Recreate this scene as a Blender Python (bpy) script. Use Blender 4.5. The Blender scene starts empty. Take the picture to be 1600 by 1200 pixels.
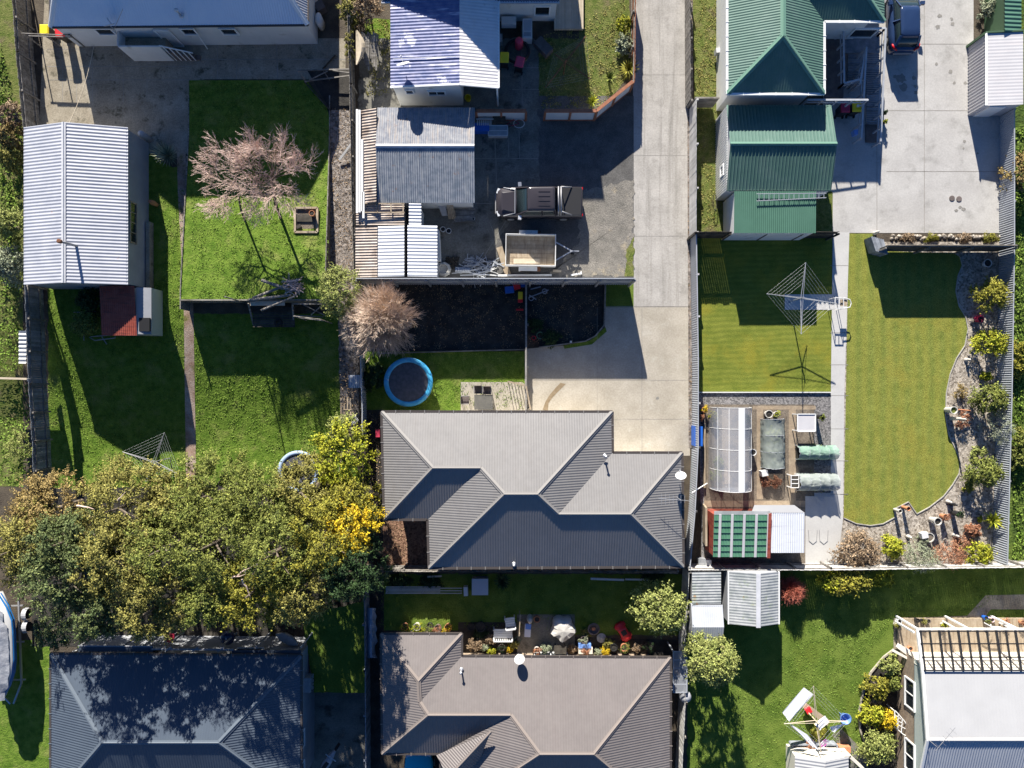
import bpy, bmesh, math, random
import numpy as np
from mathutils import Vector, Matrix
random.seed(7)
rng = np.random.default_rng(11)
R = math.radians
S = 0.04                      # metres per photo pixel on the ground
FPX = 1109.0
D = FPX * S                   # camera height in metres
sc = bpy.context.scene
# ------------------------------------------------------------------ camera
cam = bpy.data.cameras.new("camera"); camo = bpy.data.objects.new("camera", cam)
sc.collection.objects.link(camo); camo.location = (0, 0, D)
cam.sensor_width = 36; cam.lens = 36 * FPX / 1600; cam.clip_end = 1000; cam.clip_start = 0.1
sc.camera = camo
# ------------------------------------------------------------------ light
SUN_EL = 23.5
sh = Vector((0.195, -0.98)).normalized()
wd = bpy.data.worlds.new("World"); sc.world = wd; wd.use_nodes = True
nt = wd.node_tree; sky = nt.nodes.new("ShaderNodeTexSky"); sky.sky_type = 'NISHITA'
sky.sun_disc = False; sky.sun_elevation = R(SUN_EL); sky.sun_rotation = math.atan2(-sh.x, -sh.y)
sky.air_density = 1.0; sky.dust_density = 0.4; sky.ozone_density = 2.0
hs = nt.nodes.new("ShaderNodeHueSaturation"); hs.inputs["Saturation"].default_value = 1.32; hs.inputs["Value"].default_value = 0.88
nt.links.new(sky.outputs[0], hs.inputs["Color"]); 
tn = nt.nodes.new("ShaderNodeMix"); tn.data_type = 'RGBA'; tn.blend_type = 'MULTIPLY'; tn.inputs[0].default_value = 1.0; tn.inputs[7].default_value = (0.98, 0.92, 1.12, 1)
nt.links.new(hs.outputs[0], tn.inputs[6]); nt.links.new(tn.outputs[2], nt.nodes["Background"].inputs[0])
nt.nodes["Background"].inputs[1].default_value = 0.05
sl = bpy.data.lights.new("sun", 'SUN'); sl.energy = 5.0; sl.angle = R(0.5); sl.color = (1, 0.945, 0.855)
so = bpy.data.objects.new("sun", sl); sc.collection.objects.link(so)
ce = math.cos(R(SUN_EL))
so.rotation_euler = Vector((sh.x * ce, sh.y * ce, -math.sin(R(SUN_EL)))).to_track_quat('-Z', 'Y').to_euler()
so.location = (-8, 40, 30)
sc.view_settings.view_transform = 'Standard'; sc.view_settings.look = 'None'
sc.view_settings.exposure = 1.25; sc.view_settings.gamma = 1
sc.cycles.max_bounces = 6; sc.cycles.transparent_max_bounces = 12; sc.cycles.caustics_reflective = False
sc.cycles.caustics_refractive = False
try: sc.cycles.use_denoising = True
except Exception: pass

# ------------------------------------------------------------------ helpers
def W(px, py, h=0.0):
    "world point of height h seen at photo pixel px,py"
    k = S * (1 - h / D)
    return Vector(((px - 800) * k, (600 - py) * k, h))
def col(o): sc.collection.objects.link(o); return o

MATS = {}
def mat(name, c1, c2=None, sc_=3.0, rough=0.85, bump=0.0, bsc=40.0, metal=0.0, c3=None, sc3=0.6, t3=0.55, w3=0.12,
        fine=0.0, fsc=60, island=0.0, stripe=None, spec=0.4, trans=0.0, vor=None, detail=6, w=0.28, streak=None):
    if name in MATS: return MATS[name]
    m = bpy.data.materials.new(name); m.use_nodes = True; MATS[name] = m
    n = m.node_tree.nodes; l = m.node_tree.links; b = n["Principled BSDF"]
    b.inputs["Roughness"].default_value = rough; b.inputs["Metallic"].default_value = metal
    b.inputs["Specular IOR Level"].default_value = spec
    tc = n.new("ShaderNodeTexCoord"); co = tc.outputs["Object"]
    def noise(scale, det=detail, src=co, rg=0.6):
        x = n.new("ShaderNodeTexNoise"); x.inputs["Scale"].default_value = scale; x.inputs["Detail"].default_value = det
        x.inputs["Roughness"].default_value = rg; l.new(src, x.inputs["Vector"]); return x
    def ramp(src, a, b_):
        r = n.new("ShaderNodeMapRange"); r.inputs[1].default_value = a; r.inputs[2].default_value = b_
        l.new(src, r.inputs[0]); return r.outputs[0]
    def mix(f, a, b_, mode='MIX'):
        x = n.new("ShaderNodeMix"); x.data_type = 'RGBA'; x.blend_type = mode
        if isinstance(f, float): x.inputs[0].default_value = f
        else: l.new(f, x.inputs[0])
        for i, v in ((6, a), (7, b_)):
            if isinstance(v, tuple): x.inputs[i].default_value = (*v, 1)
            else: l.new(v, x.inputs[i])
        return x.outputs[2]
    c = tuple(c1)
    if c2:
        src = noise(sc_).outputs[0]
        c = mix(ramp(src, 0.5 - w / 2, 0.5 + w / 2), tuple(c1), tuple(c2))
    if vor:     # (scale, colour a, colour b) stones
        v = n.new("ShaderNodeTexVoronoi"); v.inputs["Scale"].default_value = vor[0]; l.new(co, v.inputs["Vector"])
        s = n.new("ShaderNodeSeparateColor"); l.new(v.outputs["Color"], s.inputs[0])
        vc = mix(s.outputs[0], vor[1], vor[2])
        c = mix(vor[3] if len(vor) > 3 else 0.7, c, vc)
    if stripe:  # (axis angle, scale, colour, amount)
        mp = n.new("ShaderNodeMapping"); mp.inputs["Rotation"].default_value = (0, 0, stripe[0]); l.new(co, mp.inputs[0])
        wv = n.new("ShaderNodeTexWave"); wv.inputs["Scale"].default_value = stripe[1]; wv.inputs["Distortion"].default_value = 2.6
        wv.inputs["Detail"].default_value = 3; wv.inputs["Detail Scale"].default_value = 0.6
        l.new(mp.outputs[0], wv.inputs["Vector"])
        mm = n.new("ShaderNodeMath"); mm.operation = 'MULTIPLY'; l.new(wv.outputs["Fac"], mm.inputs[0]); mm.inputs[1].default_value = stripe[3]
        c = mix(mm.outputs[0], c, stripe[2])
    if streak:  # (stretch vector, colour, threshold lo, hi)
        mp = n.new("ShaderNodeMapping"); mp.inputs["Scale"].default_value = streak[0]; l.new(co, mp.inputs[0])
        nn = noise(1.0, 5, mp.outputs[0], 0.65)
        c = mix(ramp(nn.outputs[0], streak[2], streak[3]), c, streak[1])
    if c3:
        src = noise(sc3, 8, co, 0.65).outputs[0]
        c = mix(ramp(src, t3, t3 + w3), c, tuple(c3))
    if fine:
        f = noise(fsc, 3)
        r = n.new("ShaderNodeMapRange"); r.inputs[1].default_value = 0.3; r.inputs[2].default_value = 0.7
        r.inputs[3].default_value = 1 - fine; r.inputs[4].default_value = 1 + fine; l.new(f.outputs[0], r.inputs[0])
        cc = n.new("ShaderNodeCombineColor")
        for i in range(3): l.new(r.outputs[0], cc.inputs[i])
        c = mix(1.0, c, cc.outputs[0], 'MULTIPLY')
    if island:
        g = n.new("ShaderNodeNewGeometry")
        r = n.new("ShaderNodeMapRange"); r.inputs[3].default_value = 1 - island; r.inputs[4].default_value = 1 + island
        l.new(g.outputs["Random Per Island"], r.inputs[0])
        cc = n.new("ShaderNodeCombineColor")
        for i in range(3): l.new(r.outputs[0], cc.inputs[i])
        c = mix(1.0, c, cc.outputs[0], 'MULTIPLY')
    if isinstance(c, tuple): b.inputs["Base Color"].default_value = (*c, 1)
    else: l.new(c, b.inputs["Base Color"])
    if bump:
        f = noise(bsc, 4)
        bp = n.new("ShaderNodeBump"); bp.inputs["Strength"].default_value = 1.0; bp.inputs["Distance"].default_value = bump
        l.new(f.outputs[0], bp.inputs["Height"]); l.new(bp.outputs[0], b.inputs["Normal"])
    if trans:
        t = n.new("ShaderNodeBsdfTransparent"); ms = n.new("ShaderNodeMixShader"); ms.inputs[0].default_value = trans
        l.new(b.outputs[0], ms.inputs[1]); l.new(t.outputs[0], ms.inputs[2])
        l.new(ms.outputs[0], n["Material Output"].inputs[0])
    return m

class MB:
    def __init__(s): s.v = []; s.f = []
    def poly(s, pts):
        i = len(s.v); s.v += [tuple(p) for p in pts]; s.f.append(tuple(range(i, i + len(pts)))); return s
    def prism(s, xy, z0, z1):
        n = len(xy); i = len(s.v)
        a = sum(xy[k][0] * xy[(k + 1) % n][1] - xy[(k + 1) % n][0] * xy[k][1] for k in range(n))
        if a < 0: xy = xy[::-1]
        s.v += [(p[0], p[1], z0) for p in xy] + [(p[0], p[1], z1) for p in xy]
        s.f.append(tuple(range(i + n - 1, i - 1, -1))); s.f.append(tuple(range(i + n, i + 2 * n)))
        for k in range(n): s.f.append((i + k, i + (k + 1) % n, i + n + (k + 1) % n, i + n + k))
        return s
    def box(s, x0, y0, z0, x1, y1, z1):
        x0, x1 = min(x0, x1), max(x0, x1); y0, y1 = min(y0, y1), max(y0, y1)
        return s.prism([(x0, y0), (x1, y0), (x1, y1), (x0, y1)], z0, z1)
    def obox(s, c, size, rz=0.0, tilt=0.0):
        M = Matrix.Translation(Vector(c)) @ Matrix.Rotation(rz, 4, 'Z') @ Matrix.Rotation(tilt, 4, 'Y')
        i = len(s.v); hx, hy, hz = size[0] / 2, size[1] / 2, size[2] / 2
        for z in (-hz, hz):
            for x, y in ((-hx, -hy), (hx, -hy), (hx, hy), (-hx, hy)): s.v.append(tuple(M @ Vector((x, y, z))))
        for f in ((3, 2, 1, 0), (4, 5, 6, 7), (0, 1, 5, 4), (1, 2, 6, 5), (2, 3, 7, 6), (3, 0, 4, 7)): s.f.append(tuple(i + k for k in f))
        return s
    def beam(s, p, q, w=0.1, h=0.1):
        p = Vector(p); q = Vector(q); d = (q - p)
        if d.length < 1e-6: return s
        d.normalize(); up = Vector((0, 0, 1))
        if abs(d.z) > 0.99: up = Vector((0, 1, 0))
        a = d.cross(up).normalized() * w / 2; b = a.cross(d).normalized() * h / 2
        i = len(s.v)
        for o in (p, q):
            for u in (-a - b, a - b, a + b, -a + b): s.v.append(tuple(o + u))
        for f in ((0, 1, 2, 3), (7, 6, 5, 4), (0, 4, 5, 1), (1, 5, 6, 2), (2, 6, 7, 3), (3, 7, 4, 0)): s.f.append(tuple(i + k for k in f))
        return s
    def tube(s, pts, r=0.03, n=6, cap=True):
        pts = [Vector(p) for p in pts]; rs = r if isinstance(r, (list, tuple)) else [r] * len(pts)
        i = len(s.v); m = len(pts)
        for k, p in enumerate(pts):
            d = pts[min(k + 1, m - 1)] - pts[max(k - 1, 0)]
            if d.length < 1e-9: d = Vector((0, 0, 1))
            d.normalize(); up = Vector((0, 0, 1)) if abs(d.z) < 0.9 else Vector((1, 0, 0))
            a = d.cross(up).normalized(); b = a.cross(d)
            for j in range(n):
                t = 2 * math.pi * j / n; s.v.append(tuple(p + (a * math.cos(t) + b * math.sin(t)) * rs[k]))
        for k in range(m - 1):
            for j in range(n):
                s.f.append((i + k * n + j, i + k * n + (j + 1) % n, i + (k + 1) * n + (j + 1) % n, i + (k + 1) * n + j))
        if cap: s.f.append(tuple(i + j for j in range(n - 1, -1, -1))); s.f.append(tuple(i + (m - 1) * n + j for j in range(n)))
        return s
    def ring(s, c, rad, r=0.02, n=24, m=6, sx=1, sy=1):
        c = Vector(c)
        pts = [c + Vector((math.cos(2 * math.pi * k / n) * rad * sx, math.sin(2 * math.pi * k / n) * rad * sy, 0)) for k in range(n + 1)]
        return s.tube(pts, r, m, False)
    def lathe(s, c, prof, n=20, sx=1, sy=1):
        i = len(s.v); m = len(prof); c = Vector(c)
        for r, z in prof:
            for j in range(n):
                t = 2 * math.pi * j / n; s.v.append((c.x + r * sx * math.cos(t), c.y + r * sy * math.sin(t), c.z + z))
        for k in range(m - 1):
            for j in range(n):
                s.f.append((i + k * n + j, i + k * n + (j + 1) % n, i + (k + 1) * n + (j + 1) % n, i + (k + 1) * n + j))
        s.f.append(tuple(i + j for j in range(n - 1, -1, -1))); s.f.append(tuple(i + (m - 1) * n + j for j in range(n)))
        return s
    def loft(s, secs, cap=True):
        i = len(s.v); m = len(secs[0])
        for q in secs: s.v += [tuple(p) for p in q]
        for k in range(len(secs) - 1):
            for j in range(m):
                s.f.append((i + k * m + j, i + k * m + (j + 1) % m, i + (k + 1) * m + (j + 1) % m, i + (k + 1) * m + j))
        if cap: s.f.append(tuple(i + j for j in range(m - 1, -1, -1))); s.f.append(tuple(i + (len(secs) - 1) * m + j for j in range(m)))
        return s
    def grid(s, fn, nu, nv):
        i = len(s.v)
        for a in range(nu + 1):
            for b in range(nv + 1): s.v.append(tuple(fn(a / nu, b / nv)))
        for a in range(nu):
            for b in range(nv):
                q = i + a * (nv + 1) + b; s.f.append((q, q + nv + 1, q + nv + 2, q + 1))
        return s
    def corr(s, pts, pitch=0.15, amp=0.018, vdir=None, prof='sin'):
        "corrugated sheet filling a planar polygon, ribs running down the slope (or along vdir)"
        pts = [Vector(p) for p in pts]; n = Vector((0, 0, 0)); m = len(pts)
        for k in range(m):
            a, b = pts[k], pts[(k + 1) % m]
            n += Vector(((a.y - b.y) * (a.z + b.z), (a.z - b.z) * (a.x + b.x), (a.x - b.x) * (a.y + b.y)))
        n.normalize()
        if n.z < -1e-4: n = -n
        o = sum(pts, Vector()) / m
        up = Vector(vdir) if vdir else Vector((0, 0, 1))
        v = (up - n * up.dot(n))
        if v.length < 1e-4: v = Vector((0, 1, 0))
        v.normalize(); u = v.cross(n).normalized()
        P = [((p - o).dot(u), (p - o).dot(v), (p - o).dot(n)) for p in pts]
        us = sorted(set([round(p[0], 4) for p in P]))
        lo, hi = us[0], us[-1]; st = pitch / (6 if prof == 'sin' else 8)
        k = math.ceil(lo / st)
        while k * st < hi: us.append(k * st); k += 1
        us = sorted(us); uu = [us[0]]
        for x in us:
            if x - uu[-1] > 1e-3: uu.append(x)
        def off(x):
            if prof == 'sin': return amp * math.cos(2 * math.pi * x / pitch)
            t = (x / pitch) % 1.0
            return amp if t < 0.2 else (-amp if 0.32 < t < 0.88 else 0)
        for x0, x1 in zip(uu, uu[1:]):
            xm = (x0 + x1) / 2; cr = []
            for k in range(m):
                a, b = P[k], P[(k + 1) % m]
                if (a[0] - xm) * (b[0] - xm) < 0:
                    f = lambda x: (a[1] + (b[1] - a[1]) * (x - a[0]) / (b[0] - a[0]), a[2] + (b[2] - a[2]) * (x - a[0]) / (b[0] - a[0]))
                    cr.append((f(xm)[0], f(x0), f(x1)))
            cr.sort(key=lambda c: c[0])
            for j in range(0, len(cr) - 1, 2):
                A, B = cr[j], cr[j + 1]; i = len(s.v)
                for x, q in ((x0, A[1]), (x1, A[2]), (x1, B[2]), (x0, B[1])):
                    s.v.append(tuple(o + u * x + v * q[0] + n * (q[1] + off(x))))
                s.f.append((i, i + 1, i + 2, i + 3))
        return s
    def link(s, name, m, parent=None, smooth=False, org=None):
        me = bpy.data.meshes.new(name); o = bpy.data.objects.new(name, me); col(o)
        off = Vector((0, 0, 0))
        if parent is not None:
            q = parent
            while q is not None: off += q.location; q = q.parent
        V = np.array(s.v, dtype=np.float64).reshape(-1, 3)
        if org == 'base' and len(V):
            lo, hi = V.min(0), V.max(0); org = Vector(((lo[0] + hi[0]) / 2, (lo[1] + hi[1]) / 2, lo[2]))
        if org is not None and parent is None: off = Vector(org); o.location = off
        V = V - np.array(off)
        me.from_pydata(V.tolist(), [], s.f); me.update()
        if isinstance(m, str): m = MATS[m]
        me.materials.append(m)
        if smooth: me.polygons.foreach_set("use_smooth", [True] * len(me.polygons))
        if parent is not None: o.parent = parent
        return o

def tag(o, label=None, cat=None, group=None, kind=None):
    if label: o['label'] = label
    if cat: o['category'] = cat
    if group: o['group'] = group
    if kind: o['kind'] = kind
    return o
def root(name, label, cat, loc=(0, 0, 0), group=None):
    o = bpy.data.objects.new(name, None); col(o); o.empty_display_size = 0.2; o.location = loc
    return tag(o, label, cat, group)
def solo(name, mb, m, label, cat, group=None, smooth=False):
    return tag(mb.link(name, m, None, smooth, 'base'), label, cat, group)
def struct(name, mb, m, smooth=False): return tag(mb.link(name, m, None, smooth), kind='structure')
def dup(o, loc=None, rz=None, label=None, scale=None, group=None):
    def cp(x, par):
        c = x.copy(); col(c); c.parent = par
        for ch in x.children: cp(ch, c)
        return c
    c = cp(o, None)
    if loc is not None: c.location = loc
    if rz is not None: c.rotation_euler = (0, 0, rz)
    if scale is not None: c.scale = (scale,) * 3 if not isinstance(scale, tuple) else scale
    if label: c['label'] = label
    if group: c['group'] = group
    return c

GZ = [0.004]
def zg(py):
    "the ground west of the side fence falls away towards the bottom of the picture"
    t = min(1, max(0, (py - 455) / 250.0)); return -1.5 * t * t * (3 - 2 * t)
def clipy(P, y, keep):
    out = []
    for k in range(len(P)):
        a, c = P[k], P[(k + 1) % len(P)]; ia = (a[1] - y) * keep >= 0; ic = (c[1] - y) * keep >= 0
        if ia: out.append(a)
        if ia != ic: t = (y - a[1]) / (c[1] - a[1]); out.append((a[0] + (c[0] - a[0]) * t, y))
    return out
def drape(b, pp, z):
    y0, y1 = min(q[1] for q in pp), max(q[1] for q in pp); ys = [y0] + [455 + 12.5 * k for k in range(21) if y0 < 455 + 12.5 * k < y1] + [y1]
    for a, c in zip(ys, ys[1:]):
        Q = clipy(clipy(pp, a, 1), c, -1)
        if len(Q) > 2: P = [W(x, y, zg(y)) for x, y in Q]; b.poly([(p.x, p.y, p.z + z) for p in P])
SH = []
def inpoly(P, x, y):
    r = False
    for a, c in zip(P, P[1:] + P[:1]):
        if (a[1] > y) != (c[1] > y) and x < (c[0] - a[0]) * (y - a[1]) / (c[1] - a[1]) + a[0]: r = not r
    return r
def topz(x, y): return max([0] + [s_[1] for s_ in SH if inpoly(s_[0], x, y)])
def sheet(name, pp, m, z=None, rough=0):
    "ground sheet from photo pixel polygon"
    if rough:
        rr = random.Random(len(pp) * 31 + int(pp[0][0])); out = []
        for a, c in zip(pp, pp[1:] + pp[:1]):
            L = math.hypot(c[0] - a[0], c[1] - a[1]); n = max(1, int(L / 5))
            for k in range(n):
                t = k / n; j = rough if 0 < k else 0; out.append((a[0] + (c[0] - a[0]) * t + rr.gauss(0, j), a[1] + (c[1] - a[1]) * t + rr.gauss(0, j)))
        pp = out
    bb_ = (min(q[0] for q in pp), min(q[1] for q in pp), max(q[0] for q in pp), max(q[1] for q in pp))
    z = 0.004 + max([0] + [s_[1] for s_ in SH if s_[2][0] < bb_[2] and s_[2][2] > bb_[0] and s_[2][1] < bb_[3] and s_[2][3] > bb_[1]])
    SH.append((pp, z, bb_)); GZ[0] = max(GZ[0], z)
    if max(q[0] for q in pp) <= 573 and max(q[1] for q in pp) > 460:
        b = MB(); drape(b, pp, z); return struct(name, b, m)
    pts = [W(x, y, 0) for x, y in pp]
    b = MB(); b.poly([(p.x, p.y, z) for p in pts]); return struct(name, b, m)

# ------------------------------------------------------------------ materials
mat('soil', (0.055, 0.042, 0.03), (0.10, 0.08, 0.055), 1.5, bump=0.03, bsc=14, fine=0.35, fsc=20)
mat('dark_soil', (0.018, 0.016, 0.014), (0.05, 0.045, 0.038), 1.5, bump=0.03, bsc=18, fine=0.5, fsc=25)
mat('grass_lush', (0.075, 0.138, 0.016), (0.15, 0.225, 0.034), 2.2, bump=0.055, bsc=9, fine=0.4, fsc=22, c3=(0.20, 0.23, 0.06), sc3=0.7, t3=0.52, w3=0.15, rough=0.95, spec=0.1)
mat('grass_thin', (0.09, 0.125, 0.025), (0.18, 0.19, 0.06), 3, bump=0.05, bsc=12, fine=0.45, fsc=24, c3=(0.17, 0.145, 0.075), sc3=1.1, t3=0.52, w3=0.15, rough=0.95, spec=0.1)
mat('grass_mown_cross', (0.14, 0.17, 0.026), (0.21, 0.23, 0.04), 1.2, bump=0.022, bsc=16, fine=0.42, fsc=20, c3=(0.25, 0.225, 0.03), sc3=0.35, t3=0.5, w3=0.2, stripe=(R(88), 0.95, (0.09, 0.12, 0.02), 0.42), rough=0.95, spec=0.1)
mat('grass_mown_long', (0.14, 0.17, 0.034), (0.205, 0.225, 0.05), 1.5, bump=0.02, bsc=18, fine=0.45, fsc=20, c3=(0.24, 0.215, 0.04), sc3=0.35, t3=0.53, w3=0.2, stripe=(0, 0.42, (0.27, 0.25, 0.045), 0.36), rough=0.95, spec=0.1)
mat('grass_soft', (0.08, 0.132, 0.02), (0.145, 0.20, 0.036), 1.0, bump=0.03, bsc=12, fine=0.3, fsc=20, c3=(0.11, 0.15, 0.022), sc3=0.3, t3=0.52, w3=0.2, rough=0.95, spec=0.1)
mat('concrete', (0.345, 0.325, 0.295), (0.43, 0.405, 0.37), 0.8, bump=0.002, bsc=40, fine=0.14, fsc=10, c3=(0.27, 0.255, 0.23), sc3=1.1, t3=0.54, w3=0.2, rough=0.9, streak=((2.4, 0.10, 1), (0.25, 0.235, 0.21), 0.5, 0.7))
mat('concrete_clean', (0.40, 0.385, 0.365), (0.475, 0.46, 0.435), 0.6, bump=0.002, bsc=40, fine=0.09, fsc=10, c3=(0.28, 0.27, 0.25), sc3=0.9, t3=0.53, w3=0.22, rough=0.9)
mat('concrete_tan', (0.345, 0.31, 0.25), (0.42, 0.38, 0.315), 0.8, bump=0.002, bsc=40, fine=0.12, fsc=10, c3=(0.46, 0.43, 0.37), sc3=1.0, t3=0.57, w3=0.2, rough=0.9)
mat('concrete_path', (0.46, 0.45, 0.43), (0.51, 0.50, 0.475), 0.7, bump=0.002, bsc=40, fine=0.05, fsc=12, rough=0.9)
mat('concrete_old', (0.24, 0.205, 0.15), (0.34, 0.30, 0.23), 1.0, bump=0.008, bsc=16, fine=0.25, fsc=12, c3=(0.10, 0.09, 0.06), sc3=1.2, t3=0.56, w3=0.1, rough=0.95)
mat('concrete_yard', (0.13, 0.125, 0.105), (0.22, 0.21, 0.18), 0.8, bump=0.01, bsc=14, fine=0.25, fsc=14, c3=(0.06, 0.06, 0.05), sc3=0.9, t3=0.55, w3=0.12, rough=0.95)
mat('asphalt', (0.085, 0.082, 0.078), (0.13, 0.125, 0.118), 1.2, bump=0.015, bsc=20, fine=0.4, fsc=25, rough=0.95)
mat('yard_gravel', (0.16, 0.15, 0.13), (0.24, 0.22, 0.19), 1.3, bump=0.03, bsc=16, fine=0.4, fsc=22, c3=(0.33, 0.28, 0.2), sc3=0.8, t3=0.58, w3=0.1, rough=0.95)
mat('gravel_grey', (0.13, 0.125, 0.12), (0.2, 0.19, 0.18), 2, bump=0.03, bsc=24, vor=(14, (0.05, 0.05, 0.05), (0.34, 0.32, 0.31), 0.75), rough=0.95)
mat('pebbles', (0.28, 0.24, 0.19), (0.36, 0.31, 0.25), 1.5, bump=0.04, bsc=16, vor=(9, (0.10, 0.08, 0.06), (0.58, 0.52, 0.44), 0.75), rough=0.9)
mat('stone_strip', (0.14, 0.12, 0.10), (0.25, 0.21, 0.18), 2, bump=0.05, bsc=14, vor=(8, (0.05, 0.04, 0.035), (0.42, 0.37, 0.33), 0.75), rough=0.9)
mat('bark_mulch', (0.16, 0.075, 0.04), (0.28, 0.15, 0.09), 4, bump=0.05, bsc=18, vor=(10, (0.05, 0.025, 0.015), (0.42, 0.26, 0.18), 0.6), rough=0.95)
mat('brick_path', (0.26, 0.17, 0.12), (0.42, 0.34, 0.28), 1.3, bump=0.02, bsc=20, fine=0.3, fsc=14, c3=(0.17, 0.15, 0.05), sc3=0.8, t3=0.56, w3=0.1, rough=0.95)
mat('joint', (0.31, 0.29, 0.26), (0.2, 0.185, 0.16), 1.5)
mat('stain', (0.21, 0.2, 0.18), (0.27, 0.255, 0.23), 6)
# roofs
mat('roof_ironsand', (0.19, 0.183, 0.178), (0.208, 0.20, 0.194), 0.5, rough=0.42, spec=0.5, fine=0.05, fsc=3, streak=((3, .5, 1), (0.19, 0.18, 0.172), 0.5, 0.8))
mat('roof_brown', (0.165, 0.147, 0.14), (0.182, 0.162, 0.154), 0.5, rough=0.5, spec=0.4, fine=0.05, fsc=3, streak=((3, .5, 1), (0.172, 0.15, 0.143), 0.5, 0.8))
mat('cap_ironsand', (0.26, 0.248, 0.235), rough=0.4)
mat('cap_brown', (0.235, 0.20, 0.178), rough=0.5)
mat('gutter_dark', (0.07, 0.06, 0.055), rough=0.4)
mat('roof_slate', (0.062, 0.08, 0.108), (0.072, 0.092, 0.12), 0.7, rough=0.5, spec=0.35)
mat('cap_slate', (0.12, 0.145, 0.175), rough=0.45)
mat('roof_navy', (0.05, 0.07, 0.12), rough=0.4)
mat('roof_galv_shade_blue', (0.60, 0.68, 0.78), (0.66, 0.73, 0.81), 0.7, rough=0.45, spec=0.4, metal=0.1)  # pale steel; blue of the shaded south slope is put into the colour
mat('zinc_white', (0.36, 0.375, 0.42), (0.44, 0.45, 0.49), 0.9, rough=0.45, spec=0.4, c3=(0.42, 0.25, 0.16), sc3=0.9, t3=0.66, w3=0.06)
mat('zinc_bright', (0.58, 0.60, 0.64), (0.64, 0.66, 0.69), 0.9, rough=0.45, streak=((0.6, 6, 6), (0.50, 0.50, 0.53), 0.56, 0.7))
mat('zinc_cap', (0.5, 0.51, 0.53), (0.6, 0.6, 0.62), 3, rough=0.5)
mat('blue_faded', (0.085, 0.115, 0.26), (0.19, 0.20, 0.34), 2.2, rough=0.6, c3=(0.5, 0.5, 0.6), sc3=0.5, t3=0.58, w3=0.02, streak=((0.5, 5, 1), (0.52, 0.51, 0.62), 0.56, 0.66))
mat('white_iron', (0.62, 0.60, 0.60), (0.70, 0.68, 0.68), 1.2, rough=0.5, c3=(0.45, 0.43, 0.42), sc3=1.5, t3=0.62, w3=0.1)
mat('rust_grey', (0.17, 0.185, 0.22), (0.29, 0.295, 0.31), 3, rough=0.7, c3=(0.22, 0.13, 0.09), sc3=2.2, t3=0.62, w3=0.1, streak=((9, 0.6, 1), (0.36, 0.31, 0.27), 0.52, 0.7))
mat('blue_grey_iron', (0.15, 0.18, 0.22), (0.27, 0.29, 0.32), 3.2, rough=0.6, c3=(0.25, 0.14, 0.09), sc3=2.2, t3=0.62, w3=0.1, streak=((8, 0.5, 1), (0.36, 0.37, 0.38), 0.52, 0.7))
mat('brown_iron', (0.30, 0.24, 0.19), (0.46, 0.40, 0.35), 1.5, rough=0.7, c3=(0.15, 0.11, 0.09), sc3=1.2, t3=0.52, w3=0.15)
mat('red_iron', (0.27, 0.05, 0.03), (0.34, 0.09, 0.06), 3, rough=0.6, streak=((1, 10, 1), (0.16, 0.04, 0.03), 0.5, 0.65))
mat('green_roof', (0.078, 0.155, 0.125), (0.092, 0.172, 0.14), 0.7, rough=0.6, spec=0.3, fine=0.06, fsc=3, c3=(0.115, 0.185, 0.155), sc3=0.7, t3=0.52, w3=0.25)
mat('green_cap', (0.15, 0.28, 0.21), rough=0.4)
mat('green_low', (0.06, 0.145, 0.10), (0.07, 0.165, 0.115), 1.0, rough=0.5)
mat('green_tile', (0.085, 0.24, 0.14), (0.12, 0.29, 0.18), 2.0, rough=0.6, c3=(0.3, 0.42, 0.35), sc3=3, t3=0.66, w3=0.05)
mat('green_trim', (0.05, 0.10, 0.05), rough=0.6)
mat('patchy_iron', (0.25, 0.27, 0.27), (0.40, 0.41, 0.41), 1.6, rough=0.6, c3=(0.36, 0.17, 0.09), sc3=1.0, t3=0.62, w3=0.04, streak=((1, 1, 1), (0.25, 0.30, 0.22), 0.56, 0.66))
mat('grey_iron', (0.40, 0.42, 0.46), (0.45, 0.47, 0.50), 1.0, rough=0.5)
mat('white_roof', (0.42, 0.42, 0.42), (0.45, 0.45, 0.45), 0.6, rough=0.5)
mat('pale_roof', (0.50, 0.49, 0.50), (0.55, 0.54, 0.545), 0.8, rough=0.5, streak=((0.5, 3, 1), (0.55, 0.52, 0.52), 0.5, 0.7))
# walls etc.
mat('white_wall', (0.62, 0.62, 0.60), (0.68, 0.68, 0.66), 1.2, rough=0.7, c3=(0.42, 0.41, 0.35), sc3=1.4, t3=0.6, w3=0.15)
mat('white_paint', (0.78, 0.78, 0.76), rough=0.5)
mat('cream_wall', (0.62, 0.58, 0.50), (0.66, 0.62, 0.54), 1, rough=0.8)
mat('grey_wall', (0.28, 0.29, 0.31), (0.34, 0.35, 0.37), 1, rough=0.7)
mat('weatherboard', (0.40, 0.45, 0.42), (0.45, 0.5, 0.46), 1, rough=0.7)
mat('brick_tan', (0.36, 0.28, 0.20), (0.25, 0.19, 0.14), 6, bump=0.01, bsc=20, fine=0.2, fsc=12)
mat('brown_trim', (0.27, 0.10, 0.05), (0.36, 0.15, 0.08), 5, rough=0.7)
mat('glass_dark', (0.02, 0.025, 0.03), rough=0.1, spec=0.6)
mat('black', (0.012, 0.012, 0.013), rough=0.6)
mat('wood_grey', (0.17, 0.155, 0.135), (0.29, 0.27, 0.24), 3, rough=0.9, streak=((1, 8, 8), (0.11, 0.10, 0.085), 0.5, 0.62), island=0.25)
mat('wood_blue', (0.16, 0.175, 0.20), (0.25, 0.27, 0.30), 3, rough=0.9, island=0.3)
mat('wood_dark', (0.035, 0.03, 0.025), (0.08, 0.07, 0.055), 3, rough=0.9, island=0.25)
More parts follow.
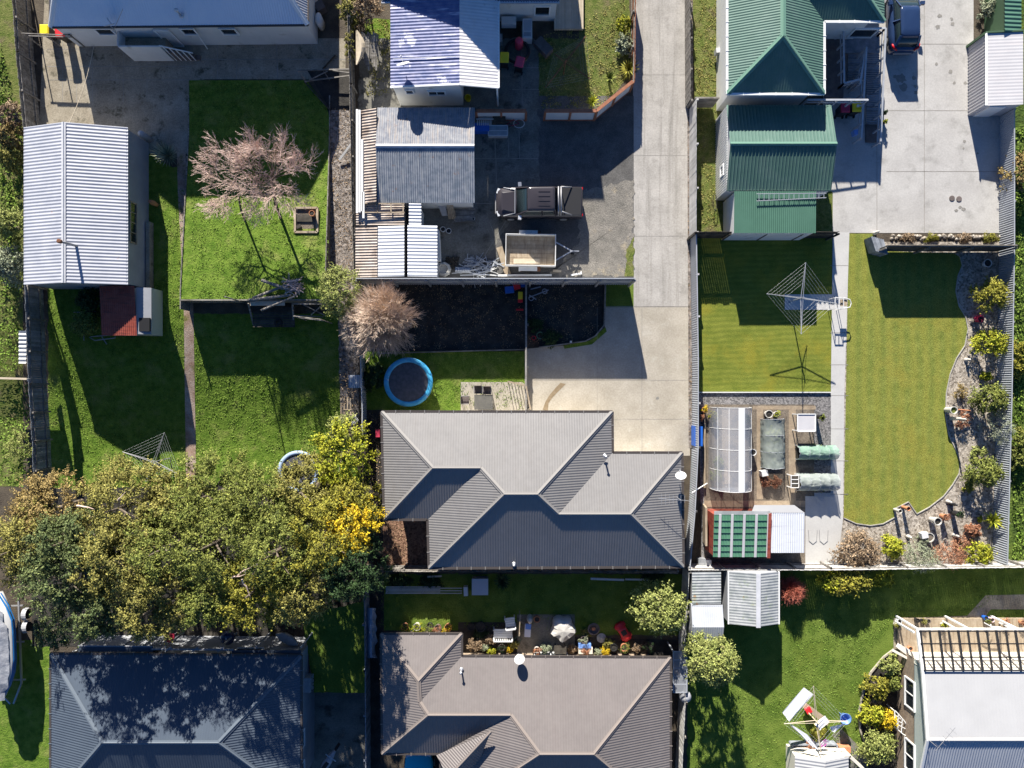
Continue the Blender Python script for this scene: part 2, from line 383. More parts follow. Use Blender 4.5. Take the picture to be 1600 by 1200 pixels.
mat('wood_tan', (0.30, 0.235, 0.16), (0.40, 0.33, 0.24), 3, rough=0.85, island=0.15, streak=((8, 1, 8), (0.24, 0.18, 0.12), 0.5, 0.65))
mat('wood_pale', (0.48, 0.40, 0.29), (0.55, 0.47, 0.35), 3, rough=0.85, island=0.12)
mat('wood_deck', (0.10, 0.08, 0.075), (0.15, 0.125, 0.115), 3, rough=0.85, island=0.2)
mat('fence_steel', (0.34, 0.36, 0.39), (0.40, 0.42, 0.45), 0.8, rough=0.5)
mat('fence_pale', (0.42, 0.41, 0.39), (0.56, 0.55, 0.53), 1.5, rough=0.8, island=0.12)
mat('steel', (0.55, 0.56, 0.58), rough=0.35, metal=0.6)
mat('steel_dull', (0.34, 0.34, 0.35), rough=0.5, metal=0.4)
mat('rust', (0.22, 0.09, 0.04), (0.12, 0.06, 0.04), 12, rough=0.9)
mat('line_wire', (0.55, 0.56, 0.56), rough=0.5)
mat('red_plastic', (0.62, 0.02, 0.03), rough=0.45)
mat('crimson', (0.36, 0.02, 0.07), rough=0.5)
mat('pink_red', (0.66, 0.06, 0.12), rough=0.5)
mat('yellow_plastic', (0.80, 0.62, 0.02), rough=0.45)
mat('blue_plastic', (0.02, 0.12, 0.50), rough=0.45)
mat('black_plastic', (0.02, 0.02, 0.022), rough=0.5)
mat('pot_terracotta', (0.42, 0.17, 0.08), (0.5, 0.23, 0.12), 8, rough=0.9)
mat('pot_stone', (0.42, 0.40, 0.36), (0.55, 0.53, 0.48), 8, rough=0.9)
mat('white_plastic', (0.62, 0.62, 0.61), rough=0.5)
mat('cloth_white', (0.80, 0.80, 0.81), rough=0.9)
mat('cloth_pink', (0.72, 0.50, 0.52), rough=0.9)
mat('cloth_grey', (0.30, 0.31, 0.33), (0.40, 0.41, 0.43), 3, rough=0.9)
# foliage
def fol(name, a, b_, c3=None, t3=0.6, **k):
    mat(name, a, b_, 2.2, rough=0.75, spec=0.25, island=0.6, c3=c3, sc3=1.2, t3=t3, w3=0.12, **k)
fol('leaf_olive', (0.17, 0.165, 0.04), (0.30, 0.27, 0.07), (0.42, 0.35, 0.15), 0.62)
fol('leaf_green', (0.11, 0.14, 0.028), (0.22, 0.235, 0.05), (0.34, 0.31, 0.075), 0.6)
fol('leaf_conifer', (0.075, 0.11, 0.04), (0.15, 0.175, 0.06), (0.27, 0.25, 0.09), 0.62)
fol('leaf_yellowgreen', (0.16, 0.165, 0.025), (0.30, 0.27, 0.035), (0.40, 0.33, 0.04), 0.6)
fol('leaf_lime', (0.22, 0.26, 0.02), (0.40, 0.38, 0.03), (0.14, 0.20, 0.03), 0.6)
fol('leaf_gold', (0.48, 0.33, 0.015), (0.62, 0.46, 0.02), (0.2, 0.2, 0.03), 0.62)
fol('leaf_tan', (0.22, 0.16, 0.06), (0.34, 0.25, 0.09), (0.13, 0.13, 0.04), 0.6)
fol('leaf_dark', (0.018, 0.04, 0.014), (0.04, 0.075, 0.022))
fol('leaf_grey', (0.20, 0.23, 0.15), (0.32, 0.34, 0.22), (0.15, 0.17, 0.1), 0.6)
fol('leaf_rust', (0.30, 0.13, 0.07), (0.42, 0.22, 0.13), (0.2, 0.16, 0.06), 0.6)
fol('leaf_red', (0.34, 0.075, 0.05), (0.46, 0.14, 0.10))
fol('leaf_pale', (0.20, 0.235, 0.06), (0.31, 0.33, 0.10), (0.3, 0.26, 0.14), 0.6)
fol('leaf_dry', (0.22, 0.15, 0.09), (0.34, 0.25, 0.16))
mat('bark', (0.11, 0.085, 0.06), (0.19, 0.155, 0.12), 8, rough=0.95)
mat('twig_pink', (0.52, 0.38, 0.32), (0.66, 0.51, 0.44), 4, rough=0.9, island=0.2)
mat('twig_tan', (0.56, 0.43, 0.33), (0.70, 0.57, 0.46), 4, rough=0.9, island=0.25)
# ================================================================== GROUND
b = MB(); xs = W(571, 0).x; yt = W(0, 455).y
b.poly([(xs, -250, 0), (250, -250, 0), (250, 250, 0), (xs, 250, 0)]); b.poly([(-250, yt, 0), (xs, yt, 0), (xs, 250, 0), (-250, 250, 0)])
for k in range(20):
    a, c = 455 + 12.5 * k, 467.5 + 12.5 * k; za, zc = zg(a), zg(c); ya, yc = W(0, a, za).y, W(0, c, zc).y
    b.poly([(-250, yc, zc), (xs, yc, zc), (xs, ya, za), (-250, ya, za)]); b.poly([(xs, ya, za), (xs, yc, zc), (xs, yc, 0), (xs, ya, 0)])
b.poly([(-250, -250, -1.5), (xs, -250, -1.5), (xs, yc, -1.5), (-250, yc, -1.5)]); b.poly([(xs, yc, -1.5), (xs, -250, -1.5), (xs, -250, 0), (xs, yc, 0)])
struct('ground', b, 'soil')
mat('grass_rank', (0.06, 0.10, 0.02), (0.11, 0.15, 0.03), 1.4, bump=0.12, bsc=5, fine=0.4, fsc=10, c3=(0.05, 0.08, 0.02), sc3=0.8, t3=0.52, w3=0.12, rough=0.95, spec=0.1)
sheet('neighbour_grass', [(-300, -200), (36, -200), (36, 760), (-300, 760)], 'grass_thin')
sheet('neighbour_grass', [(-300, 1000), (78, 1000), (78, 1500), (-300, 1500)], 'grass_lush')
sheet('neighbour_grass', [(1560, -200), (1950, -200), (1950, 888), (1560, 888)], 'grass_rank')
sheet('lawn', [(75, 448), (232, 448), (232, 240), (270, 262), (290, 262), (290, 470), (291, 762), (75, 762)], 'grass_lush', rough=.7)
sheet('lawn', [(302, 490), (528, 490), (534, 660), (562, 740), (562, 752), (306, 762)], 'grass_lush', rough=.7)
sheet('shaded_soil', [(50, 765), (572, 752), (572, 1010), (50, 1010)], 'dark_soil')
sheet('lawn', [(470, 960), (572, 940), (572, 1082), (490, 1082), (480, 1010)], 'grass_soft', rough=.7)
sheet('lawn', [(570, 547), (822, 547), (822, 645), (570, 645)], 'grass_lush', rough=.7)
sheet('lawn', [(1081, -60), (1126, -60), (1126, 160), (1118, 360), (1088, 360)], 'grass_thin', rough=.7)
sheet('lawn', [(1118, 290), (1310, 290), (1310, 362), (1088, 362)], 'grass_thin', rough=.7)
sheet('lawn', [(905, -60), (978, -60), (992, 110), (935, 172), (840, 172), (840, 60), (905, 60)], 'grass_thin', rough=.7)
sheet('lawn', [(570, 30), (640, 30), (640, 160), (570, 160)], 'grass_lush', rough=.7)
sheet('lawn', [(588, 897), (1072, 897), (1072, 992), (588, 992)], 'grass_soft', rough=.7)
sheet('lawn', [(1074, 886), (1700, 888), (1700, 1400), (1074, 1400)], 'grass_soft', rough=.7)
sheet('mown_lawn', [(1089, 372), (1300, 372), (1300, 612), (1092, 612)], 'grass_mown_cross')
sheet('stone_bed', [(1310, 378), (1568, 378), (1562, 886), (1306, 886)], 'pebbles')
L7 = [(1326, 365), (1364, 365), (1372, 392), (1490, 396), (1500, 402), (1503, 415), (1496, 432), (1493, 455), (1498, 478), (1508, 495),
      (1512, 515), (1507, 540), (1494, 560), (1484, 585), (1478, 615), (1477, 650), (1482, 680), (1494, 705), (1500, 722),
      (1498, 740), (1488, 757), (1474, 775), (1452, 792), (1432, 803), (1419, 784), (1397, 795), (1398, 808), (1380, 818), (1360, 821), (1338, 818), (1318, 809)]
sheet('mown_lawn', L7, 'grass_mown_long')
bb = MB()
for (x0, y0), (x1, y1) in zip(L7[4:], L7[5:]):
    p = W(x0, y0); q = W(x1, y1); bb.beam((p.x, p.y, .04), (q.x, q.y, .03), .05, .06)
struct('kerb_edging', bb, 'concrete')
# driveway and concrete
sheet('driveway', [(989, -80), (1073, -80), (1075, 478), (1078, 712), (952, 712), (952, 650), (820, 650), (820, 478), (945, 478), (989, 478)], 'concrete')
sheet('parking_pad', [(822, 480), (1076, 480), (1078, 712), (952, 712), (952, 650), (822, 650)], 'concrete_tan')
sheet('forecourt', [(1286, -80), (1521, -80), (1521, 172), (1568, 172), (1564, 364), (1301, 364), (1301, 300), (1286, 290)], 'concrete_clean')
sheet('garden_path', [(1301, 363), (1327, 363), (1319, 620), (1317, 810), (1308, 886), (1258, 886), (1258, 770), (1296, 770), (1298, 620)], 'concrete_path')
sheet('clothesline_pad', [(1226, 460), (1300, 460), (1300, 484), (1226, 484)], 'concrete_path')
sheet('brick_path', [(274, 130), (287, 130), (292, 300), (302, 470), (307, 760), (291, 760), (287, 470), (278, 300)], 'brick_path')
sheet('back_patio', [(72, -60), (300, -60), (300, 60), (540, 60), (540, 124), (320, 124), (296, 132), (296, 240), (60, 240)], 'concrete_old')
sheet('stone_strip', [(514, 165), (553, 165), (556, 430), (562, 660), (532, 660), (528, 470), (515, 470)], 'stone_strip', rough=.7)
sheet('garden_bed', [(480, 110), (553, 110), (553, 172), (516, 172)], 'dark_soil')
sheet('yard', [(560, 150), (990, 150), (990, 434), (560, 434)], 'asphalt')
sheet('yard_gravel', [(905, 300), (990, 280), (990, 432), (860, 432), (880, 405), (905, 380)], 'yard_gravel', rough=2.2)
sheet('concrete_slab', [(560, 60), (842, 60), (842, 290), (828, 300), (800, 345), (760, 400), (680, 432), (560, 432)], 'concrete_yard', rough=1.5)
sheet('grass_verge', [(979, 395), (990, 370), (990, 432), (976, 432)], 'grass_thin', rough=1.2)
sheet('grass_verge', [(944, 440), (990, 440), (990, 480), (940, 480)], 'grass_soft')
sheet('verge_strip', [(1073, -80), (1082, -80), (1084, 700), (1076, 700)], 'stone_strip')
sheet('garden_bed', [(570, 438), (822, 438), (822, 549), (570, 549)], 'dark_soil')
sheet('garden_bed', [(822, 438), (945, 438), (945, 512), (922, 532), (880, 540), (822, 545)], 'dark_soil')
sheet('grass_verge', [(880, 540), (922, 532), (946, 511), (948, 518), (925, 538), (882, 545)], 'grass_lush')
sheet('patio', [(720, 597), (816, 597), (826, 606), (828, 650), (720, 650)], 'concrete_tan')
sheet('vegetable_ground', [(1092, 614), (1298, 614), (1298, 884), (1096, 884)], 'gravel_grey')
mat('veg_soil', (0.13, 0.105, 0.08), (0.2, 0.165, 0.125), 2, bump=0.03, bsc=18, fine=0.35, fsc=14)
mat('timber_path', (0.26, 0.20, 0.14), (0.34, 0.27, 0.19), 2, fine=0.15, fsc=12, bump=.01, bsc=10)
sheet('path_slab', [(1258, 770), (1298, 770), (1312, 772), (1308, 884), (1258, 884)], 'concrete_path')
sheet('garden_soil', [(1100, 632), (1272, 632), (1272, 775), (1258, 775), (1258, 884), (1100, 884)], 'veg_soil')
sheet('timber_walk', [(1176, 634), (1274, 634), (1274, 640), (1192, 640), (1192, 780), (1182, 780), (1182, 640), (1176, 640)], 'timber_path')
sheet('timber_walk', [(1232, 640), (1243, 640), (1243, 784), (1232, 784)], 'timber_path')
sheet('timber_walk', [(1100, 782), (1258, 782), (1258, 792), (1100, 792)], 'timber_path')
sheet('bark_bed', [(598, 800), (672, 800), (672, 890), (598, 890)], 'bark_mulch', rough=.7)
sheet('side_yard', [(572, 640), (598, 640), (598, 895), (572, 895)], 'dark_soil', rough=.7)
sheet('garden_bed', [(590, 985), (720, 985), (720, 1000), (590, 1000)], 'dark_soil')
sheet('garden_bed', [(716, 972), (810, 972), (810, 1040), (716, 1040)], 'dark_soil')
sheet('patio', [(808, 960), (898, 960), (898, 1040), (808, 1040)], 'concrete_yard')
sheet('garden_bed', [(898, 995), (1060, 1000), (1060, 1035), (898, 1035)], 'dark_soil')
sheet('rear_deck', [(250, 940), (372, 940), (372, 1010), (250, 1010)], 'wood_dark')
sheet('side_drive', [(478, 1080), (570, 1080), (572, 1300), (478, 1300)], 'concrete_yard')
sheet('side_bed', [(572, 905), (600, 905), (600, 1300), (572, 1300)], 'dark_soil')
sheet('house_path', [(1396, 966), (1511, 962), (1540, 930), (1640, 928), (1640, 952), (1548, 952), (1540, 962), (1540, 985), (1440, 985), (1440, 1020), (1396, 1020)], 'concrete_old')
sheet('garden_path', [(1300, 1148), (1316, 1140), (1352, 1176), (1362, 1230), (1340, 1230)], 'concrete_yard')
sheet('garden_bed', [(1396, 1014), (1404, 1014), (1404, 1300), (1362, 1300), (1356, 1180), (1346, 1155), (1342, 1120), (1346, 1085), (1360, 1050), (1380, 1028)], 'dark_soil')
bb = MB(); K = [(1396, 1014), (1380, 1026), (1360, 1050), (1348, 1080), (1342, 1110), (1343, 1140), (1352, 1165)]
for (x0, y0), (x1, y1) in zip(K, K[1:]):
    p = W(x0, y0); q = W(x1, y1); bb.beam((p.x, p.y, .06), (q.x, q.y, .06), .10, .12)
struct('kerb_edging', bb, 'concrete_tan')
# raised back lawn held by a retaining wall
def zt(py): return 1.1 * min(1, max(0, (py - 215) / 250.0))
def plateau(u, v):
    py = 126 + (471 - 126) * v; x0 = 296 + 0 * v; x1 = 480 + (515 - 480) * min(1, v / 0.14)
    px = x0 + (x1 - x0) * u; p = W(px, py); return (p.x, p.y, 0.06 + zt(py))
struct('raised_lawn', MB().grid(plateau, 8, 24), 'grass_lush')
bb = MB()
for x in (295.5, 515.5):
    for y in range(150, 471, 16):
        z = .1 + zt(min(471, y + 16)); p = W(x, y + 16); q = W(x, y); bb.box(p.x - .03, p.y, 0, p.x + .03, q.y, z)
p = W(296, 472); q = W(516, 475); bb.box(p.x, p.y - .05, 0, q.x, p.y + .03, 1.22)
struct('retaining_wall', bb, 'wood_grey')
# joints in the concrete
bb = MB()
def jt(x0, y0, x1, y1, w=.035, z=None):
    p = W(x0, y0); q = W(x1, y1); d = (q - p).normalized(); a = Vector((-d.y, d.x, 0)) * w / 2; z = max(topz(x0 + (x1 - x0) * t, y0 + (y1 - y0) * t) for t in (.05, .25, .5, .75, .95)) + .004
    bb.poly([(t.x, t.y, z) for t in (p - a, q - a, q + a, p + a)])
for y in (117, 243, 369): jt(989, y, 1074, y, .02)
jt(945, 479, 1076, 479); jt(933, 480, 933, 650, .02); jt(1003, 480, 1003, 708); jt(834, 594, 1077, 594, .02); jt(952, 655, 1078, 655, .02)
for y in (69, 173, 268): jt(1385, y, 1521 if y < 172 else 1565, y)
jt(1370, 225, 1370, 363); jt(1444, -60, 1444, 363)
for y in (415, 475, 520, 570, 618, 670, 720, 772): jt(1297, y, 1325, y, .03)
for y in (77, 104, 125): jt(74, y, 300, y, .04)
for x in (98, 120, 145, 193, 230): jt(x, 60, x, 160, .03)
jt(300, 93, 540, 93, .05); jt(340, 60, 340, 124, .04); jt(370, 93, 370, 124, .04); jt(432, 60, 434, 124, .06)
for y in (248, 318): jt(742, y, 840, y, .05)
for x, y0, y1 in ((773, 195, 248), (775, 248, 318), (794, 200, 246), (811, 205, 248), (815, 40, 165), (797, 180, 200)): jt(x, y0, x + 1, y1, .05)
jt(800, 106, 842, 106); jt(800, 140, 842, 140); jt(757, 400, 800, 330, .03); jt(762, 340, 775, 372, .03); jt(775, 372, 800, 376, .03)
struct('concrete_joints', bb, 'joint')
# oil and water stains lying on the concrete
bb = MB(); r = random.Random(3)
def blot(x, y, rad, sy=1.0):
    p = W(x, y); n = 14; z = topz(x, y) + .007 + .0004 * (len(bb.f) % 5)
    bb.poly([(p.x + math.cos(2 * math.pi * k / n) * rad * S * r.uniform(.55, 1.1), p.y + math.sin(2 * math.pi * k / n) * rad * S * sy * r.uniform(.55, 1.1), z) for k in range(n)])
for x, y, a in ((1408, 123, 9), (1411, 136, 7), (1398, 120, 4), (1428, 122, 4), (1431, 145, 4), (1468, 25, 4), (1465, 42, 4), (1487, 30, 3), (1488, 38, 4), (1485, 112, 4), (1491, 130, 3), (1508, 130, 3),
                (1507, 221, 3), (1505, 232, 2), (1527, 240, 2), (1463, 100, 3), (1500, 324, 3), (1505, 327, 4), (1494, 329, 3), (1430, 135, 3), (1027, 622, 3)): blot(x, y, a)
struct('stains', bb, 'stain')
bb = MB(); P = [(876, 598), (868, 606), (858, 618), (852, 628), (848, 640), (856, 642), (857, 630), (864, 620), (876, 608), (884, 600)]
bb.poly([(W(x, y).x, W(x, y).y, topz(860, 620) + .008) for x, y in P]); mat('spill', (0.2, 0.15, 0.09), (0.26, 0.2, 0.13), 4); struct('water_trail', bb, 'spill')
bb = MB()
for x, y in ((1487, 310), (1498, 311)): bb.lathe(W(x, y, 0), [(.17, .02), (.17, .045), (.14, .05)], 20)
struct('drain_covers', bb, 'wood_deck')

GZ[0] += .012
# ================================================================== BUILDINGS
def hz(px, py, he, pitch, axis, eave_px):
    "height of a roof point seen at px,py on the plane rising from an eave seen at eave_px"
    h = he; e = (eave_px - (800 if axis == 'x' else 600)) * S * (1 - he / D)
    for _ in range(25):
        k = S * (1 - h / D); c = ((px - 800) if axis == 'x' else (py - 600)) * k
        h = he + math.tan(R(pitch)) * abs(c - e)
    return h
def rp(px, py, *a):
    return W(px, py, a[0] if len(a) == 1 else hz(px, py, *a))
def roof(par, faces, m, pitch=.15, amp=.02, name='roof_slope', prof='sin', sub=None):
    r = bpy.data.objects.new('roof', None)
    b = MB()
    for f in faces: b.corr(f, pitch, amp, None, prof)
    return b.link(name, m, par)
def lines(par, name, segs, m, w=.28, h=.05, dz=.03):
    for p, q in segs: MB().beam(Vector(p) + Vector((0, 0, dz)), Vector(q) + Vector((0, 0, dz)), w, h).link(name, m, par)
def caps(par, segs, m, w=.25, name='ridge_cap', dz=.045):
    b = MB()
    for p, q in segs:
        p = Vector(p); q = Vector(q); d = (q - p).normalized(); a = d.cross(Vector((0, 0, 1))).normalized() * w / 2
        z = Vector((0, 0, dz)); dn = Vector((0, 0, -w * .14))
        b.poly([p - a + z + dn, q - a + z + dn, q + z, p + z]); b.poly([p + z, q + z, q + a + z + dn, p + a + z + dn])
        b.tube([p + z, q + z], .035, 6)
    return b.link(name, m, par)
def gutters(par, segs, m, w=.12, brackets=None, dz=-.02):
    b = MB()
    for p, q in segs: b.beam(Vector(p) + Vector((0, 0, dz)), Vector(q) + Vector((0, 0, dz)), w, .11)
    o = b.link('gutter', m, par)
    if brackets:
        for p, q in segs:
            p = Vector(p); q = Vector(q); L = (q - p).length; n = int(L / .8); d = (q - p) / L; a = d.cross(Vector((0, 0, 1))) * .09
            for k in range(1, n):
                c = p + d * (k * L / n); MB().beam(c - a + Vector((0, 0, .045)), c + a + Vector((0, 0, .045)), .035, .02).link('bracket', brackets, o)
    return o
def walls(par, poly, tops, m, name='wall', z0=0.0, t=0):
    "poly: world xy list; tops: height per vertex"
    b = MB(); n = len(poly)
    for k in range(n):
        a, c = poly[k], poly[(k + 1) % n]
        b.poly([(a[0], a[1], z0), (c[0], c[1], z0), (c[0], c[1], tops[(k + 1) % n]), (a[0], a[1], tops[k])])
    return b.link(name, m, par)
def window(par, c, w, h, face, fm='white_paint', gm='glass_dark', name='window', bars=0):
    "face 'S','N','E','W': the side the pane looks to; c is the centre on the wall surface"
    c = Vector(c); nx = {'S': (0, -1), 'N': (0, 1), 'E': (1, 0), 'W': (-1, 0)}[face]; n = Vector((nx[0], nx[1], 0)); t = Vector((-n.y, n.x, 0))
    b = MB()
    for s in (-1, 1):
        b.beam(c + t * s * w / 2 + n * .03 + Vector((0, 0, -h / 2)), c + t * s * w / 2 + n * .03 + Vector((0, 0, h / 2)), .08, .08)
        b.beam(c + t * (-w / 2 - .04) + n * .035 + Vector((0, 0, s * h / 2)), c + t * (w / 2 + .04) + n * .035 + Vector((0, 0, s * h / 2)), .10, .08)
    for k in range(bars):
        u = t * (w * ((k + 1) / (bars + 1) - .5)); b.beam(c + u + n * .03 + Vector((0, 0, -h / 2)), c + u + n * .03 + Vector((0, 0, h / 2)), .05, .05)
    f = b.link(name, fm, par)
    q = MB(); q.poly([c + n * .02 - t * w / 2 - Vector((0, 0, h / 2)), c + n * .02 + t * w / 2 - Vector((0, 0, h / 2)), c + n * .02 + t * w / 2 + Vector((0, 0, h / 2)), c + n * .02 - t * w / 2 + Vector((0, 0, h / 2))])
    q.link('pane', gm, f); return f
def inset(poly, d):
    "shrink a counter/clockwise world polygon by d"
    n = len(poly); A = sum(poly[k][0] * poly[(k + 1) % n][1] - poly[(k + 1) % n][0] * poly[k][1] for k in range(n)); s = 1 if A > 0 else -1; out = []
    for k in range(n):
        p0, p1, p2 = Vector(poly[k - 1][:2]), Vector(poly[k][:2]), Vector(poly[(k + 1) % n][:2])
        a = (p1 - p0).normalized(); c = (p2 - p1).normalized(); na = Vector((-a.y, a.x)) * s; nc = Vector((-c.y, c.x)) * s
        m = (na + nc); m = m / max(.3, (1 + na.dot(nc))); out.append((p1.x + m.x * d, p1.y + m.y * d))
    return out
def gable(name, label, a, c, he, hr, axis, rm, wm, pitch=.15, amp=.02, over=.15, cat='shed', ridge=.5, capm=None, group=None, slopes=None, ext=0, prof='sin', he2=None):
    "a, c: opposite eave corners as seen (photo pixels at height he). axis: direction of the ridge"
    p, q = W(*a, he), W(*c, he); x0, x1 = min(p.x, q.x), max(p.x, q.x); y0, y1 = min(p.y, q.y), max(p.y, q.y)
    r = root(name, label, cat, ((x0 + x1) / 2, (y0 + y1) / 2, 0), group); he2 = he if he2 is None else he2
    if axis == 'y':
        xm = x0 + (x1 - x0) * ridge
        A = [Vector((x0, y0, he)), Vector((x0, y1, he)), Vector((xm, y1, hr)), Vector((xm, y0, hr))]
        B = [Vector((xm, y0, hr)), Vector((xm, y1, hr)), Vector((x1, y1, he2)), Vector((x1, y0, he2))]
        rs = (Vector((xm, y0, hr)), Vector((xm, y1, hr)))
        o = over; wl = [(x0 + o, y0 + o), (xm, y0 + o), (x1 - o, y0 + o), (x1 - o, y1 - o), (xm, y1 - o), (x0 + o, y1 - o)]
        tp = [he + .03, hr - .03, he2 + .03, he2 + .03, hr - .03, he + .03]
    else:
        ym = y0 + (y1 - y0) * ridge
        A = [Vector((x0, y1, he2)), Vector((x1, y1, he2)), Vector((x1, ym, hr)), Vector((x0, ym, hr))]
        B = [Vector((x0, ym, hr)), Vector((x1, ym, hr)), Vector((x1, y0, he)), Vector((x0, y0, he))]
        rs = (Vector((x0, ym, hr)), Vector((x1, ym, hr)))
        o = over; wl = [(x0 + o, y0 + o), (x1 - o, y0 + o), (x1 - o, ym), (x1 - o, y1 - o), (x0 + o, y1 - o), (x0 + o, ym)]
        tp = [he + .03, he + .03, hr - .03, he2 + .03, he2 + .03, hr - .03]
    sm = slopes or (rm, rm)
    for F, mm in ((A, sm[0]), (B, sm[1])): roof(r, [F], mm, pitch, amp, prof=prof)
    walls(r, wl, tp, wm)
    if capm: caps(r, [rs], capm)
    return r, (x0, y0, x1, y1)
def lean(name, label, a, c, h0, h1, axis, rm, wm, pitch=.15, amp=.02, over=.1, cat='shed', z0=0, open_=None, prof='sin', group=None):
    "single slope. axis 'y': h0 at south edge, h1 at north; axis 'x': h0 at west, h1 at east. corners at mean height"
    hm = (h0 + h1) / 2; p, q = W(*a, hm), W(*c, hm); x0, x1 = min(p.x, q.x), max(p.x, q.x); y0, y1 = min(p.y, q.y), max(p.y, q.y)
    r = root(name, label, cat, ((x0 + x1) / 2, (y0 + y1) / 2, 0), group)
    hh = {'y': (h0, h0, h1, h1), 'x': (h0, h1, h1, h0)}[axis]
    xy = [(x0, y0), (x1, y0), (x1, y1), (x0, y1)]
    roof(r, [[Vector((*xy[k], hh[k])) for k in range(4)]], rm, pitch, amp, prof=prof)
    o = over; wl = [(x0 + o, y0 + o), (x1 - o, y0 + o), (x1 - o, y1 - o), (x0 + o, y1 - o)]
    if wm: walls(r, wl, [h - .04 for h in hh], wm, z0=z0)
    elif open_:
        b = MB()
        for k in range(4): b.beam((*wl[k], 0), (*wl[k], hh[k] - .03), .09, .09)
        b.link('post', open_, r)
    return r, (x0, y0, x1, y1)

# ---- central hip-roofed house
he, pt = 2.6, 20
H = root('house', 'long brown-grey house with hipped corrugated roof in the middle, beside the concrete parking pad', 'house', W(830, 760, 0))
NW, NE, E1, E2, SE, SW, SWi, WSW = [rp(*q, he) for q in ((596, 643), (957, 643), (957.5, 707), (1066, 707), (1068, 886), (670, 888), (668, 812), (600, 812))]
a1 = rp(676, 731, he, pt, 'y', 643); a2 = rp(751, 731, he, pt, 'y', 643); a3 = rp(788, 772, he, pt, 'y', 643)
a4 = rp(840, 772, he, pt, 'y', 643); a5 = rp(873, 803, he, pt, 'y', 707); a6 = rp(985, 803, he, pt, 'y', 707)
roof(H, [[NW, NE, a4, a3, a2, a1]], 'roof_ironsand', .15, .0035)
roof(H, [[E1, E2, a6, a5]], 'roof_ironsand', .15, .0035)
roof(H, [[NW, a1, WSW]], 'roof_ironsand', .15, .0065); roof(H, [[a2, a3, SW, SWi]], 'roof_ironsand', .15, .0065)
roof(H, [[NE, E1, a5, a4]], 'roof_ironsand', .15, .0065); roof(H, [[E2, SE, a6]], 'roof_ironsand', .15, .0065)
roof(H, [[a1, a2, SWi, WSW]], 'roof_ironsand', .15, .005); roof(H, [[a3, a4, a5, a6, SE, SW]], 'roof_ironsand', .15, .005)
caps(H, [(NW, a1), (a1, a2), (a2, a3), (a3, a4), (NE, a4), (a4, a5), (a5, a6), (E2, a6), (a6, SE), (SW, a3), (a1, WSW)], 'cap_ironsand')
lines(H, 'valley', [(a2, SWi), (a5, E1)], 'gutter_dark', .12, .02, -.02)
eav = [NW, NE, E1, E2, SE, SW, SWi, WSW]
gutters(H, list(zip(eav, eav[1:] + eav[:1])), 'gutter_dark', .14, 'cap_ironsand')
wl = inset([(v.x, v.y) for v in eav], .5); walls(H, wl, [he - .02] * 8, 'cream_wall')
MB().poly([(v.x, v.y, he - .12) for v in eav]).link('soffit', 'white_paint', H)
for px in (640, 700, 770): window(H, (W(px, 0).x, wl[0][1], 1.4), 1.6, 1.1, 'N')
for px in (1000,): window(H, (W(px, 0).x, wl[2][1], 1.1), 3.2, 2.0, 'N', gm='white_paint', name='garage_door', bars=3)
for px in (720, 830, 940): window(H, (W(px, 0).x, wl[5][1], 1.4), 1.6, 1.0, 'S')
def vent(par, p, h=.5, r_=.05, m='steel', cap=True, name='vent_pipe'):
    b = MB(); p = Vector(p); b.tube([p, p + Vector((0, 0, h))], r_, 10); b.lathe(p, [(r_ * 2.6, -.02), (r_ * 2.2, .03), (r_, .06)], 12)
    if cap: b.lathe(p + Vector((0, 0, h)), [(r_ * 1.8, -.02), (r_ * 1.8, .03), (0.01, .1)], 12)
    return b.link(name, m, par, True)
vent(H, rp(945, 712, 3.05)); vent(H, rp(803, 881, 2.75), .35)

# ---- satellite dish on a roof (a part of its house)
def dish(par, p, rad=.33, face=(-.2, .8, .55), m='white_plastic'):
    p = Vector(p); n = Vector(face).normalized(); up = Vector((0, 0, 1)); t = n.cross(up).normalized(); w = t.cross(n)
    b = MB(); b.tube([p - Vector((0, 0, .55)), p - Vector((0, 0, .1)), p - n * .06], .025, 8)
    mst = b.link('dish_mast', 'steel', par)
    b = MB(); i = []
    prof = [(0.001, 0), (.35, .02), (.7, .07), (1, .14)]
    secs = [[p + (t * math.cos(a) + w * math.sin(a) * 1.1) * rad * q + n * z * rad for a in [2 * math.pi * k / 24 for k in range(24)]] for q, z in prof]
    secs += [[v + n * .015 for v in s_] for s_ in secs[::-1]]
    b.loft(secs); b.link('dish', m, mst, True)
    b = MB(); q = p + n * rad * 1.25 - w * rad * .3; b.beam(p - w * rad, q, .03, .03); b.tube([q, q - n * .12], .035, 8); b.link('receiver', 'steel', mst)
dish(H, rp(1064, 744, 3.5), .31)
b = MB(); q = rp(1062, 780, 3.4); b.tube([q - Vector((0, 0, .8)), q + Vector((0, 0, .3))], .02, 6)
b.tube([q + Vector((-1.3, .1, .3)), q + Vector((.6, -.05, .3))], .012, 5)
for k in range(7): b.tube([q + Vector((-1.1 + k * .22, -.28 + .02 * k, .3)), q + Vector((-1.1 + k * .22, .38 - .02 * k, .3))], .008, 4)
b.link('aerial', 'steel', H)

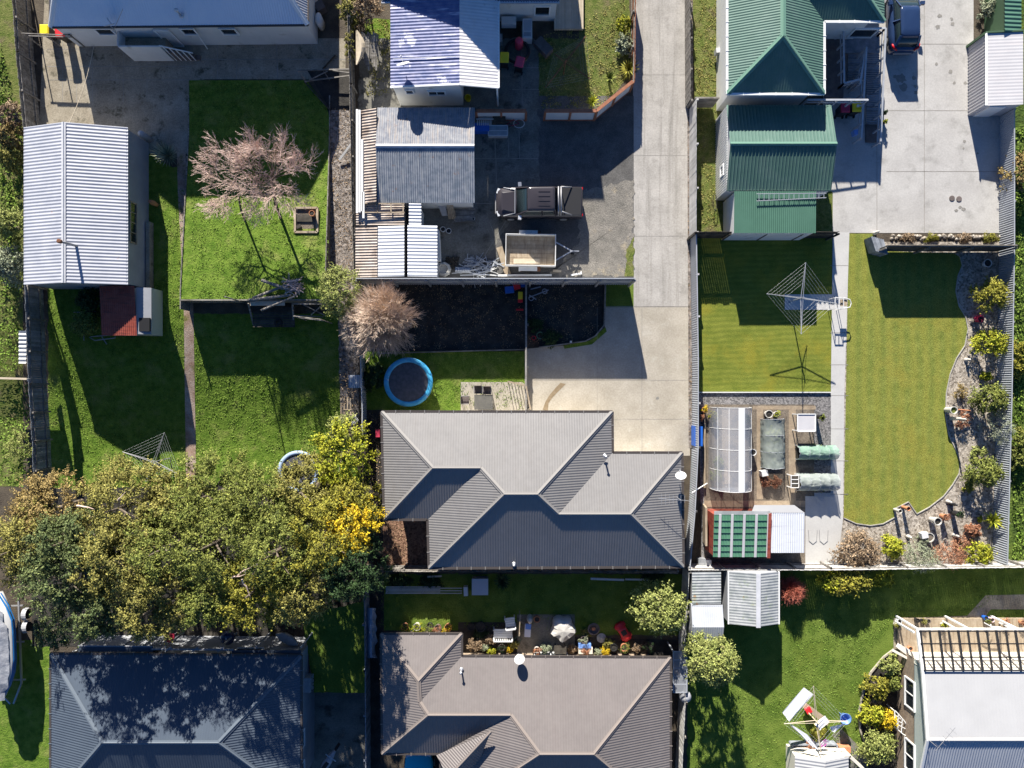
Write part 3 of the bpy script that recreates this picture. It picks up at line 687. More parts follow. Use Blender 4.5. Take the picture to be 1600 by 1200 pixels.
# ---- southern hip-roofed house (bottom centre)
he = 2.6; pt = 20
H = root('house', 'brown hip-roofed house at the bottom centre with potted plants along its north eave', 'house', W(830, 1180, 0))
n1, n2, n3, n4 = [rp(*q, he) for q in ((595, 990), (722, 990), (722, 1025), (1048, 1027))]; w1 = rp(597, 1178, he); s0 = rp(688, 1178, he)
A = rp(654, 1064, he, pt, 'y', 990)
r1 = rp(669, 1117, he, pt, 'y', 1025); r2 = rp(798, 1117, he, pt, 'y', 1025); r3 = rp(843, 1178, he, pt, 'y', 1025); r4 = rp(928, 1178, he, pt, 'y', 1025)
A2 = rp(656, 1097, r1.z * .5 + A.z * .5 - .1)
se = Vector((n4.x, n4.y - 2 * (n4.y - r4.y), he)); sw = Vector((s0.x, se.y, he))
roof(H, [[n1, n2, A]], 'roof_brown', .15, .0035); roof(H, [[n3, n4, r4, r3, r2, r1, A2]], 'roof_brown', .15, .0035)
roof(H, [[n1, A, A2, r1, w1]], 'roof_brown', .15, .0065); roof(H, [[n2, n3, A2, A]], 'roof_brown', .15, .0065)
roof(H, [[r1, r2, s0, w1]], 'roof_brown', .15, .005); roof(H, [[r2, r3, sw, s0]], 'roof_brown', .15, .0065)
roof(H, [[r3, r4, se, sw]], 'roof_brown', .15, .005); roof(H, [[n4, se, r4]], 'roof_brown', .15, .0065)
caps(H, [(n1, A), (A, n2), (A, A2), (A2, r1), (r1, r2), (r2, r3), (r3, r4), (r4, n4), (r1, w1), (r4, se), (r3, sw)], 'cap_brown')
lines(H, 'valley', [(A2, n3), (r2, s0)], 'gutter_dark', .12, .02, -.02)
eav = [n1, n2, n3, n4, se, sw, s0, w1]; gutters(H, list(zip(eav, eav[1:] + eav[:1])), 'gutter_dark', .12, 'cap_brown')
wl = inset([(v.x, v.y) for v in eav], .8); walls(H, wl, [he - .02] * 8, 'brick_tan'); MB().poly([(v.x, v.y, he - .12) for v in eav]).link('soffit', 'white_paint', H)
g1 = rp(767, 1143, 4.0); gl = rp(682, 1180, 2.75); gc = rp(700, 1215, 3.55); gr_ = rp(745, 1200, 3.1)
roof(H, [[g1, gl, gc]], 'roof_brown', .15, .012, 'porch_roof'); roof(H, [[g1, gc, gr_]], 'roof_brown', .15, .012, 'porch_roof'); caps(H, [(g1, gc)], 'cap_brown', .2)
window(H, (W(760, 0).x, wl[2][1], 1.4), 1.4, 1.1, 'N'); window(H, (W(860, 0).x, wl[2][1], 1.1), 2.0, 2.0, 'N', bars=1); window(H, (W(960, 0).x, wl[2][1], 1.4), 1.6, 1.1, 'N'); window(H, (W(650, 0).x, wl[0][1], 1.4), 1.5, 1.1, 'N')
vent(H, rp(721, 1046, 2.95)); dish(H, rp(812, 1031, 3.3), .31, m='fence_pale')

# ---- slate-blue hip house bottom left
he = 2.7; pt = 19
H = root('house', 'dark slate-blue hip-roofed house at the bottom left, dappled by tree shade', 'house', W(300, 1180, 0))
q1, q2 = rp(79, 1021, he), rp(471, 1024, he); k1 = rp(160, 1160, he, pt, 'y', 1022); k2 = rp(342, 1160, he, pt, 'y', 1022)
q3 = Vector((q2.x, q2.y - 2 * (q2.y - k2.y), he)); q4 = Vector((q1.x, q3.y, he))
roof(H, [[q1, q2, k2, k1]], 'roof_slate', .15, .0035); roof(H, [[k1, k2, q3, q4]], 'roof_slate', .15, .0035)
roof(H, [[q1, k1, q4]], 'roof_slate', .15, .009); roof(H, [[q2, q3, k2]], 'roof_slate', .15, .009)
caps(H, [(q1, k1), (k1, k2), (k2, q2), (k1, q4), (k2, q3)], 'cap_slate', .26)
gutters(H, [(q1, q2), (q2, q3), (q3, q4), (q4, q1)], 'gutter_dark', .12, 'cap_slate')
wl = inset([(v.x, v.y) for v in (q1, q2, q3, q4)], .4); walls(H, wl, [he - .02] * 4, 'grey_wall', z0=-1.6); MB().poly([(v.x, v.y, he - .12) for v in (q1, q2, q3, q4)]).link('soffit', 'white_paint', H)
for px in (160, 250, 400): window(H, (W(px, 0).x, wl[0][1], 1.4), 1.6, 1.1, 'N')
window(H, (wl[1][0], W(0, 1140).y, 1.4), 1.0, 1.0, 'E'); window(H, (wl[1][0], W(0, 1190).y, 1.4), 1.2, 1.0, 'E')
# verandah strip in front of the eave
b = MB(); 
for a_, c_ in (((122, 1010), (238, 1019)), ((362, 1016), (470, 1023))):
    p, q = W(*a_, 2.45), W(*c_, 2.5); MB().box(p.x, p.y, 2.4, q.x, q.y, 2.45).link('verandah_roof', 'roof_slate', H)
b = MB()
for x in (258, 300, 340): b.beam(W(x, 1018, 2.5), W(x + 10, 1011, 2.45), .08, .08)
b.beam(W(236, 1014, 2.45), W(365, 1015, 2.45), .09, .09); b.beam(W(122, 1009, 2.45), W(238, 1010, 2.45), .06, .06)
for x in (122, 190, 258, 345, 400, 470): b.beam(W(x, 1011, 2.4), Vector((W(x, 1011, 2.4).x, W(x, 1011, 2.4).y, 0)), .08, .08)
b.link('verandah_frame', 'grey_wall', H)
b = MB(); p = W(478, 1072, .8); b.box(p.x - .2, p.y - .45, 0, p.x + .25, p.y + .45, .75)
hc = b.link('heat_pump', 'cloth_grey', H)
b = MB()
for s_ in (-.22, .22): b.ring(p + Vector((.26, s_, -.3)), .17, .02, 16, 5)
b.link('fan_guard', 'black_plastic', hc)

# ---- weatherboard house top left with galvanised roof
he = 2.6; pt = 40
H = root('house', 'white house at the top left with pale galvanised roof tinted shade-blue and back porch', 'house', W(280, 0, 0))
c1, c2 = rp(78, 43, he), rp(481, 32, he); c2.y = c1.y + .15; dep = 10.2; ry = dep / 2; zr = he + ry * math.tan(R(pt))
c3, c4 = c2 + Vector((0, dep, 0)), c1 + Vector((0, dep, 0)); m1 = Vector((c1.x + 3.7, c1.y + ry, zr)); m2 = Vector((c2.x - 3.5, c2.y + ry, zr))
roof(H, [[c1, c2, m2, m1]], 'roof_galv_shade_blue', .15, .005); roof(H, [[c4, c3, m2, m1]], 'roof_galv_shade_blue', .15, .005)
roof(H, [[c1, m1, c4]], 'zinc_white', .15, .02); roof(H, [[c2, m2, c3]], 'zinc_white', .15, .02)
caps(H, [(c1, m1), (c2, m2), (m1, m2), (m1, c4), (m2, c3)], 'white_paint', .3)
gutters(H, [(c1, c2), (c2, c3), (c3, c4), (c4, c1)], 'gutter_dark', .1)
wl = inset([(v.x, v.y) for v in (c1, c2, c3, c4)], .12); walls(H, wl, [he - .02] * 4, 'white_wall')
wy = wl[0][1]
for px, w_ in ((160, 1.0), (292, .8), (355, .9)): window(H, (W(px, 40, 2.2).x, wy, 1.95), w_, .7, 'S')
window(H, (W(250, 40, 2.2).x, wy, 1.1), .85, 2.0, 'S', gm='white_wall', name='door')
b = MB(); b.tube([Vector((W(303, 40, 2.3).x, wy - .06, 2.4)), Vector((W(322, 66, .3).x, wy - .2, .1))], .03, 6); b.link('waste_pipe', 'white_paint', H)
b = MB(); p0, p1 = W(184, 72, 1.9), W(249, 72, 1.9); b.box(p0.x, p0.y, 0, p1.x, wy, 1.15); b.link('porch_deck', 'concrete_old', H)
b = MB(); b.box(p0.x, p0.y - .04, 0, p1.x, p0.y + .04, 1.9); b.box(p0.x - .04, p0.y + .045, 0, p0.x + .04, wy, 1.9); b.link('porch_wall', 'white_wall', H)
b = MB()
for k in range(6): b.box(p1.x + .05 + k * .27, p0.y, 0, p1.x + .32 + k * .27, wy - .6, 1.1 - k * .19)
b.link('steps', 'wood_deck', H)
b = MB()
for k in range(5): b.beam((p1.x + .15 + k * .3, p0.y, 0), (p1.x + .15 + k * .3, p0.y, 1.95 - k * .2), .05, .05)
b.beam((p1.x, p0.y, 1.95), (p1.x + 1.6, p0.y, 1.0), .06, .06); b.link('handrail', 'white_paint', H)
vent(H, rp(283, 24, 3.1), .6, .06); dish(H, rp(172, 40, 3.2), .33); 
b = MB(); b.tube([rp(178, 46, 2.6), rp(192, 14, 4.6)], .015, 5); b.link('aerial', 'steel_dull', H)

# ---- navy-roofed house at the top edge and its blue-and-white outbuilding
H = root('house', 'navy-roofed house cut off by the top edge above the patio with the wheelie bins', 'house', W(730, -20, 0))
p, q = W(596, 4, 2.9), W(874, 4, 2.9); yS = p.y; yR = yS + 4.4; yN2 = yS + 8.8; zR = 6.7; xh = W(742, 0, 0).x
f = [Vector((p.x, yS, 2.9)), Vector((q.x, yS, 2.9)), Vector((q.x, yR, zR)), Vector((xh, yR, zR))]
roof(H, [f], 'roof_navy'); roof(H, [[f[3], f[2], Vector((q.x, yN2, 2.9)), Vector((p.x, yN2, 2.9))]], 'roof_navy'); roof(H, [[f[0], f[3], Vector((p.x, yN2, 2.9))]], 'roof_navy')
gutters(H, [(f[0], f[1])], 'steel', .1, 'white_paint'); caps(H, [(f[3], f[2])], 'roof_navy')
walls(H, [(p.x + .3, yS + .4), (q.x - .1, yS + .4), (q.x - .1, yR), (q.x - .1, yN2 - .4), (p.x + .3, yN2 - .4)], [2.95, 2.95, zR - .1, 2.95, 2.95], 'white_wall')
p = W(795, 32, .8); b = MB(); b.box(p.x - .45, p.y - .25, .35, p.x + .45, p.y + .2, .9); b.link('heat_pump', 'white_plastic', H)
window(H, (W(846, 40).x, W(0, 4, 2.9).y + .4, 1.3), .9, 1.0, 'S')
H = root('outbuilding', 'outbuilding with half faded blue, half white corrugated roof and carport at its south-east corner', 'outbuilding', W(690, 90, 0))
xa, xr, xb = W(610, 0, 3.0).x, W(718, 0, 3.4).x, W(779, 0, 2.95).x; ys, yn = W(0, 134, 3.2).y, W(0, 4, 2.85).y + .3
roof(H, [[Vector((xa, ys, 3.0)), Vector((xa, yn, 3.0)), Vector((xr, yn, 3.4)), Vector((xr, ys, 3.4))]], 'blue_faded', .19, .012)
roof(H, [[Vector((xr, ys, 3.42)), Vector((xr, yn, 3.42)), Vector((xb, yn, 2.95)), Vector((xb, ys, 2.95))]], 'white_iron', .19, .008)
walls(H, [(xa + .12, ys + .1), (xr, ys + .1), (xr, yn), (xa + .12, yn)], [2.97, 3.35, 3.35, 2.97], 'white_wall')
lines(H, 'barge_board', [((xa, ys - .02, 3.03), (xr, ys - .02, 3.43)), ((xr, ys - .02, 3.43), (xb, ys - .02, 2.97))], 'white_paint', .1, .12, 0)
window(H, (xa + 1.0, ys + .1, 2.2), .45, .5, 'S'); window(H, (xa + 2.6, ys + .1, 2.0), 1.0, .6, 'S', bars=1)
gutters(H, [((xb, ys, 2.92), (xb, yn, 2.92))], 'white_paint', .12)
for y in (ys + .1, (ys + yn) / 2): MB().box(xb - .14, y - .05, 0, xb - .04, y + .05, 2.88).link('post', 'white_paint', H)
dish(H, rp(630, 101, 3.8), .38)
b = MB(); b.beam((xr - 3.9, ys + 1.6, 3.08), (xr + 0, ys + 1.6, 3.45), .02, .02); b.link('cable', 'white_paint', H)

# ---- left workshop
H, (x0, y0, x1, y1) = gable('workshop', 'long shed with white corrugated roof and rusty leaning flue pipe on the left', (37, 199), (200, 445), 2.55, 3.4, 'y', 'zinc_white', 'grey_wall', .2, .011, capm='zinc_cap', over=.08, ridge=.47)
for y in (322, 334, 347, 362, 374): pass
window(H, (x1 - .08, W(0, 348, 1.9).y, 1.9), 2.4, .7, 'E', fm='wood_tan', bars=3)
p = rp(119, 384, 3.3); q = rp(93, 377, 4.4)
b = MB(); b.tube([p - Vector((0, 0, .3)), (p + q) * .5 + Vector((0, 0, .25)), q], .075, 10); fl = b.link('flue_pipe', 'steel_dull', H, True)
b = MB(); b.lathe(q, [(.12, -.1), (.13, .08), (.08, .1)], 12); b.link('flue_cap', 'rust', fl)
b = MB(); b.box(x1 - .02, y0, 0, x1 + .22, y0 + 4.2, .5); b.link('plinth', 'concrete_old', H)
b = MB()
for px, w_ in ((124, .3), (130, .16)): p = W(px, 378, 3.15); 
lean('lean_to_shed', 'small rusty red corrugated lean-to at the south end of the long shed', (157, 447), (212, 524), 1.75, 2.0, 'y', 'red_iron', 'grey_wall', .12, .014)
H = root('lean_to_shed', 'grey weatherboard side store with an open black doorway next to the red lean-to', 'shed', W(222, 486, 0))
p, q = W(213, 449, 1.7), W(234, 525, 0); b = MB()
b.box(p.x, q.y, 0, p.x + .75, p.y, 1.5); b.link('wall', 'weatherboard', H); b = MB()
b.poly([(p.x, q.y, 1.72), (p.x + .8, q.y, 1.5), (p.x + .8, p.y, 1.5), (p.x, p.y, 1.72)]); b.link('roof', 'grey_wall', H)
b = MB(); b.box(p.x + .02, W(0, 518, 1.5).y, 1.52, p.x + .78, W(0, 497, 1.5).y, 1.68); b.link('doorway', 'black', H)

# ---- rusted garage
H, (x0, y0, x1, y1) = gable('garage', 'old garage with rust-streaked grey roof beside the yard with the pickup', (590, 168), (742, 317), 2.2, 2.8, 'x', 'rust_grey', 'white_wall', .13, .014, slopes=('rust_grey', 'blue_grey_iron'), capm='zinc_cap', over=.2, ridge=.56)
lean('lean_to_shed', 'narrow brown and cream corrugated lean-to along the west side of the garage', (557, 171), (589, 318), 2.15, 2.6, 'x', 'brown_iron', 'grey_wall', .17, .02, over=.05)
b = MB()
for px, a_, c_ in ((558, 171, 333), (562, 172, 332), (566, 218, 330), (568, 300, 341)): b.beam(W(px, a_, 2.35), W(px, c_, 2.35), .12, .1)
solo('roofing_lengths', b, 'white_paint', 'long white lengths of guttering lying on the narrow brown lean-to roof', 'guttering')
lean('lean_to_shed', 'low brown and pinkish corrugated roof with clear panels south of the garage', (556, 319), (632, 352), 2.1, 2.2, 'x', 'brown_iron', 'grey_wall', .15, .018)
b = MB()
for x in (567, 590, 611, 630): b.beam(W(x, 318, 2.35), W(x, 332, 2.35), .06, .06)
b.beam(W(567, 318, 2.35), W(632, 318, 2.35), .06, .06); b.beam(W(567, 332, 2.35), W(632, 332, 2.35), .06, .06)
solo('skylight_grid', b, 'wood_tan', 'timber frame over the clear roofing panels south of the garage', 'frame')
lean('lean_to_shed', 'small white corrugated roof tucked against the south wall of the garage', (639, 318), (658, 352), 2.25, 2.2, 'x', 'zinc_bright', 'white_wall', .2, .02)
lean('lean_to_shed', 'brown striped corrugated shed roof in the corner against the south fence', (555, 354), (590, 433), 2.1, 2.25, 'x', 'brown_iron', 'grey_wall', .17, .02)
lean('shed', 'bright white corrugated shed roof, the western one of the pair', (590, 353), (632, 432), 2.25, 2.45, 'x', 'zinc_bright', 'grey_wall', .2, .014)
lean('shed', 'bright white corrugated shed roof, the eastern one of the pair', (637, 352), (683, 432), 2.45, 2.3, 'x', 'zinc_bright', 'grey_wall', .2, .014)

# ---- green roofed house
he = 3.6; pt = 22
H = root('house', 'big green-roofed house at the top edge with a grey timber ramp', 'house', W(1250, 0, 0))
xw, xe, ys = W(1136, 0, he).x, W(1288, 0, he).x, W(0, 147, he).y
xm = (xw + xe) / 2; zr = he + (xm - xw) * math.tan(R(pt)); yr = ys + (xm - xw); yN = ys + 14
sw_, se_ = Vector((xw, ys, he)), Vector((xe, ys, he)); ap = Vector((xm, yr, zr)); apn = Vector((xm, yN, zr))
yv = W(0, 34, he).y; xf = W(1382, 0, he).x; yw = yv + (xm - xw); vx = Vector((xe, yv, he))   # wing eave
in_ = Vector((xm, yw, zr))
roof(H, [[sw_, ap, apn, Vector((xw, yN, he))]], 'green_roof', .15, .008)
roof(H, [[se_, vx, in_, ap]], 'green_roof', .15, .008)
roof(H, [[sw_, se_, ap]], 'green_roof', .15, .005)
wr = Vector((xf - (xm - xw), yw, zr)); roof(H, [[vx, Vector((xf, yv, he)), wr, in_]], 'green_roof', .15, .005)
roof(H, [[Vector((xf, yv, he)), Vector((xf, yv + 2 * (yw - yv), he)), wr]], 'green_roof', .15, .008)
roof(H, [[in_, wr, Vector((xf, yv + 2 * (yw - yv), he)), Vector((xm, yv + 2 * (yw - yv), he))]], 'green_roof', .15, .01)
caps(H, [(sw_, ap), (se_, ap), (ap, apn), (in_, wr), (wr, Vector((xf, yv, he)))], 'green_cap', .32)
lines(H, 'valley', [(vx, in_)], 'green_low', .14, .02, -.02)
gutters(H, [(sw_, se_), (se_, vx), (vx, Vector((xf, yv, he))), (sw_, Vector((xw, yN, he)))], 'white_paint', .13, 'white_paint')
wl = inset([(sw_.x, sw_.y), (se_.x, se_.y), (vx.x, vx.y), (xf, yv), (xf, yN), (xw, yN)], .42)
walls(H, wl, [he - .03] * 6, 'white_wall'); MB().poly([(xw, ys, he - .12), (xe, ys, he - .12), (xe, yv, he - .12), (xf, yv, he - .12), (xf, yN, he - .12), (xw, yN, he - .12)]).link('soffit', 'white_paint', H)
b = MB(); b.lathe(rp(1216, 77, 3.9), [(.2, -.15), (.2, .02), (.16, .12), (.02, .2)], 20); b.link('roof_vent', 'steel', H, True)
window(H, (W(1330, 0).x, wl[2][1], 1.5), 1.4, 1.0, 'S')
# deck and ramp
b = MB(); p, q = W(1289, 52, .7), W(1318, 152, .7); b.box(p.x, q.y, .6, q.x, p.y, .7); dk = root('deck', 'dark timber deck with grey stair and long ramp beside the green-roofed house', 'deck', W(1330, 120, 0))
b.link('landing', 'wood_deck', dk)
b = MB(); p, q = W(1320, 56, .7), W(1375, 82, .7); b.box(p.x, q.y, .55, q.x, p.y, .68); b.link('landing', 'wood_blue', dk)
b = MB()
for k in range(13): y = 84 + k * 3.7; p = W(1326, y, .6); b.box(p.x, p.y, .5 - k * .01, p.x + .85, p.y - .11, .56 - k * .01)
b.link('steps', 'wood_blue', dk)
b = MB()
for k in range(33): y = 85 + k * 3.35; z = .62 - k * .012; p = W(1354, y, z); b.box(p.x, p.y, z - .05, p.x + .8, p.y - .075, z)
b.link('ramp_board', 'wood_blue', dk)
b = MB(); p, q = W(1353, 194, .1), W(1372, 222, .1); b.box(p.x, q.y, .02, q.x, p.y, .14); b.link('ramp_foot', 'wood_deck', dk)
mat('rail_grey', (0.36, 0.38, 0.41), (0.45, 0.47, 0.5), 4, rough=.85)
b = MB()
def rail(x0, y0, z0, x1, y1, z1, n, hgt=.95):
    p, q = W(x0, y0, z0 + hgt), W(x1, y1, z1 + hgt)
    b.beam(p, q, .11, .05); b.beam(p - Vector((0, 0, .4)), q - Vector((0, 0, .4)), .05, .09)
    for k in range(n + 1):
        t = p.lerp(q, k / n); b.beam((t.x, t.y, 0), t, .09, .09)
rail(1317, 44, .7, 1384, 44, .7, 4); rail(1384, 44, .7, 1376, 221, .1, 8); rail(1318, 46, .7, 1319, 130, .5, 4); rail(1354, 74, .7, 1346, 215, .1, 6)
rail(1352, 80, .6, 1344, 130, .5, 3); rail(1319, 130, .5, 1344, 124, .5, 2); rail(1262, 156, 1.3, 1356, 156, 1.1, 4)
b.link('handrail', 'rail_grey', dk)

H, (x0, y0, x1, y1) = gable('garage', 'green-roofed garage with broad ribs and white lined side wall', (1135, 164), (1299, 299), 2.35, 3.1, 'x', 'green_roof', 'white_wall', .2, .015, capm='green_cap', over=.06, prof='rib')
window(H, (x0 + .06, W(0, 267, 1.4).y, 1.4), .6, .6, 'W')
b = MB()
for k in range(34): y = y0 + .1 + k * (y1 - y0 - .2) / 33; b.box(x0 + .02, y, 0, x0 + .065, y + .05, 2.32)
b.link('cladding_rib', 'white_paint', H)
H, (x0, y0, x1, y1) = lean('garage_annex', 'lower green lean-to on the south side of the green garage, with a ladder on it', (1147, 299), (1275, 364), 2.35, 2.4, 'y', 'green_low', 'white_wall', .12, .014, over=.05, cat='lean-to')
b = MB()
for s_ in (0, .42): b.tube([W(1182, 303, 2.52) + Vector((0, -s_ * 1.0, 0)), W(1291, 302, 2.55) + Vector((0, -s_ * .62, 0))], .025, 6)
for k in range(14):
    p = W(1186 + k * 7.8, 303, 2.525 + k * .002); b.tube([p, p - Vector((0, .42 - k * .011, 0))], .018, 5)
solo('ladder', b, 'steel', 'aluminium ladder lying along the green garage lean-to roof', 'ladder')

# ---- pale garden shed, top right
H, (x0, y0, x1, y1) = lean('garden_shed', 'pale metal garden shed by the right edge of the forecourt', (1543, 51), (1597, 164), 1.75, 1.95, 'x', 'pale_roof', 'pale_roof', .2, .003, over=.03)
caps(H, [((x0 - .02, y0, 1.76), (x0 - .02, y1, 1.76))], 'white_paint', .14)
b = MB(); b.beam((x0 - .06, y1 + .06, 1.72), (x1, y1 + .06, 1.92), .1, .2); b.beam((x0 - .05, y1 + .02, 0), (x0 - .05, y1 + .02, 1.7), .14, .14); b.link('trim', 'green_trim', H)
b = MB()
for k in range(22): y = y0 + .1 + k * (y1 - y0 - .2) / 21; b.box(x0 - .02, y, 0, x0 + .025, y + .05, 1.7)
b.link('cladding_rib', 'pale_roof', H)
b = MB(); b.box(x0 + .3, y0 - .04, .02, x0 + 1.3, y0 - .005 + .03, 1.6); b.link('door', 'white_paint', H)
lean('shed', 'green corrugated shed roof cut by the top right corner', (1569, -60), (1597, 50), 2.0, 1.9, 'x', 'green_low', 'green_trim', .25, .02)

# ---- bottom right house
he = 2.7
H = root('house', 'house at the bottom right with white roof, glazed verandah and tan brick side wall', 'house', W(1540, 1120, 0))
p = W(1434, 984, 2.5); xl = p.x; yn = p.y; q = W(1440, 1048, 3.05); yk = q.y; rdg = W(1449, 1156, 3.5); yrd = rdg.y; XE = 40
roof(H, [[Vector((xl, yk, 3.0)), Vector((XE, yk, 3.0)), Vector((XE, yrd, 3.5)), Vector((xl, yrd, 3.5))]], 'white_roof', .19, .001)
roof(H, [[Vector((xl, yrd, 3.5)), Vector((XE, yrd, 3.5)), Vector((XE, yrd - 5, 2.0)), Vector((xl, yrd - 5, 2.0))]], 'grey_iron', .15, .014)
caps(H, [((xl, yrd, 3.5), (XE, yrd, 3.5))], 'white_roof', .3)
lines(H, 'barge_board', [((xl - .03, yn, 2.5), (xl - .03, yk, 3.0)), ((xl - .03, yk, 3.0), (xl - .03, yrd, 3.5)), ((xl - .03, yrd, 3.5), (xl - .03, yrd - 5, 2.0))], 'white_paint', .14, .14, .02)
wx = xl + .35
b = MB(); wx2 = xl + .12; b.poly([(wx2, yrd - 5, 0), (wx2, yk + .3, 0), (wx2, yk + .3, 1.9), (wx2, yrd - 5, 1.9)]); b.link('brick_wall', 'brick_tan', H)
b = MB(); b.poly([(wx2 + .02, yrd - 5, 1.9), (wx2 + .02, yk + .3, 1.9), (wx2 + .02, yk, 2.98), (wx2 + .02, yrd, 3.46), (wx2 + .02, yrd - 5, 1.97)]); b.link('wall', 'weatherboard', H)
b = MB(); b.poly([(wx2, yk, 0), (XE, yk, 0), (XE, yk, 2.98), (wx2, yk, 2.98)]); b.link('wall', 'cream_wall', H)
for py, w_ in ((1084, 1.7), (1182, 1.8)): window(H, (wx2, W(0, py, 1.5).y, 1.5), w_, 1.0, 'W', bars=1)
b = MB(); nB = 17
for k in range(nB):
    x = xl + .1 + k * .56; b.beam((x, yn, 2.56), (x, yk, 3.06), .07 if k % 2 else .1, .12)
for t in (0.02, .33, .66, .98): y = yn + (yk - yn) * t; z = 2.5 + .5 * t; b.beam((xl, y, z + .11), (XE, y, z + .11), .06, .05)
vf = b.link('verandah_frame', 'black_plastic', H)
mat('glazing', (0.35, 0.33, 0.3), rough=.15, trans=.93)
b = MB(); b.poly([(xl, yn, 2.58), (XE, yn, 2.58), (XE, yk, 3.08), (xl, yk, 3.08)]); b.link('glazing', 'glazing', vf)
b = MB(); b.box(xl + .1, yk, .02, XE, yn - .1, .16); b.link('verandah_floor', 'wood_tan', H)
gutters(H, [((xl, yn + .04, 2.5), (XE, yn + .04, 2.5))], 'white_paint', .1, 'white_paint')
for x in (xl + .06, xl + 3.1, xl + 6.0, xl + 9): MB().beam((x, yn, 0), (x, yn, 2.5), .1, .1).link('post', 'white_paint', H)
b = MB(); b.beam(W(1395, 1016, 1.0), W(1430, 1035, 1.15), .14, .1); b.beam(W(1405, 1010, 1.0), W(1432, 1030, 1.1), .3, .06); b.link('side_wall', 'cream_wall', H)
b = MB(); z = 0.3
for k in range(9): t = k / 8; 
arch = [(1400, 1138), (1414, 1150), (1419, 1133), (1414, 1122), (1398, 1110)]
pts = [W(x, y, 1.0) for x, y in ((1398, 1110), (1404, 1116), (1414, 1128), (1420, 1140), (1418, 1150), (1412, 1148), (1398, 1136), (1398, 1110))]
b.tube(pts, .03, 6, False)
for t in (.25, .5, .75):
    b.beam(W(1398, 1110 + 26 * t, 1.0), W(1404 + 14 * t, 1116 + 30 * t, 1.0), .04, .03)
for t in (.3, .65): b.beam(W(1398 + 18 * t, 1110 + 22 * t, 1.0), W(1398 + 16 * t, 1137 + 11 * t, 1.0), .04, .03)
for x, y in ((1399, 1112), (1399, 1136)): p = W(x, y, 1.0); b.beam(p, (p.x, p.y, 0), .04, .04)
solo('trellis', b, 'white_paint', 'white arched trellis leaning by the tan brick wall', 'trellis')
b = MB(); p = W(1450, 1155, 3.5); b.tube([p, p + Vector((0, 0, .9))], .015, 5); b.beam(p + Vector((-.1, -.2, .9)), p + Vector((1.0, 1.1, .9)), .02, .02)
for k in range(5): c = p + Vector((.1 + .2 * k, .02 + .22 * k, .9)); b.beam(c + Vector((-.2, .18, 0)), c + Vector((.2, -.18, 0)), .012, .012)
b.link('aerial', 'steel_dull', H)

# ---- sheds round the vegetable garden
H, (x0, y0, x1, y1) = lean('garden_shed', 'shed with green tile-pattern roof and rusty red edges by the vegetable garden', (1115, 803), (1202, 871), 1.9, 2.15, 'y', 'green_tile', 'red_iron', .09, .012, over=.04)
b = MB()
for k in range(1, 7): y = y0 + (y1 - y0) * k / 7; z = 1.9 + .25 * k / 7; b.beam((x0, y, z + .02), (x1, y, z + .02), .035, .035)
b.link('batten', 'green_low', H)
b = MB()
for k in range(5): x = x0 + .35 + k * .72; b.beam((x, y0, 1.94), (x, y1, 2.19), .15, .03)
b.link('roof_strip', 'pale_roof', H)
b = MB(); b.beam((x1 - .02, y0 - .05, 1.96), (x1 - .02, y1 + .05, 2.22), .18, .06); b.link('barge_board', 'red_iron', H)
b = MB(); b.beam((x0, y1 + .08, 2.14), (x1, y1 + .08, 2.14), .22, .03); b.link('flashing', 'patchy_iron', H)
b = MB(); p = W(1106, 793, 1.4); q = W(1106, 853, 1.4); b.obox(((p.x), (p.y + q.y) / 2, .75), (.12, abs(p.y - q.y), 1.4), 0, -.15)
solo('board_panel', b, 'wood_tan', 'tall timber panel leaning on the west side of the green-tiled shed', 'panel')
H, (x0, y0, x1, y1) = lean('garden_shed', 'white corrugated shed joined to the east side of the green-tiled shed', (1205, 801), (1257, 864), 2.0, 2.05, 'y', 'zinc_bright', 'white_wall', .13, .014, over=.03)
b = MB(); b.poly([(x0 - 1.2, y1, 2.06), (x1, y1, 2.06), (x1 - .6, y1 + .45, 2.0), (x0 - 1.0, y1 + .45, 2.0)]); b.link('awning', 'white_roof', H)
H, (x0, y0, x1, y1) = gable('shed', 'small shed with striped rusty white gable roof and pale ridge, standing on the lawn', (1138, 893), (1217, 975), 1.95, 2.45, 'y', 'patchy_iron', 'grey_wall', .17, .007, capm='grey_iron', over=.05, ridge=.53)
lines(H, 'barge_board', [((x0, y0, 1.95), (x0, y1, 1.95)), ((x1, y0, 1.95), (x1, y1, 1.95))], 'white_paint', .07, .1, 0)
b = MB(); xm = x0 + (x1 - x0) * .53; b.beam((xm, y0 - .03, 2.52), (xm, y1 + .03, 2.52), .26, .03); b.link('ridge_flashing', 'zinc_cap', H)
lean('shed', 'low shed roof of patchy rusted corrugated sheets beside the boundary fence', (1081, 894), (1127, 944), 1.85, 1.75, 'x', 'patchy_iron', 'grey_wall', .17, .010)
gable('shed', 'small plain grey gabled shed, below the patchy rusted one', (1080, 945), (1129, 1004), 1.8, 2.1, 'x', 'grey_iron', 'grey_wall', .13, .004, over=.05, ridge=.45)
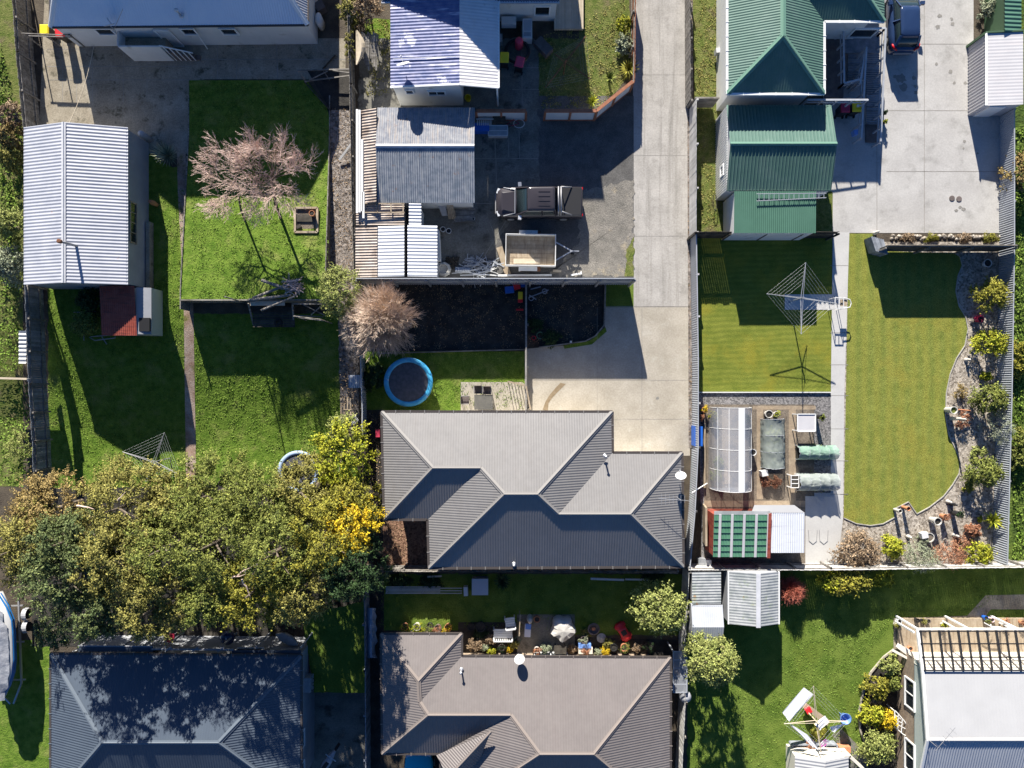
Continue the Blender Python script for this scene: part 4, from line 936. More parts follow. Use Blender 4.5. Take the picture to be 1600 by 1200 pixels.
# ================================================================== FENCES
def fence(label, pts, h, kind, m, pm='wood_grey', post_side=1, step=2.4, z0=0, braces=False, rails=True, group=None, name='fence', cat='fence', gap=.012):
    "pts: photo pixels of the top edge at height h"
    P = [W(*q, z0 + h) for q in pts]
    c = sum(P, Vector()) / len(P); r = root(name, label, cat, (c.x, c.y, z0), group)
    rd = random.Random(len(label)); pb = MB(); ps = MB(); rb = MB(); br = MB(); cp = MB()
    for p, q in zip(P, P[1:]):
        d = Vector((q.x - p.x, q.y - p.y, 0)); L = d.length; d.normalize(); n = Vector((d.y, -d.x, 0)) * post_side
        if kind == 'paling':
            x = 0
            while x < L - .02:
                w_ = min(.14, L - x); o = n * rd.uniform(-.008, .008); hh = h + rd.uniform(-.05, .02)
                a = p + d * x + o; e = p + d * (x + w_ - gap) + o
                pb.beam((a.x, a.y, z0 + hh / 2), (e.x, e.y, z0 + hh / 2), .022, hh); x += .14
        elif kind == 'corr':
            pb.corr([(p.x, p.y, z0), (q.x, q.y, z0), (q.x, q.y, z0 + h), (p.x, p.y, z0 + h)], .14, .025, None)
            cp.beam(p, q, .05, .05)
        elif kind == 'board':
            k = 0; zz = z0 + .05
            while zz < z0 + h - .05:
                pb.beam((p.x, p.y, zz + .08), (q.x, q.y, zz + .08), .03, .162); zz += .165
            cp.beam(p, q, .12, .03)
        elif kind == 'panel':
            pb.beam((p.x, p.y, z0 + h / 2), (q.x, q.y, z0 + h / 2), .06, h - .04); cp.beam(p, q, .13, .07)
        if rails and kind in ('paling', 'corr'):
            for t in (.25, .85): a = p + n * .05; e = q + n * .05; rb.beam((a.x, a.y, z0 + h * t), (e.x, e.y, z0 + h * t), .05, .09)
        m_ = max(1, round(L / step))
        for k in range(m_ + 1):
            a = p + d * (L * k / m_) + n * .11
            MB().beam((a.x, a.y, z0), (a.x, a.y, z0 + h - .08), .1, .1).link('post', pm, r)
            if braces and k: e = a + n * .6; MB().beam((a.x, a.y, z0 + h * .85), (e.x, e.y, z0 + .02), .09, .06).link('brace', pm, r)
    pb.link('panel', m, r)
    if rb.v: rb.link('rail', pm, r)
    if cp.v: cp.link('capping', pm if kind != 'corr' else m, r)
    return r
fence('tall weathered timber fence along the left side above the long shed', [(17, -30), (24, 80), (36, 200)], 1.7, 'paling', 'wood_grey', post_side=-1)
fence('dark weathered timber fence on the left below the long shed, with outside posts', [(38, 446), (44, 600), (50, 690), (53, 782)], 1.7, 'paling', 'wood_blue', post_side=-1, step=1.9)
fence('pale timber cross fence of the left neighbour', [(-30, 590), (42, 592)], 1.2, 'board', 'fence_pale', 'wood_pale')
fence('timber fence overgrown with stems between the back lawn and the sheds', [(541, -30), (546, 130), (549, 300), (553, 432)], 1.5, 'paling', 'wood_grey', post_side=-1, gap=.02)
fence('blue-grey corrugated fence left of the trampoline', [(563, 555), (566, 640), (566, 700)], 1.3, 'corr', 'fence_steel', 'wood_grey')
fence('steel-grey corrugated fence between the yard and the dark garden beds', [(556, 435), (993, 435)], 2.6, 'corr', 'fence_steel', 'steel_dull', post_side=1, step=2.15, braces=False)
def panels(label, pts, group=None):
    P = [W(*q, 1.5) for q in pts]; c = sum(P, Vector()) / len(P); r = root('panel_fence', label, 'fence', (c.x, c.y, 0), group); a = MB(); t = MB(); k2 = MB()
    for p, q in zip(P, P[1:]):
        a.beam((p.x, p.y, .74), (q.x, q.y, .74), .05, 1.4); t.beam(p, q, .2, .06)
        d = (q - p); L = d.length; d.normalize(); n = d.cross(Vector((0, 0, 1))) * .045; m_ = max(1, round(L / 1.6))
        for k in range(m_ + 1):
            e = p + d * L * k / m_ + n; k2.beam((e.x, e.y, 0), (e.x, e.y, 1.46), .13, .09)
        for z in (.06, 1.4): k2.beam((p.x + n.x, p.y + n.y, z), (q.x + n.x, q.y + n.y, z), .05, .12)
    a.link('panel', 'white_wall', r); t.link('capping', 'brown_trim', r); k2.link('post', 'brown_trim', r)
panels('white panelled fence with brown capping, short piece behind the blue crates', [(744, 173), (822, 173)])
panels('white panelled fence with brown capping bending along the grass to the driveway', [(852, 173), (932, 173), (989, 127)])
fence('brown timber fence along the west side of the driveway top', [(992, 126), (994, -40)], 1.6, 'paling', 'brown_trim', 'wood_grey', post_side=-1)
fence('weathered timber fence with posts on its grass side, east of the driveway', [(1078, -40), (1079, 155)], 1.3, 'paling', 'wood_grey', 'wood_grey', post_side=-1, step=2.0)
fence('pale flat-panelled fence beside the green garage, east of the driveway', [(1088, 154), (1088, 362)], 1.7, 'paling', 'fence_pale', 'fence_pale', post_side=-1, gap=.004)
fence('corrugated steel fence from the mown lawn down past the vegetable garden', [(1088, 362), (1091, 560), (1091, 700), (1086, 800), (1078, 888)], 1.5, 'corr', 'fence_steel', 'fence_pale', post_side=-1, step=2.6, rails=False)
fence('dark timber fence between the green lean-to and the mown lawn', [(1086, 362), (1312, 362)], 1.85, 'paling', 'wood_dark', 'wood_dark', post_side=1, braces=False)
b = MB()
for x0, x1, y in ((1086, 1124, 153),): p, q = W(x0, y, 1.5), W(x1, y, 1.5); b.beam((p.x, p.y, .75), (q.x, q.y, .75), .05, 1.4); b.beam(p, q, .1, .08)
solo('gate', b, 'wood_grey', 'weathered side gate between the driveway fence and the green house', 'gate')
fence('dark timber fence on the low wall between forecourt and striped lawn', [(1386, 384), (1590, 384)], 1.8, 'board', 'wood_dark', 'wood_grey', post_side=1)
b = MB(); p, q = W(1366, 372, 1.0), W(1384, 392, 1.0)
for k in range(7): b.obox(((p.x + q.x) / 2 - .32 + k * .11, (p.y + q.y) / 2 + .05 - k * .03, .5 + .0), (.10, .95, .9), R(18), 0)
solo('compost_bin', b, 'wood_blue', 'dark slatted compost bin at the corner where the forecourt meets the striped lawn', 'compost bin')
fence('light corrugated fence along the right side by the forecourt and striped lawn', [(1585, 170), (1585, 385), (1581, 620), (1574, 884)], 1.35, 'corr', 'fence_steel', 'steel_dull', post_side=-1, rails=False)
fence('weathered grey boundary fence below the vegetable garden and shrub border', [(1076, 891), (1300, 891), (1660, 886)], 1.6, 'paling', 'fence_pale', 'wood_grey', post_side=-1)
fence('timber fence directly below the central house', [(574, 893), (800, 894), (1060, 896)], 1.5, 'paling', 'wood_grey', 'wood_grey', post_side=-1)
fence('dark fence down the side of the bottom left house', [(569, 905), (571, 1050), (572, 1260)], 1.4, 'paling', 'wood_blue', 'wood_blue', post_side=1)
fence('pale curved-top fence right of the bottom centre house', [(1077, 895), (1070, 1020), (1071, 1100), (1063, 1260)], 1.6, 'paling', 'fence_pale', 'wood_grey', post_side=-1)
fence('low timber fence between the dark garden bed and the parking pad', [(822, 440), (822, 640)], .8, 'board', 'fence_pale', 'wood_grey', post_side=-1)
b = MB(); b.beam(W(596, 552, .1), W(822, 546, .1), .06, .2); solo('garden_edging', b, 'wood_grey', 'timber edging between the dark bed and the trampoline lawn', 'edging')
b = MB(); P = [(946, 444), (945, 480), (944, 508), (930, 525), (915, 533), (880, 538), (842, 543)]
for p, q in zip(P, P[1:]): b.beam(W(*p, .12), W(*q, .12), .07, .24)
solo('garden_edging', b, 'wood_grey', 'curved timber edging round the dark bed beside the driveway', 'edging')
b = MB(); b.beam(W(1092, 613, .08), W(1298, 613, .08), .06, .12); solo('garden_edging', b, 'white_wall', 'thin pale edging board along the bottom of the small mown lawn', 'edging')
# broken trellis gate by the lawn corner
b = MB()
b.beam(W(465, 110, .9), W(548, 108, .9), .07, .07); b.beam(W(476, 127, .3), W(548, 118, .5), .07, .07); b.beam(W(465, 110, .9), W(478, 128, .3), .08, .08)
b.beam(W(478, 128, .3), W(512, 111, .9), .05, .05); b.beam(W(505, 110, .8), W(515, 125, .3), .05, .05); b.beam(W(520, 110, .9), W(548, 114, .9), .06, .06)
solo('gate', b, 'wood_grey', 'broken timber gate lying over the bed corner at the top of the raised lawn', 'gate')
b = MB(); P = [(476, 128), (510, 166), (516, 172)]
for p, q in zip(P, P[1:]): b.beam(W(*p, .15), W(*q, .15), .06, .2)
b.beam(W(504, 108, .1), W(524, 86, .1), .05, .12)
solo('garden_edging', b, 'wood_dark', 'dark timber edging slanting across the shaded corner of the raised lawn', 'edging')
# kerb board of the right gravel path etc.
# timber frame panel behind the garage corner
b = MB()
for k in range(9): x = 566 + k * 3; b.beam(W(x, 50 + k % 3 * 2, 1.3), W(x + 1, 92 + k % 4 * 6, 1.1), .1, .04)
solo('timber_stack', b, 'wood_grey', 'loose grey boards leaning on the fence left of the blue-roofed outbuilding', 'timber')
b = MB(); b.grid(lambda u, v: W(556 + 15 * u * math.sin(math.pi * (v * .9 + .05)), 47 + 54 * v, 1.5 + .3 * math.sin(3 * u)), 5, 8)
solo('sack_cloth', b, 'wood_pale', 'cream cloth draped on the fence left of the blue-roofed outbuilding', 'cloth')
# blue tarp over trailer by the fence
b = MB(); rr = random.Random(4)
J = [[rr.uniform(-1, 1) for _ in range(14)] for _ in range(6)]
b.grid(lambda u, v: W(571 + 17 * u + (2.5 * J[int(u * 4)][int(v * 12)] if u > .7 else 0), 950 + 78 * v, .25 + .8 * math.sin(math.pi * (u * .8 + .1)) + .06 * J[int(u * 5)][int(v * 12)]), 5, 12)
mat('tarp', (0.22, 0.27, 0.36), (0.34, 0.39, 0.47), 3, rough=.5, bump=.03, bsc=5)
solo('tarpaulin', b, 'tarp', 'crumpled grey-blue tarpaulin over a pile at the narrow side fence', 'tarpaulin')
# glass lean-to strip and dome beside it
H = root('cold_frame', 'long narrow glass-topped cold frame right of the bottom centre house', 'cold frame', W(1062, 1048, 0))
b = MB(); p, q = W(1052, 1018, 1.6), W(1073, 1082, 1.6)
for s_ in (p.x, q.x): b.beam((s_, p.y, 1.6), (s_, q.y, 1.6), .07, .07)
for k in range(6): y = p.y + (q.y - p.y) * k / 5; b.beam((p.x, y, 1.6), (q.x, y, 1.6), .05, .05)
for x, y in ((p.x, p.y), (q.x, p.y), (p.x, q.y), (q.x, q.y)): b.beam((x, y, 0), (x, y, 1.6), .07, .07)
b.link('frame', 'fence_steel', H); mat('glass_grey', (0.4, 0.42, 0.45), rough=.2, trans=.45)
b = MB(); b.poly([(p.x, p.y, 1.62), (q.x, p.y, 1.62), (q.x, q.y, 1.62), (p.x, q.y, 1.62)]); b.link('glass', 'glass_grey', H)
b = MB(); c = W(1072, 1091, 1.4); b.lathe((c.x, c.y, 0), [(.12, 0), (.12, 1.05), (.37, 1.1), (.36, 1.25), (.28, 1.4), (.12, 1.48), (.02, 1.5)], 20)
solo('covered_heater', b, 'cloth_grey', 'round grey covered top of a garden heater by the side fence', 'heater', smooth=True)
# ================================================================== TREES
def leafmesh(name, P, N, size, m, par, aspect=.55):
    "one quad per leaf: P centres, N facing normals"
    n = len(P); P = np.asarray(P); N = np.asarray(N); N /= np.linalg.norm(N, axis=1)[:, None] + 1e-9
    t = rng.normal(size=(n, 3)); t -= N * (t * N).sum(1)[:, None]; t /= np.linalg.norm(t, axis=1)[:, None] + 1e-9
    u = np.cross(N, t); sz = (size * rng.uniform(.6, 1.3, n))[:, None] if np.isscalar(size) else size[:, None]
    a = t * sz * .5; c = u * sz * aspect * .5
    V = np.stack([P - a, P + c * .9 + a * .1, P + a, P - c * .9 + a * .1], 1).reshape(-1, 3)
    off = np.zeros(3); q = par
    while q is not None: off += np.array(q.location); q = q.parent
    V = V - off
    me = bpy.data.meshes.new(name); me.vertices.add(4 * n); me.vertices.foreach_set("co", V.ravel().astype(np.float32))
    me.loops.add(4 * n); me.loops.foreach_set("vertex_index", np.arange(4 * n, dtype=np.int32))
    me.polygons.add(n); me.polygons.foreach_set("loop_start", np.arange(0, 4 * n, 4, dtype=np.int32))
    try: me.polygons.foreach_set("loop_total", np.full(n, 4, dtype=np.int32))
    except Exception: pass
    me.update(calc_edges=True); me.materials.append(MATS[m]); o = bpy.data.objects.new(name, me); col(o); o.parent = par
    return o
def crown(par, c, Rx, Ry, z0, z1, m, lobes=30, twigs=12, per=9, leaf=.15, spiky=1.0, flat=.6, lob=.3, name='crown', droop=0.0, vary=.22):
    cx, cy = c; P = []; N = []
    for i in range(lobes):
        if i < lobes * .65:
            a = 2.399 * i + rng.uniform(-.3, .3); d = math.sqrt((i + .5) / (lobes * .65)) * rng.uniform(.85, 1.05) * .85
        else: a = rng.uniform(0, 6.28); d = rng.uniform(.5, .95)
        top = z0 + (z1 - z0) * (1 - flat * d * d) * rng.uniform(1 - vary, 1.0)
        if i >= lobes * .65: top = z0 + (top - z0) * rng.uniform(.25, .7)
        lc = np.array([cx + math.cos(a) * d * Rx, cy + math.sin(a) * d * Ry, top - lob * Rx * .5]); r = lob * Rx * rng.uniform(.7, 1.2)
        for t in range(twigs):
            v = rng.normal(size=3); v[2] = abs(v[2]) * .8 - .15; v /= np.linalg.norm(v)
            v = v + np.array([math.cos(a) * d, math.sin(a) * d, 0]) * .5; L = r * rng.uniform(.7, 1.3) * spiky
            k = np.linspace(.25, 1, per)[:, None]; pts = lc + v * L * k; pts[:, 2] -= droop * L * k[:, 0] ** 2
            pts += rng.normal(scale=.10 * r + .02, size=pts.shape) * (1.15 - k * .7)
            P.append(pts); nn = v * .5 + rng.normal(scale=.6, size=pts.shape) + np.array([0, 0, .6]); N.append(nn)
    P = np.concatenate(P); N = np.concatenate(N); k = P[:, 2] > .05; return leafmesh(name, P[k], N[k], leaf, m, par)
def trunk(par, base, top, r0, limbs, spread, m='bark', name='trunk', zs=.45):
    b = MB(); base = Vector(base); top = Vector(top); mid = base.lerp(top, .5) + Vector((rng.uniform(-.1, .1), rng.uniform(-.1, .1), 0))
    b.tube([base, mid, top], [r0, r0 * .7, r0 * .25], 8)
    for k in range(limbs):
        a = 2.4 * k + rng.uniform(-.3, .3); s_ = base.lerp(top, zs + .4 * k / max(1, limbs)); e = s_ + Vector((math.cos(a) * spread, math.sin(a) * spread, spread * .5)); mm = s_.lerp(e, .5) + Vector((0, 0, spread * .05))
        b.tube([s_, mm, e], [r0 * .45, r0 * .3, r0 * .1], 6)
    return b.link(name, m, par)
def tree(label, px, py, rpx, h, m, ry=None, group=None, name='tree', cat='tree', zc=.25, lobes=34, twigs=14, per=9, leaf=.17, tr=.16, m2=None, trunks=1, **k):
    c = W(px, py, h * .72); rx = rpx * S * (1 - h * .72 / D); r = root(name, label, cat, (c.x, c.y, 0), group)
    for t in range(trunks): trunk(r, (c.x + .3 * t, c.y, 0), (c.x, c.y, h * .85), tr, 6, rx * .6)
    crown(r, (c.x, c.y), rx, rx * (ry or 1), h * zc, h, m, lobes, twigs, per, leaf, **k)
    return r
G1 = 'evergreen trees massed at the lower left'
T = [
 (22, 860, 58, 6.0, 'leaf_olive', 'olive-tan evergreen at the far left edge of the tree belt'),
 (62, 795, 55, 5.2, 'leaf_tan', 'orange-tan shrubby tree where the left timber fence ends'),
 (95, 905, 62, 7.5, 'leaf_conifer', 'dark bluish conifer above the covered boat'),
 (92, 850, 46, 7.0, 'leaf_conifer', 'dark bluish conifer tip between the tan tree and the covered boat'),
 (180, 790, 66, 6.3, 'leaf_olive', 'spiky olive tree whose tips reach the lower left clothesline'),
 (175, 880, 62, 7.2, 'leaf_olive', 'broad olive evergreen in the middle of the left half of the belt'),
 (250, 860, 60, 7.0, 'leaf_green', 'mid green tree left of the belt centre, lawn path above it'),
 (240, 950, 50, 6.5, 'leaf_olive', 'olive evergreen overhanging the slate roof left part'),
 (150, 955, 46, 6.4, 'leaf_conifer', 'dark conifer sprays overhanging the corner of the slate roof'),
 (262, 790, 44, 5.2, 'leaf_olive', 'thin-topped olive tree at the foot of the brick path'),
 (320, 770, 60, 6.0, 'leaf_green', 'green tree at the bottom edge of the lower lawn, left of the blue hoop'),
 (330, 850, 66, 7.4, 'leaf_green', 'large green tree at the centre of the tree belt'),
 (395, 925, 56, 7.0, 'leaf_yellowgreen', 'yellow-green tree with pale dead branch above the slate roof'),
 (325, 935, 46, 6.5, 'leaf_green', 'shaded green tree overhanging the slate roof deck'),
 (400, 790, 56, 6.2, 'leaf_green', 'dark green tree just below the lawn, beside the blue hoop'),
 (425, 865, 62, 7.4, 'leaf_green', 'tall green tree right of the belt centre'),
 (468, 766, 50, 5.0, 'leaf_olive', 'olive green tree directly under the blue hoop'),
 (505, 845, 60, 6.8, 'leaf_yellowgreen', 'yellowish green tree left of the golden shrub'),
 (465, 930, 48, 6.2, 'leaf_olive', 'olive tree at the lower right of the belt, over the dinghy'),
 (540, 790, 42, 5.4, 'leaf_yellowgreen', 'yellow-green tree between the lime shrub and the golden shrub'),
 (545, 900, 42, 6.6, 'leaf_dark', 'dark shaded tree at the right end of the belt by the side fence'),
]
for px, py, r_, h, m, lb in T:
    h += 1.7 if py > 840 else .3; py += 6 if py < 800 else 0
    tree(lb, px, py, r_ * 1.12, h, m, group=G1, name='evergreen_tree', lobes=76, twigs=20, per=13, leaf=.12, spiky=1.35, flat=.55, lob=.165, vary=.45, droop=.1)
tree('bright lime-yellow shrub at the top right corner of the tree belt', 530, 712, 46, 4.4, 'leaf_lime', name='lime_shrub', cat='shrub', group=G1, lobes=70, leaf=.14, ry=1.35, lob=.2, flat=.4)
tree('golden yellow shrub on the right side of the tree belt', 546, 826, 44, 6.6, 'leaf_gold', name='golden_shrub', cat='shrub', group=G1, lobes=56, leaf=.13, lob=.22, flat=.4)
tree('pale cream-tipped shrub above the lime shrub by the fence', 535, 675, 26, 3.4, 'leaf_pale', name='pale_shrub', cat='shrub', lobes=22, leaf=.12, lob=.3)
tree('dark drooping conifer branchlet tree left of the side fence', 588, 905, 18, 3.5, 'leaf_conifer', name='small_conifer', cat='tree', lobes=16, leaf=.12)
tree('small rounded dark green shrub at the left corner of the slate roof', 78, 990, 28, 3.6, 'leaf_conifer', name='shrub', cat='shrub', lobes=26, leaf=.13)
# dead branches showing through the crowns
b = MB()
def twisty(b, p, q, r0, n=5, m=5):
    p = Vector(p); q = Vector(q); L = (q - p).length
    pts = [p.lerp(q, k / n) + Vector((rng.uniform(-1, 1), rng.uniform(-1, 1), rng.uniform(-.5, .5))) * L * .05 * (0 < k < n) for k in range(n + 1)]
    b.tube(pts, [r0 * (1 - .8 * k / n) for k in range(n + 1)], m)
twisty(b, W(392, 905, 6.6), W(415, 862, 7.6), .06); twisty(b, W(372, 899, 7.2), W(402, 880, 7.5), .05); twisty(b, W(378, 905, 7.2), W(392, 935, 6.8), .05)
twisty(b, W(362, 903, 7.2), W(384, 897, 7.3), .05); twisty(b, W(384, 897, 7.3), W(380, 885, 7.6), .03)
solo('dead_branch', b, 'twig_pink', 'bleached forked dead branch poking out of the yellow-green tree', 'branch')
b = MB(); twisty(b, W(120, 790, 5.6), W(148, 796, 5.8), .06); twisty(b, W(184, 782, 6.6), W(197, 768, 6.8), .04)
solo('dead_branch', b, 'twig_pink', 'small bare branches sticking out of the spiky olive tree', 'branch')

# ---- other leafy trees and shrubs
tree('grey-green tree with fine foliage at the corner of the raised lawn', 527, 455, 33, 4.2, 'leaf_pale', name='olive_tree', ry=1.35, lobes=70, twigs=15, leaf=.10, lob=.27, flat=.5)
tree('yellowish olive tree beside the side fence, above the glass cold frame', 1036, 957, 44, 3.6, 'leaf_pale', name='feathery_tree', ry=.85, lobes=64, twigs=16, leaf=.13, lob=.24, flat=.5)
tree('rounded light green tree below the small grey gabled shed', 1115, 1037, 42, 4.6, 'leaf_pale', name='round_tree', ry=.9, lobes=95, twigs=18, leaf=.12, lob=.22, flat=.55)
def shrub(label, px, py, rpx, h, m, ry=1.0, name='shrub', cat='shrub', leaf=.115, lobes=20, twigs=15, per=9, lob=.34, group=None, z0=.12, spiky=1.0, flat=.65, **k):
    c = W(px, py, h * .6); rx = rpx * S * (1 - h * .6 / D); r = root(name, label, cat, (c.x, c.y, 0), group)
    trunk(r, (c.x, c.y, 0), (c.x, c.y, h * .7), .035 + h * .012, 4, rx * .5, name='stem')
    crown(r, (c.x, c.y), rx, rx * ry, h * z0, h, m, int(lobes * 1.5), twigs, per, leaf * 1.1, lob=lob, spiky=spiky, flat=flat, name='foliage', **k); return r
shrub('yellow-green rounded shrub at the top of the right stone border', 1553, 460, 26, 1.9, 'leaf_yellowgreen', .8)
shrub('variegated yellow shrub second down the right stone border', 1552, 535, 24, 1.5, 'leaf_lime', .8, lobes=14)
shrub('dense olive-green dome shrub third down the right stone border', 1550, 622, 26, 1.8, 'leaf_green', .75, lobes=26)
shrub('airy grey-green shrub spilling over the right corrugated fence', 1566, 668, 22, 1.7, 'leaf_grey', 1.3, leaf=.05, lobes=16)
shrub('dark green dome shrub low on the right stone border', 1541, 739, 27, 1.8, 'leaf_green', .7, lobes=26)
shrub('small fresh green plant beside the lower dome shrub', 1513, 762, 8, .6, 'leaf_yellowgreen', lobes=7)
shrub('small yellow plant below the variegated shrub', 1542, 587, 9, .5, 'leaf_lime', .5, lobes=6)
shrub('brown and green tussock at the lawn edge above the birdbath', 1500, 612, 12, .7, 'leaf_tan', lobes=9, leaf=.06)
shrub('reddish brown tussock below the birdbath', 1506, 656, 11, .7, 'leaf_rust', 1.3, lobes=9, leaf=.06)
shrub('pale flowering plant between the dome shrubs', 1531, 706, 12, .5, 'leaf_pale', .5, lobes=6)
shrub('coppery succulent clump near the yucca', 1522, 829, 13, .6, 'leaf_rust', .8, lobes=10)
shrub('tiny bright green plant beside the yucca', 1531, 811, 4, .3, 'leaf_lime', lobes=4)
shrub('wide bronze and green shrub at the left end of the bottom border', 1344, 862, 34, 1.5, 'leaf_dry', .75, lobes=28)
shrub('bright yellow-green ball shrub second along the bottom border', 1395, 856, 17, 1.5, 'leaf_lime', 1.0, lobes=16)
shrub('soft grey-green shrub in the middle of the bottom border', 1443, 872, 25, 1.6, 'leaf_grey', .9, leaf=.06, lobes=24)
shrub('dry reddish-brown shrub fourth along the bottom border', 1490, 868, 26, 1.1, 'leaf_rust', .7, leaf=.06, lobes=20)
shrub('yellow-leaved shrub at the right end of the bottom border', 1533, 866, 20, 1.4, 'leaf_lime', .8, lobes=14)
shrub('small grey bush beside the white garden box', 1445, 845, 9, .6, 'leaf_grey', lobes=8, leaf=.05)
shrub('red-brown ground plant by the terracotta pot', 1505, 848, 15, .5, 'leaf_rust', .7, lobes=9, leaf=.06)
shrub('long clipped hedge with yellow left part just below the boundary fence', 1326, 910, 36, 1.6, 'leaf_yellowgreen', .42, name='hedge', cat='hedge', lobes=46, lob=.2, flat=.3)
shrub('yellow shrub at the left end of the clipped hedge', 1300, 912, 18, 1.5, 'leaf_lime', .75, lobes=18)
shrub('small yellow shrub right of the clipped hedge', 1383, 905, 15, 1.1, 'leaf_lime', .7, lobes=12)
shrub('fresh green shrub at the top of the curved bed by the brick wall', 1393, 1040, 14, 1.3, 'leaf_pale', 1.1, lobes=14)
shrub('yellowish shrub second down the curved bed', 1374, 1074, 19, 1.2, 'leaf_yellowgreen', .95, lobes=18)
shrub('dark green shrub touching the brick wall in the curved bed', 1396, 1065, 11, 1.3, 'leaf_green', 1.4, lobes=12)
shrub('bright green large-leaved shrub in the middle of the curved bed', 1364, 1118, 18, 1.1, 'leaf_lime', .9, lobes=16, leaf=.13)
shrub('golden flowering shrub beside the trellis', 1388, 1126, 14, 1.2, 'leaf_gold', 1.0, lobes=12)
shrub('large grey-olive shrub at the bottom of the curved bed', 1373, 1168, 27, 1.5, 'leaf_pale', .85, lobes=30)
shrub('reddish low plant in the curved bed below the yellowish shrub', 1368, 1094, 9, .6, 'leaf_dry', lobes=7)
G2 = 'shrubs along the left edge'
shrub('pinkish-flowering shrub at the left edge, top one of three', 14, 178, 20, 2.3, 'leaf_dry', lobes=26, lob=.3, group=G2, leaf=.1)
shrub('pinkish-flowering shrub at the left edge, middle one of three', 14, 212, 19, 2.2, 'leaf_tan', lobes=24, group=G2, leaf=.1)
shrub('olive flowering shrub at the left edge, lowest of three', 14, 248, 17, 2.0, 'leaf_olive', lobes=22, group=G2, leaf=.1)
shrub('large cream-flowered shrub beside the long shed at the left edge', 12, 350, 22, 2.6, 'leaf_pale', lobes=30, group=G2, leaf=.11)
shrub('dark leafy shrub below the cream-flowered one at the left edge', 10, 412, 26, 2.4, 'leaf_grey', lobes=34, group=G2, leaf=.11)
shrub('dark green bush in front of the red lean-to shed', 131, 505, 19, 1.5, 'leaf_green', lobes=22)
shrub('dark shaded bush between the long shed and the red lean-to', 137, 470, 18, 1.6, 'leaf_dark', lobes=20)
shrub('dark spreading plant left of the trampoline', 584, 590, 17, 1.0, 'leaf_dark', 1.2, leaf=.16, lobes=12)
shrub('yellow-green plant by the brown fence near the top of the driveway', 975, 35, 11, 1.2, 'leaf_lime', lobes=10)
shrub('grey-leaved plant by the brown fence above the palm', 976, 68, 13, 1.1, 'leaf_grey', 1.3, lobes=12)
shrub('dark hedge plant at the end of the top left path', 546, 14, 15, 1.8, 'leaf_olive', 1.4, lobes=18)
shrub('brown-tipped tree fern at the top edge beside the navy-roofed house', 572, 8, 20, 2.4, 'leaf_dry', 1.0, lobes=16, spiky=1.4)
shrub('green weeds in the corner of the dark bed', 862, 527, 14, .5, 'leaf_dark', .8, lobes=10)
shrub('dark green weeds beside the low timber fence', 838, 508, 12, .4, 'leaf_dark', .8, lobes=8)
shrub('leafy shrub at the right edge beside the forecourt fence', 1596, 268, 20, 1.8, 'leaf_tan', 1.6, lobes=20)
shrub('rough bushy growth beyond the right fence, upper', 1592, 560, 16, 1.0, 'leaf_yellowgreen', 2.0, lobes=18)
shrub('rough bushy growth beyond the right fence, lower', 1592, 700, 16, 1.0, 'leaf_green', 2.4, lobes=22)
shrub('small shrub in the gravel bed at the top right corner', 1550, 12, 14, 1.1, 'leaf_grey', 1.0, lobes=14)
shrub('yellow-leaved perennial at the left edge below the neighbour lawn', 25, 700, 20, 1.0, 'leaf_pale', 1.2, lobes=14, leaf=.07)
# spiky rosette plants
def rosette(label, px, py, rpx, h, m, n=46, name='yucca', cat='yucca', w=.05, droop=.35, group=None):
    c = W(px, py, h * .5); r = rpx * S; b = MB()
    for k in range(n):
        a = 2.399 * k; e = .25 + .95 * (k / n); L = r * rng.uniform(.85, 1.1) / max(.45, math.cos(e) + .25)
        d = Vector((math.cos(a) * math.cos(e), math.sin(a) * math.cos(e), math.sin(e))); s_ = Vector((-math.sin(a), math.cos(a), 0)) * w
        o = Vector((c.x, c.y, h * .35)); p1 = o + d * L * .5; p2 = o + d * L; p2.z = max(.03, p2.z - droop * L * math.cos(e))
        b.poly([o - s_ * .6, o + s_ * .6, p1 + s_, p1 - s_]); b.poly([p1 - s_, p1 + s_, p2])
    b.lathe((c.x, c.y, 0), [(.09, 0), (.07, h * .4)], 8)
    return solo(name, b, m, label, cat, group)
rosette('blue-green spiky rosette shrub at the top end of the brick path', 262, 243, 25, 1.2, 'leaf_grey', 150, 'spiky_shrub', 'shrub', .025, .1)
rosette('sunlit palm-like plant overhanging the driveway at the panel fence corner', 983, 108, 21, 1.5, 'leaf_yellowgreen', 60, 'palm', 'palm', .04)
rosette('green palm-like plant left of the one overhanging the driveway', 953, 122, 17, 1.1, 'leaf_green', 50, 'palm', 'palm', .035)
rosette('small yellowish cycad in the corner of the panelled fence', 926, 158, 14, .8, 'leaf_lime', 36, 'palm', 'palm', .04)
rosette('yellow flax plant leaning over the lower right border', 1552, 812, 20, 1.0, 'leaf_lime', 34, 'flax', 'flax', .05)
rosette('large dark flax below the central house by the grey bench box', 785, 908, 19, 1.1, 'leaf_dark', 44, 'flax', 'flax', .045)
rosette('bronze cordyline beside the red pot in the right border', 1530, 497, 10, .8, 'crimson', 26, 'cordyline', 'cordyline', .03)

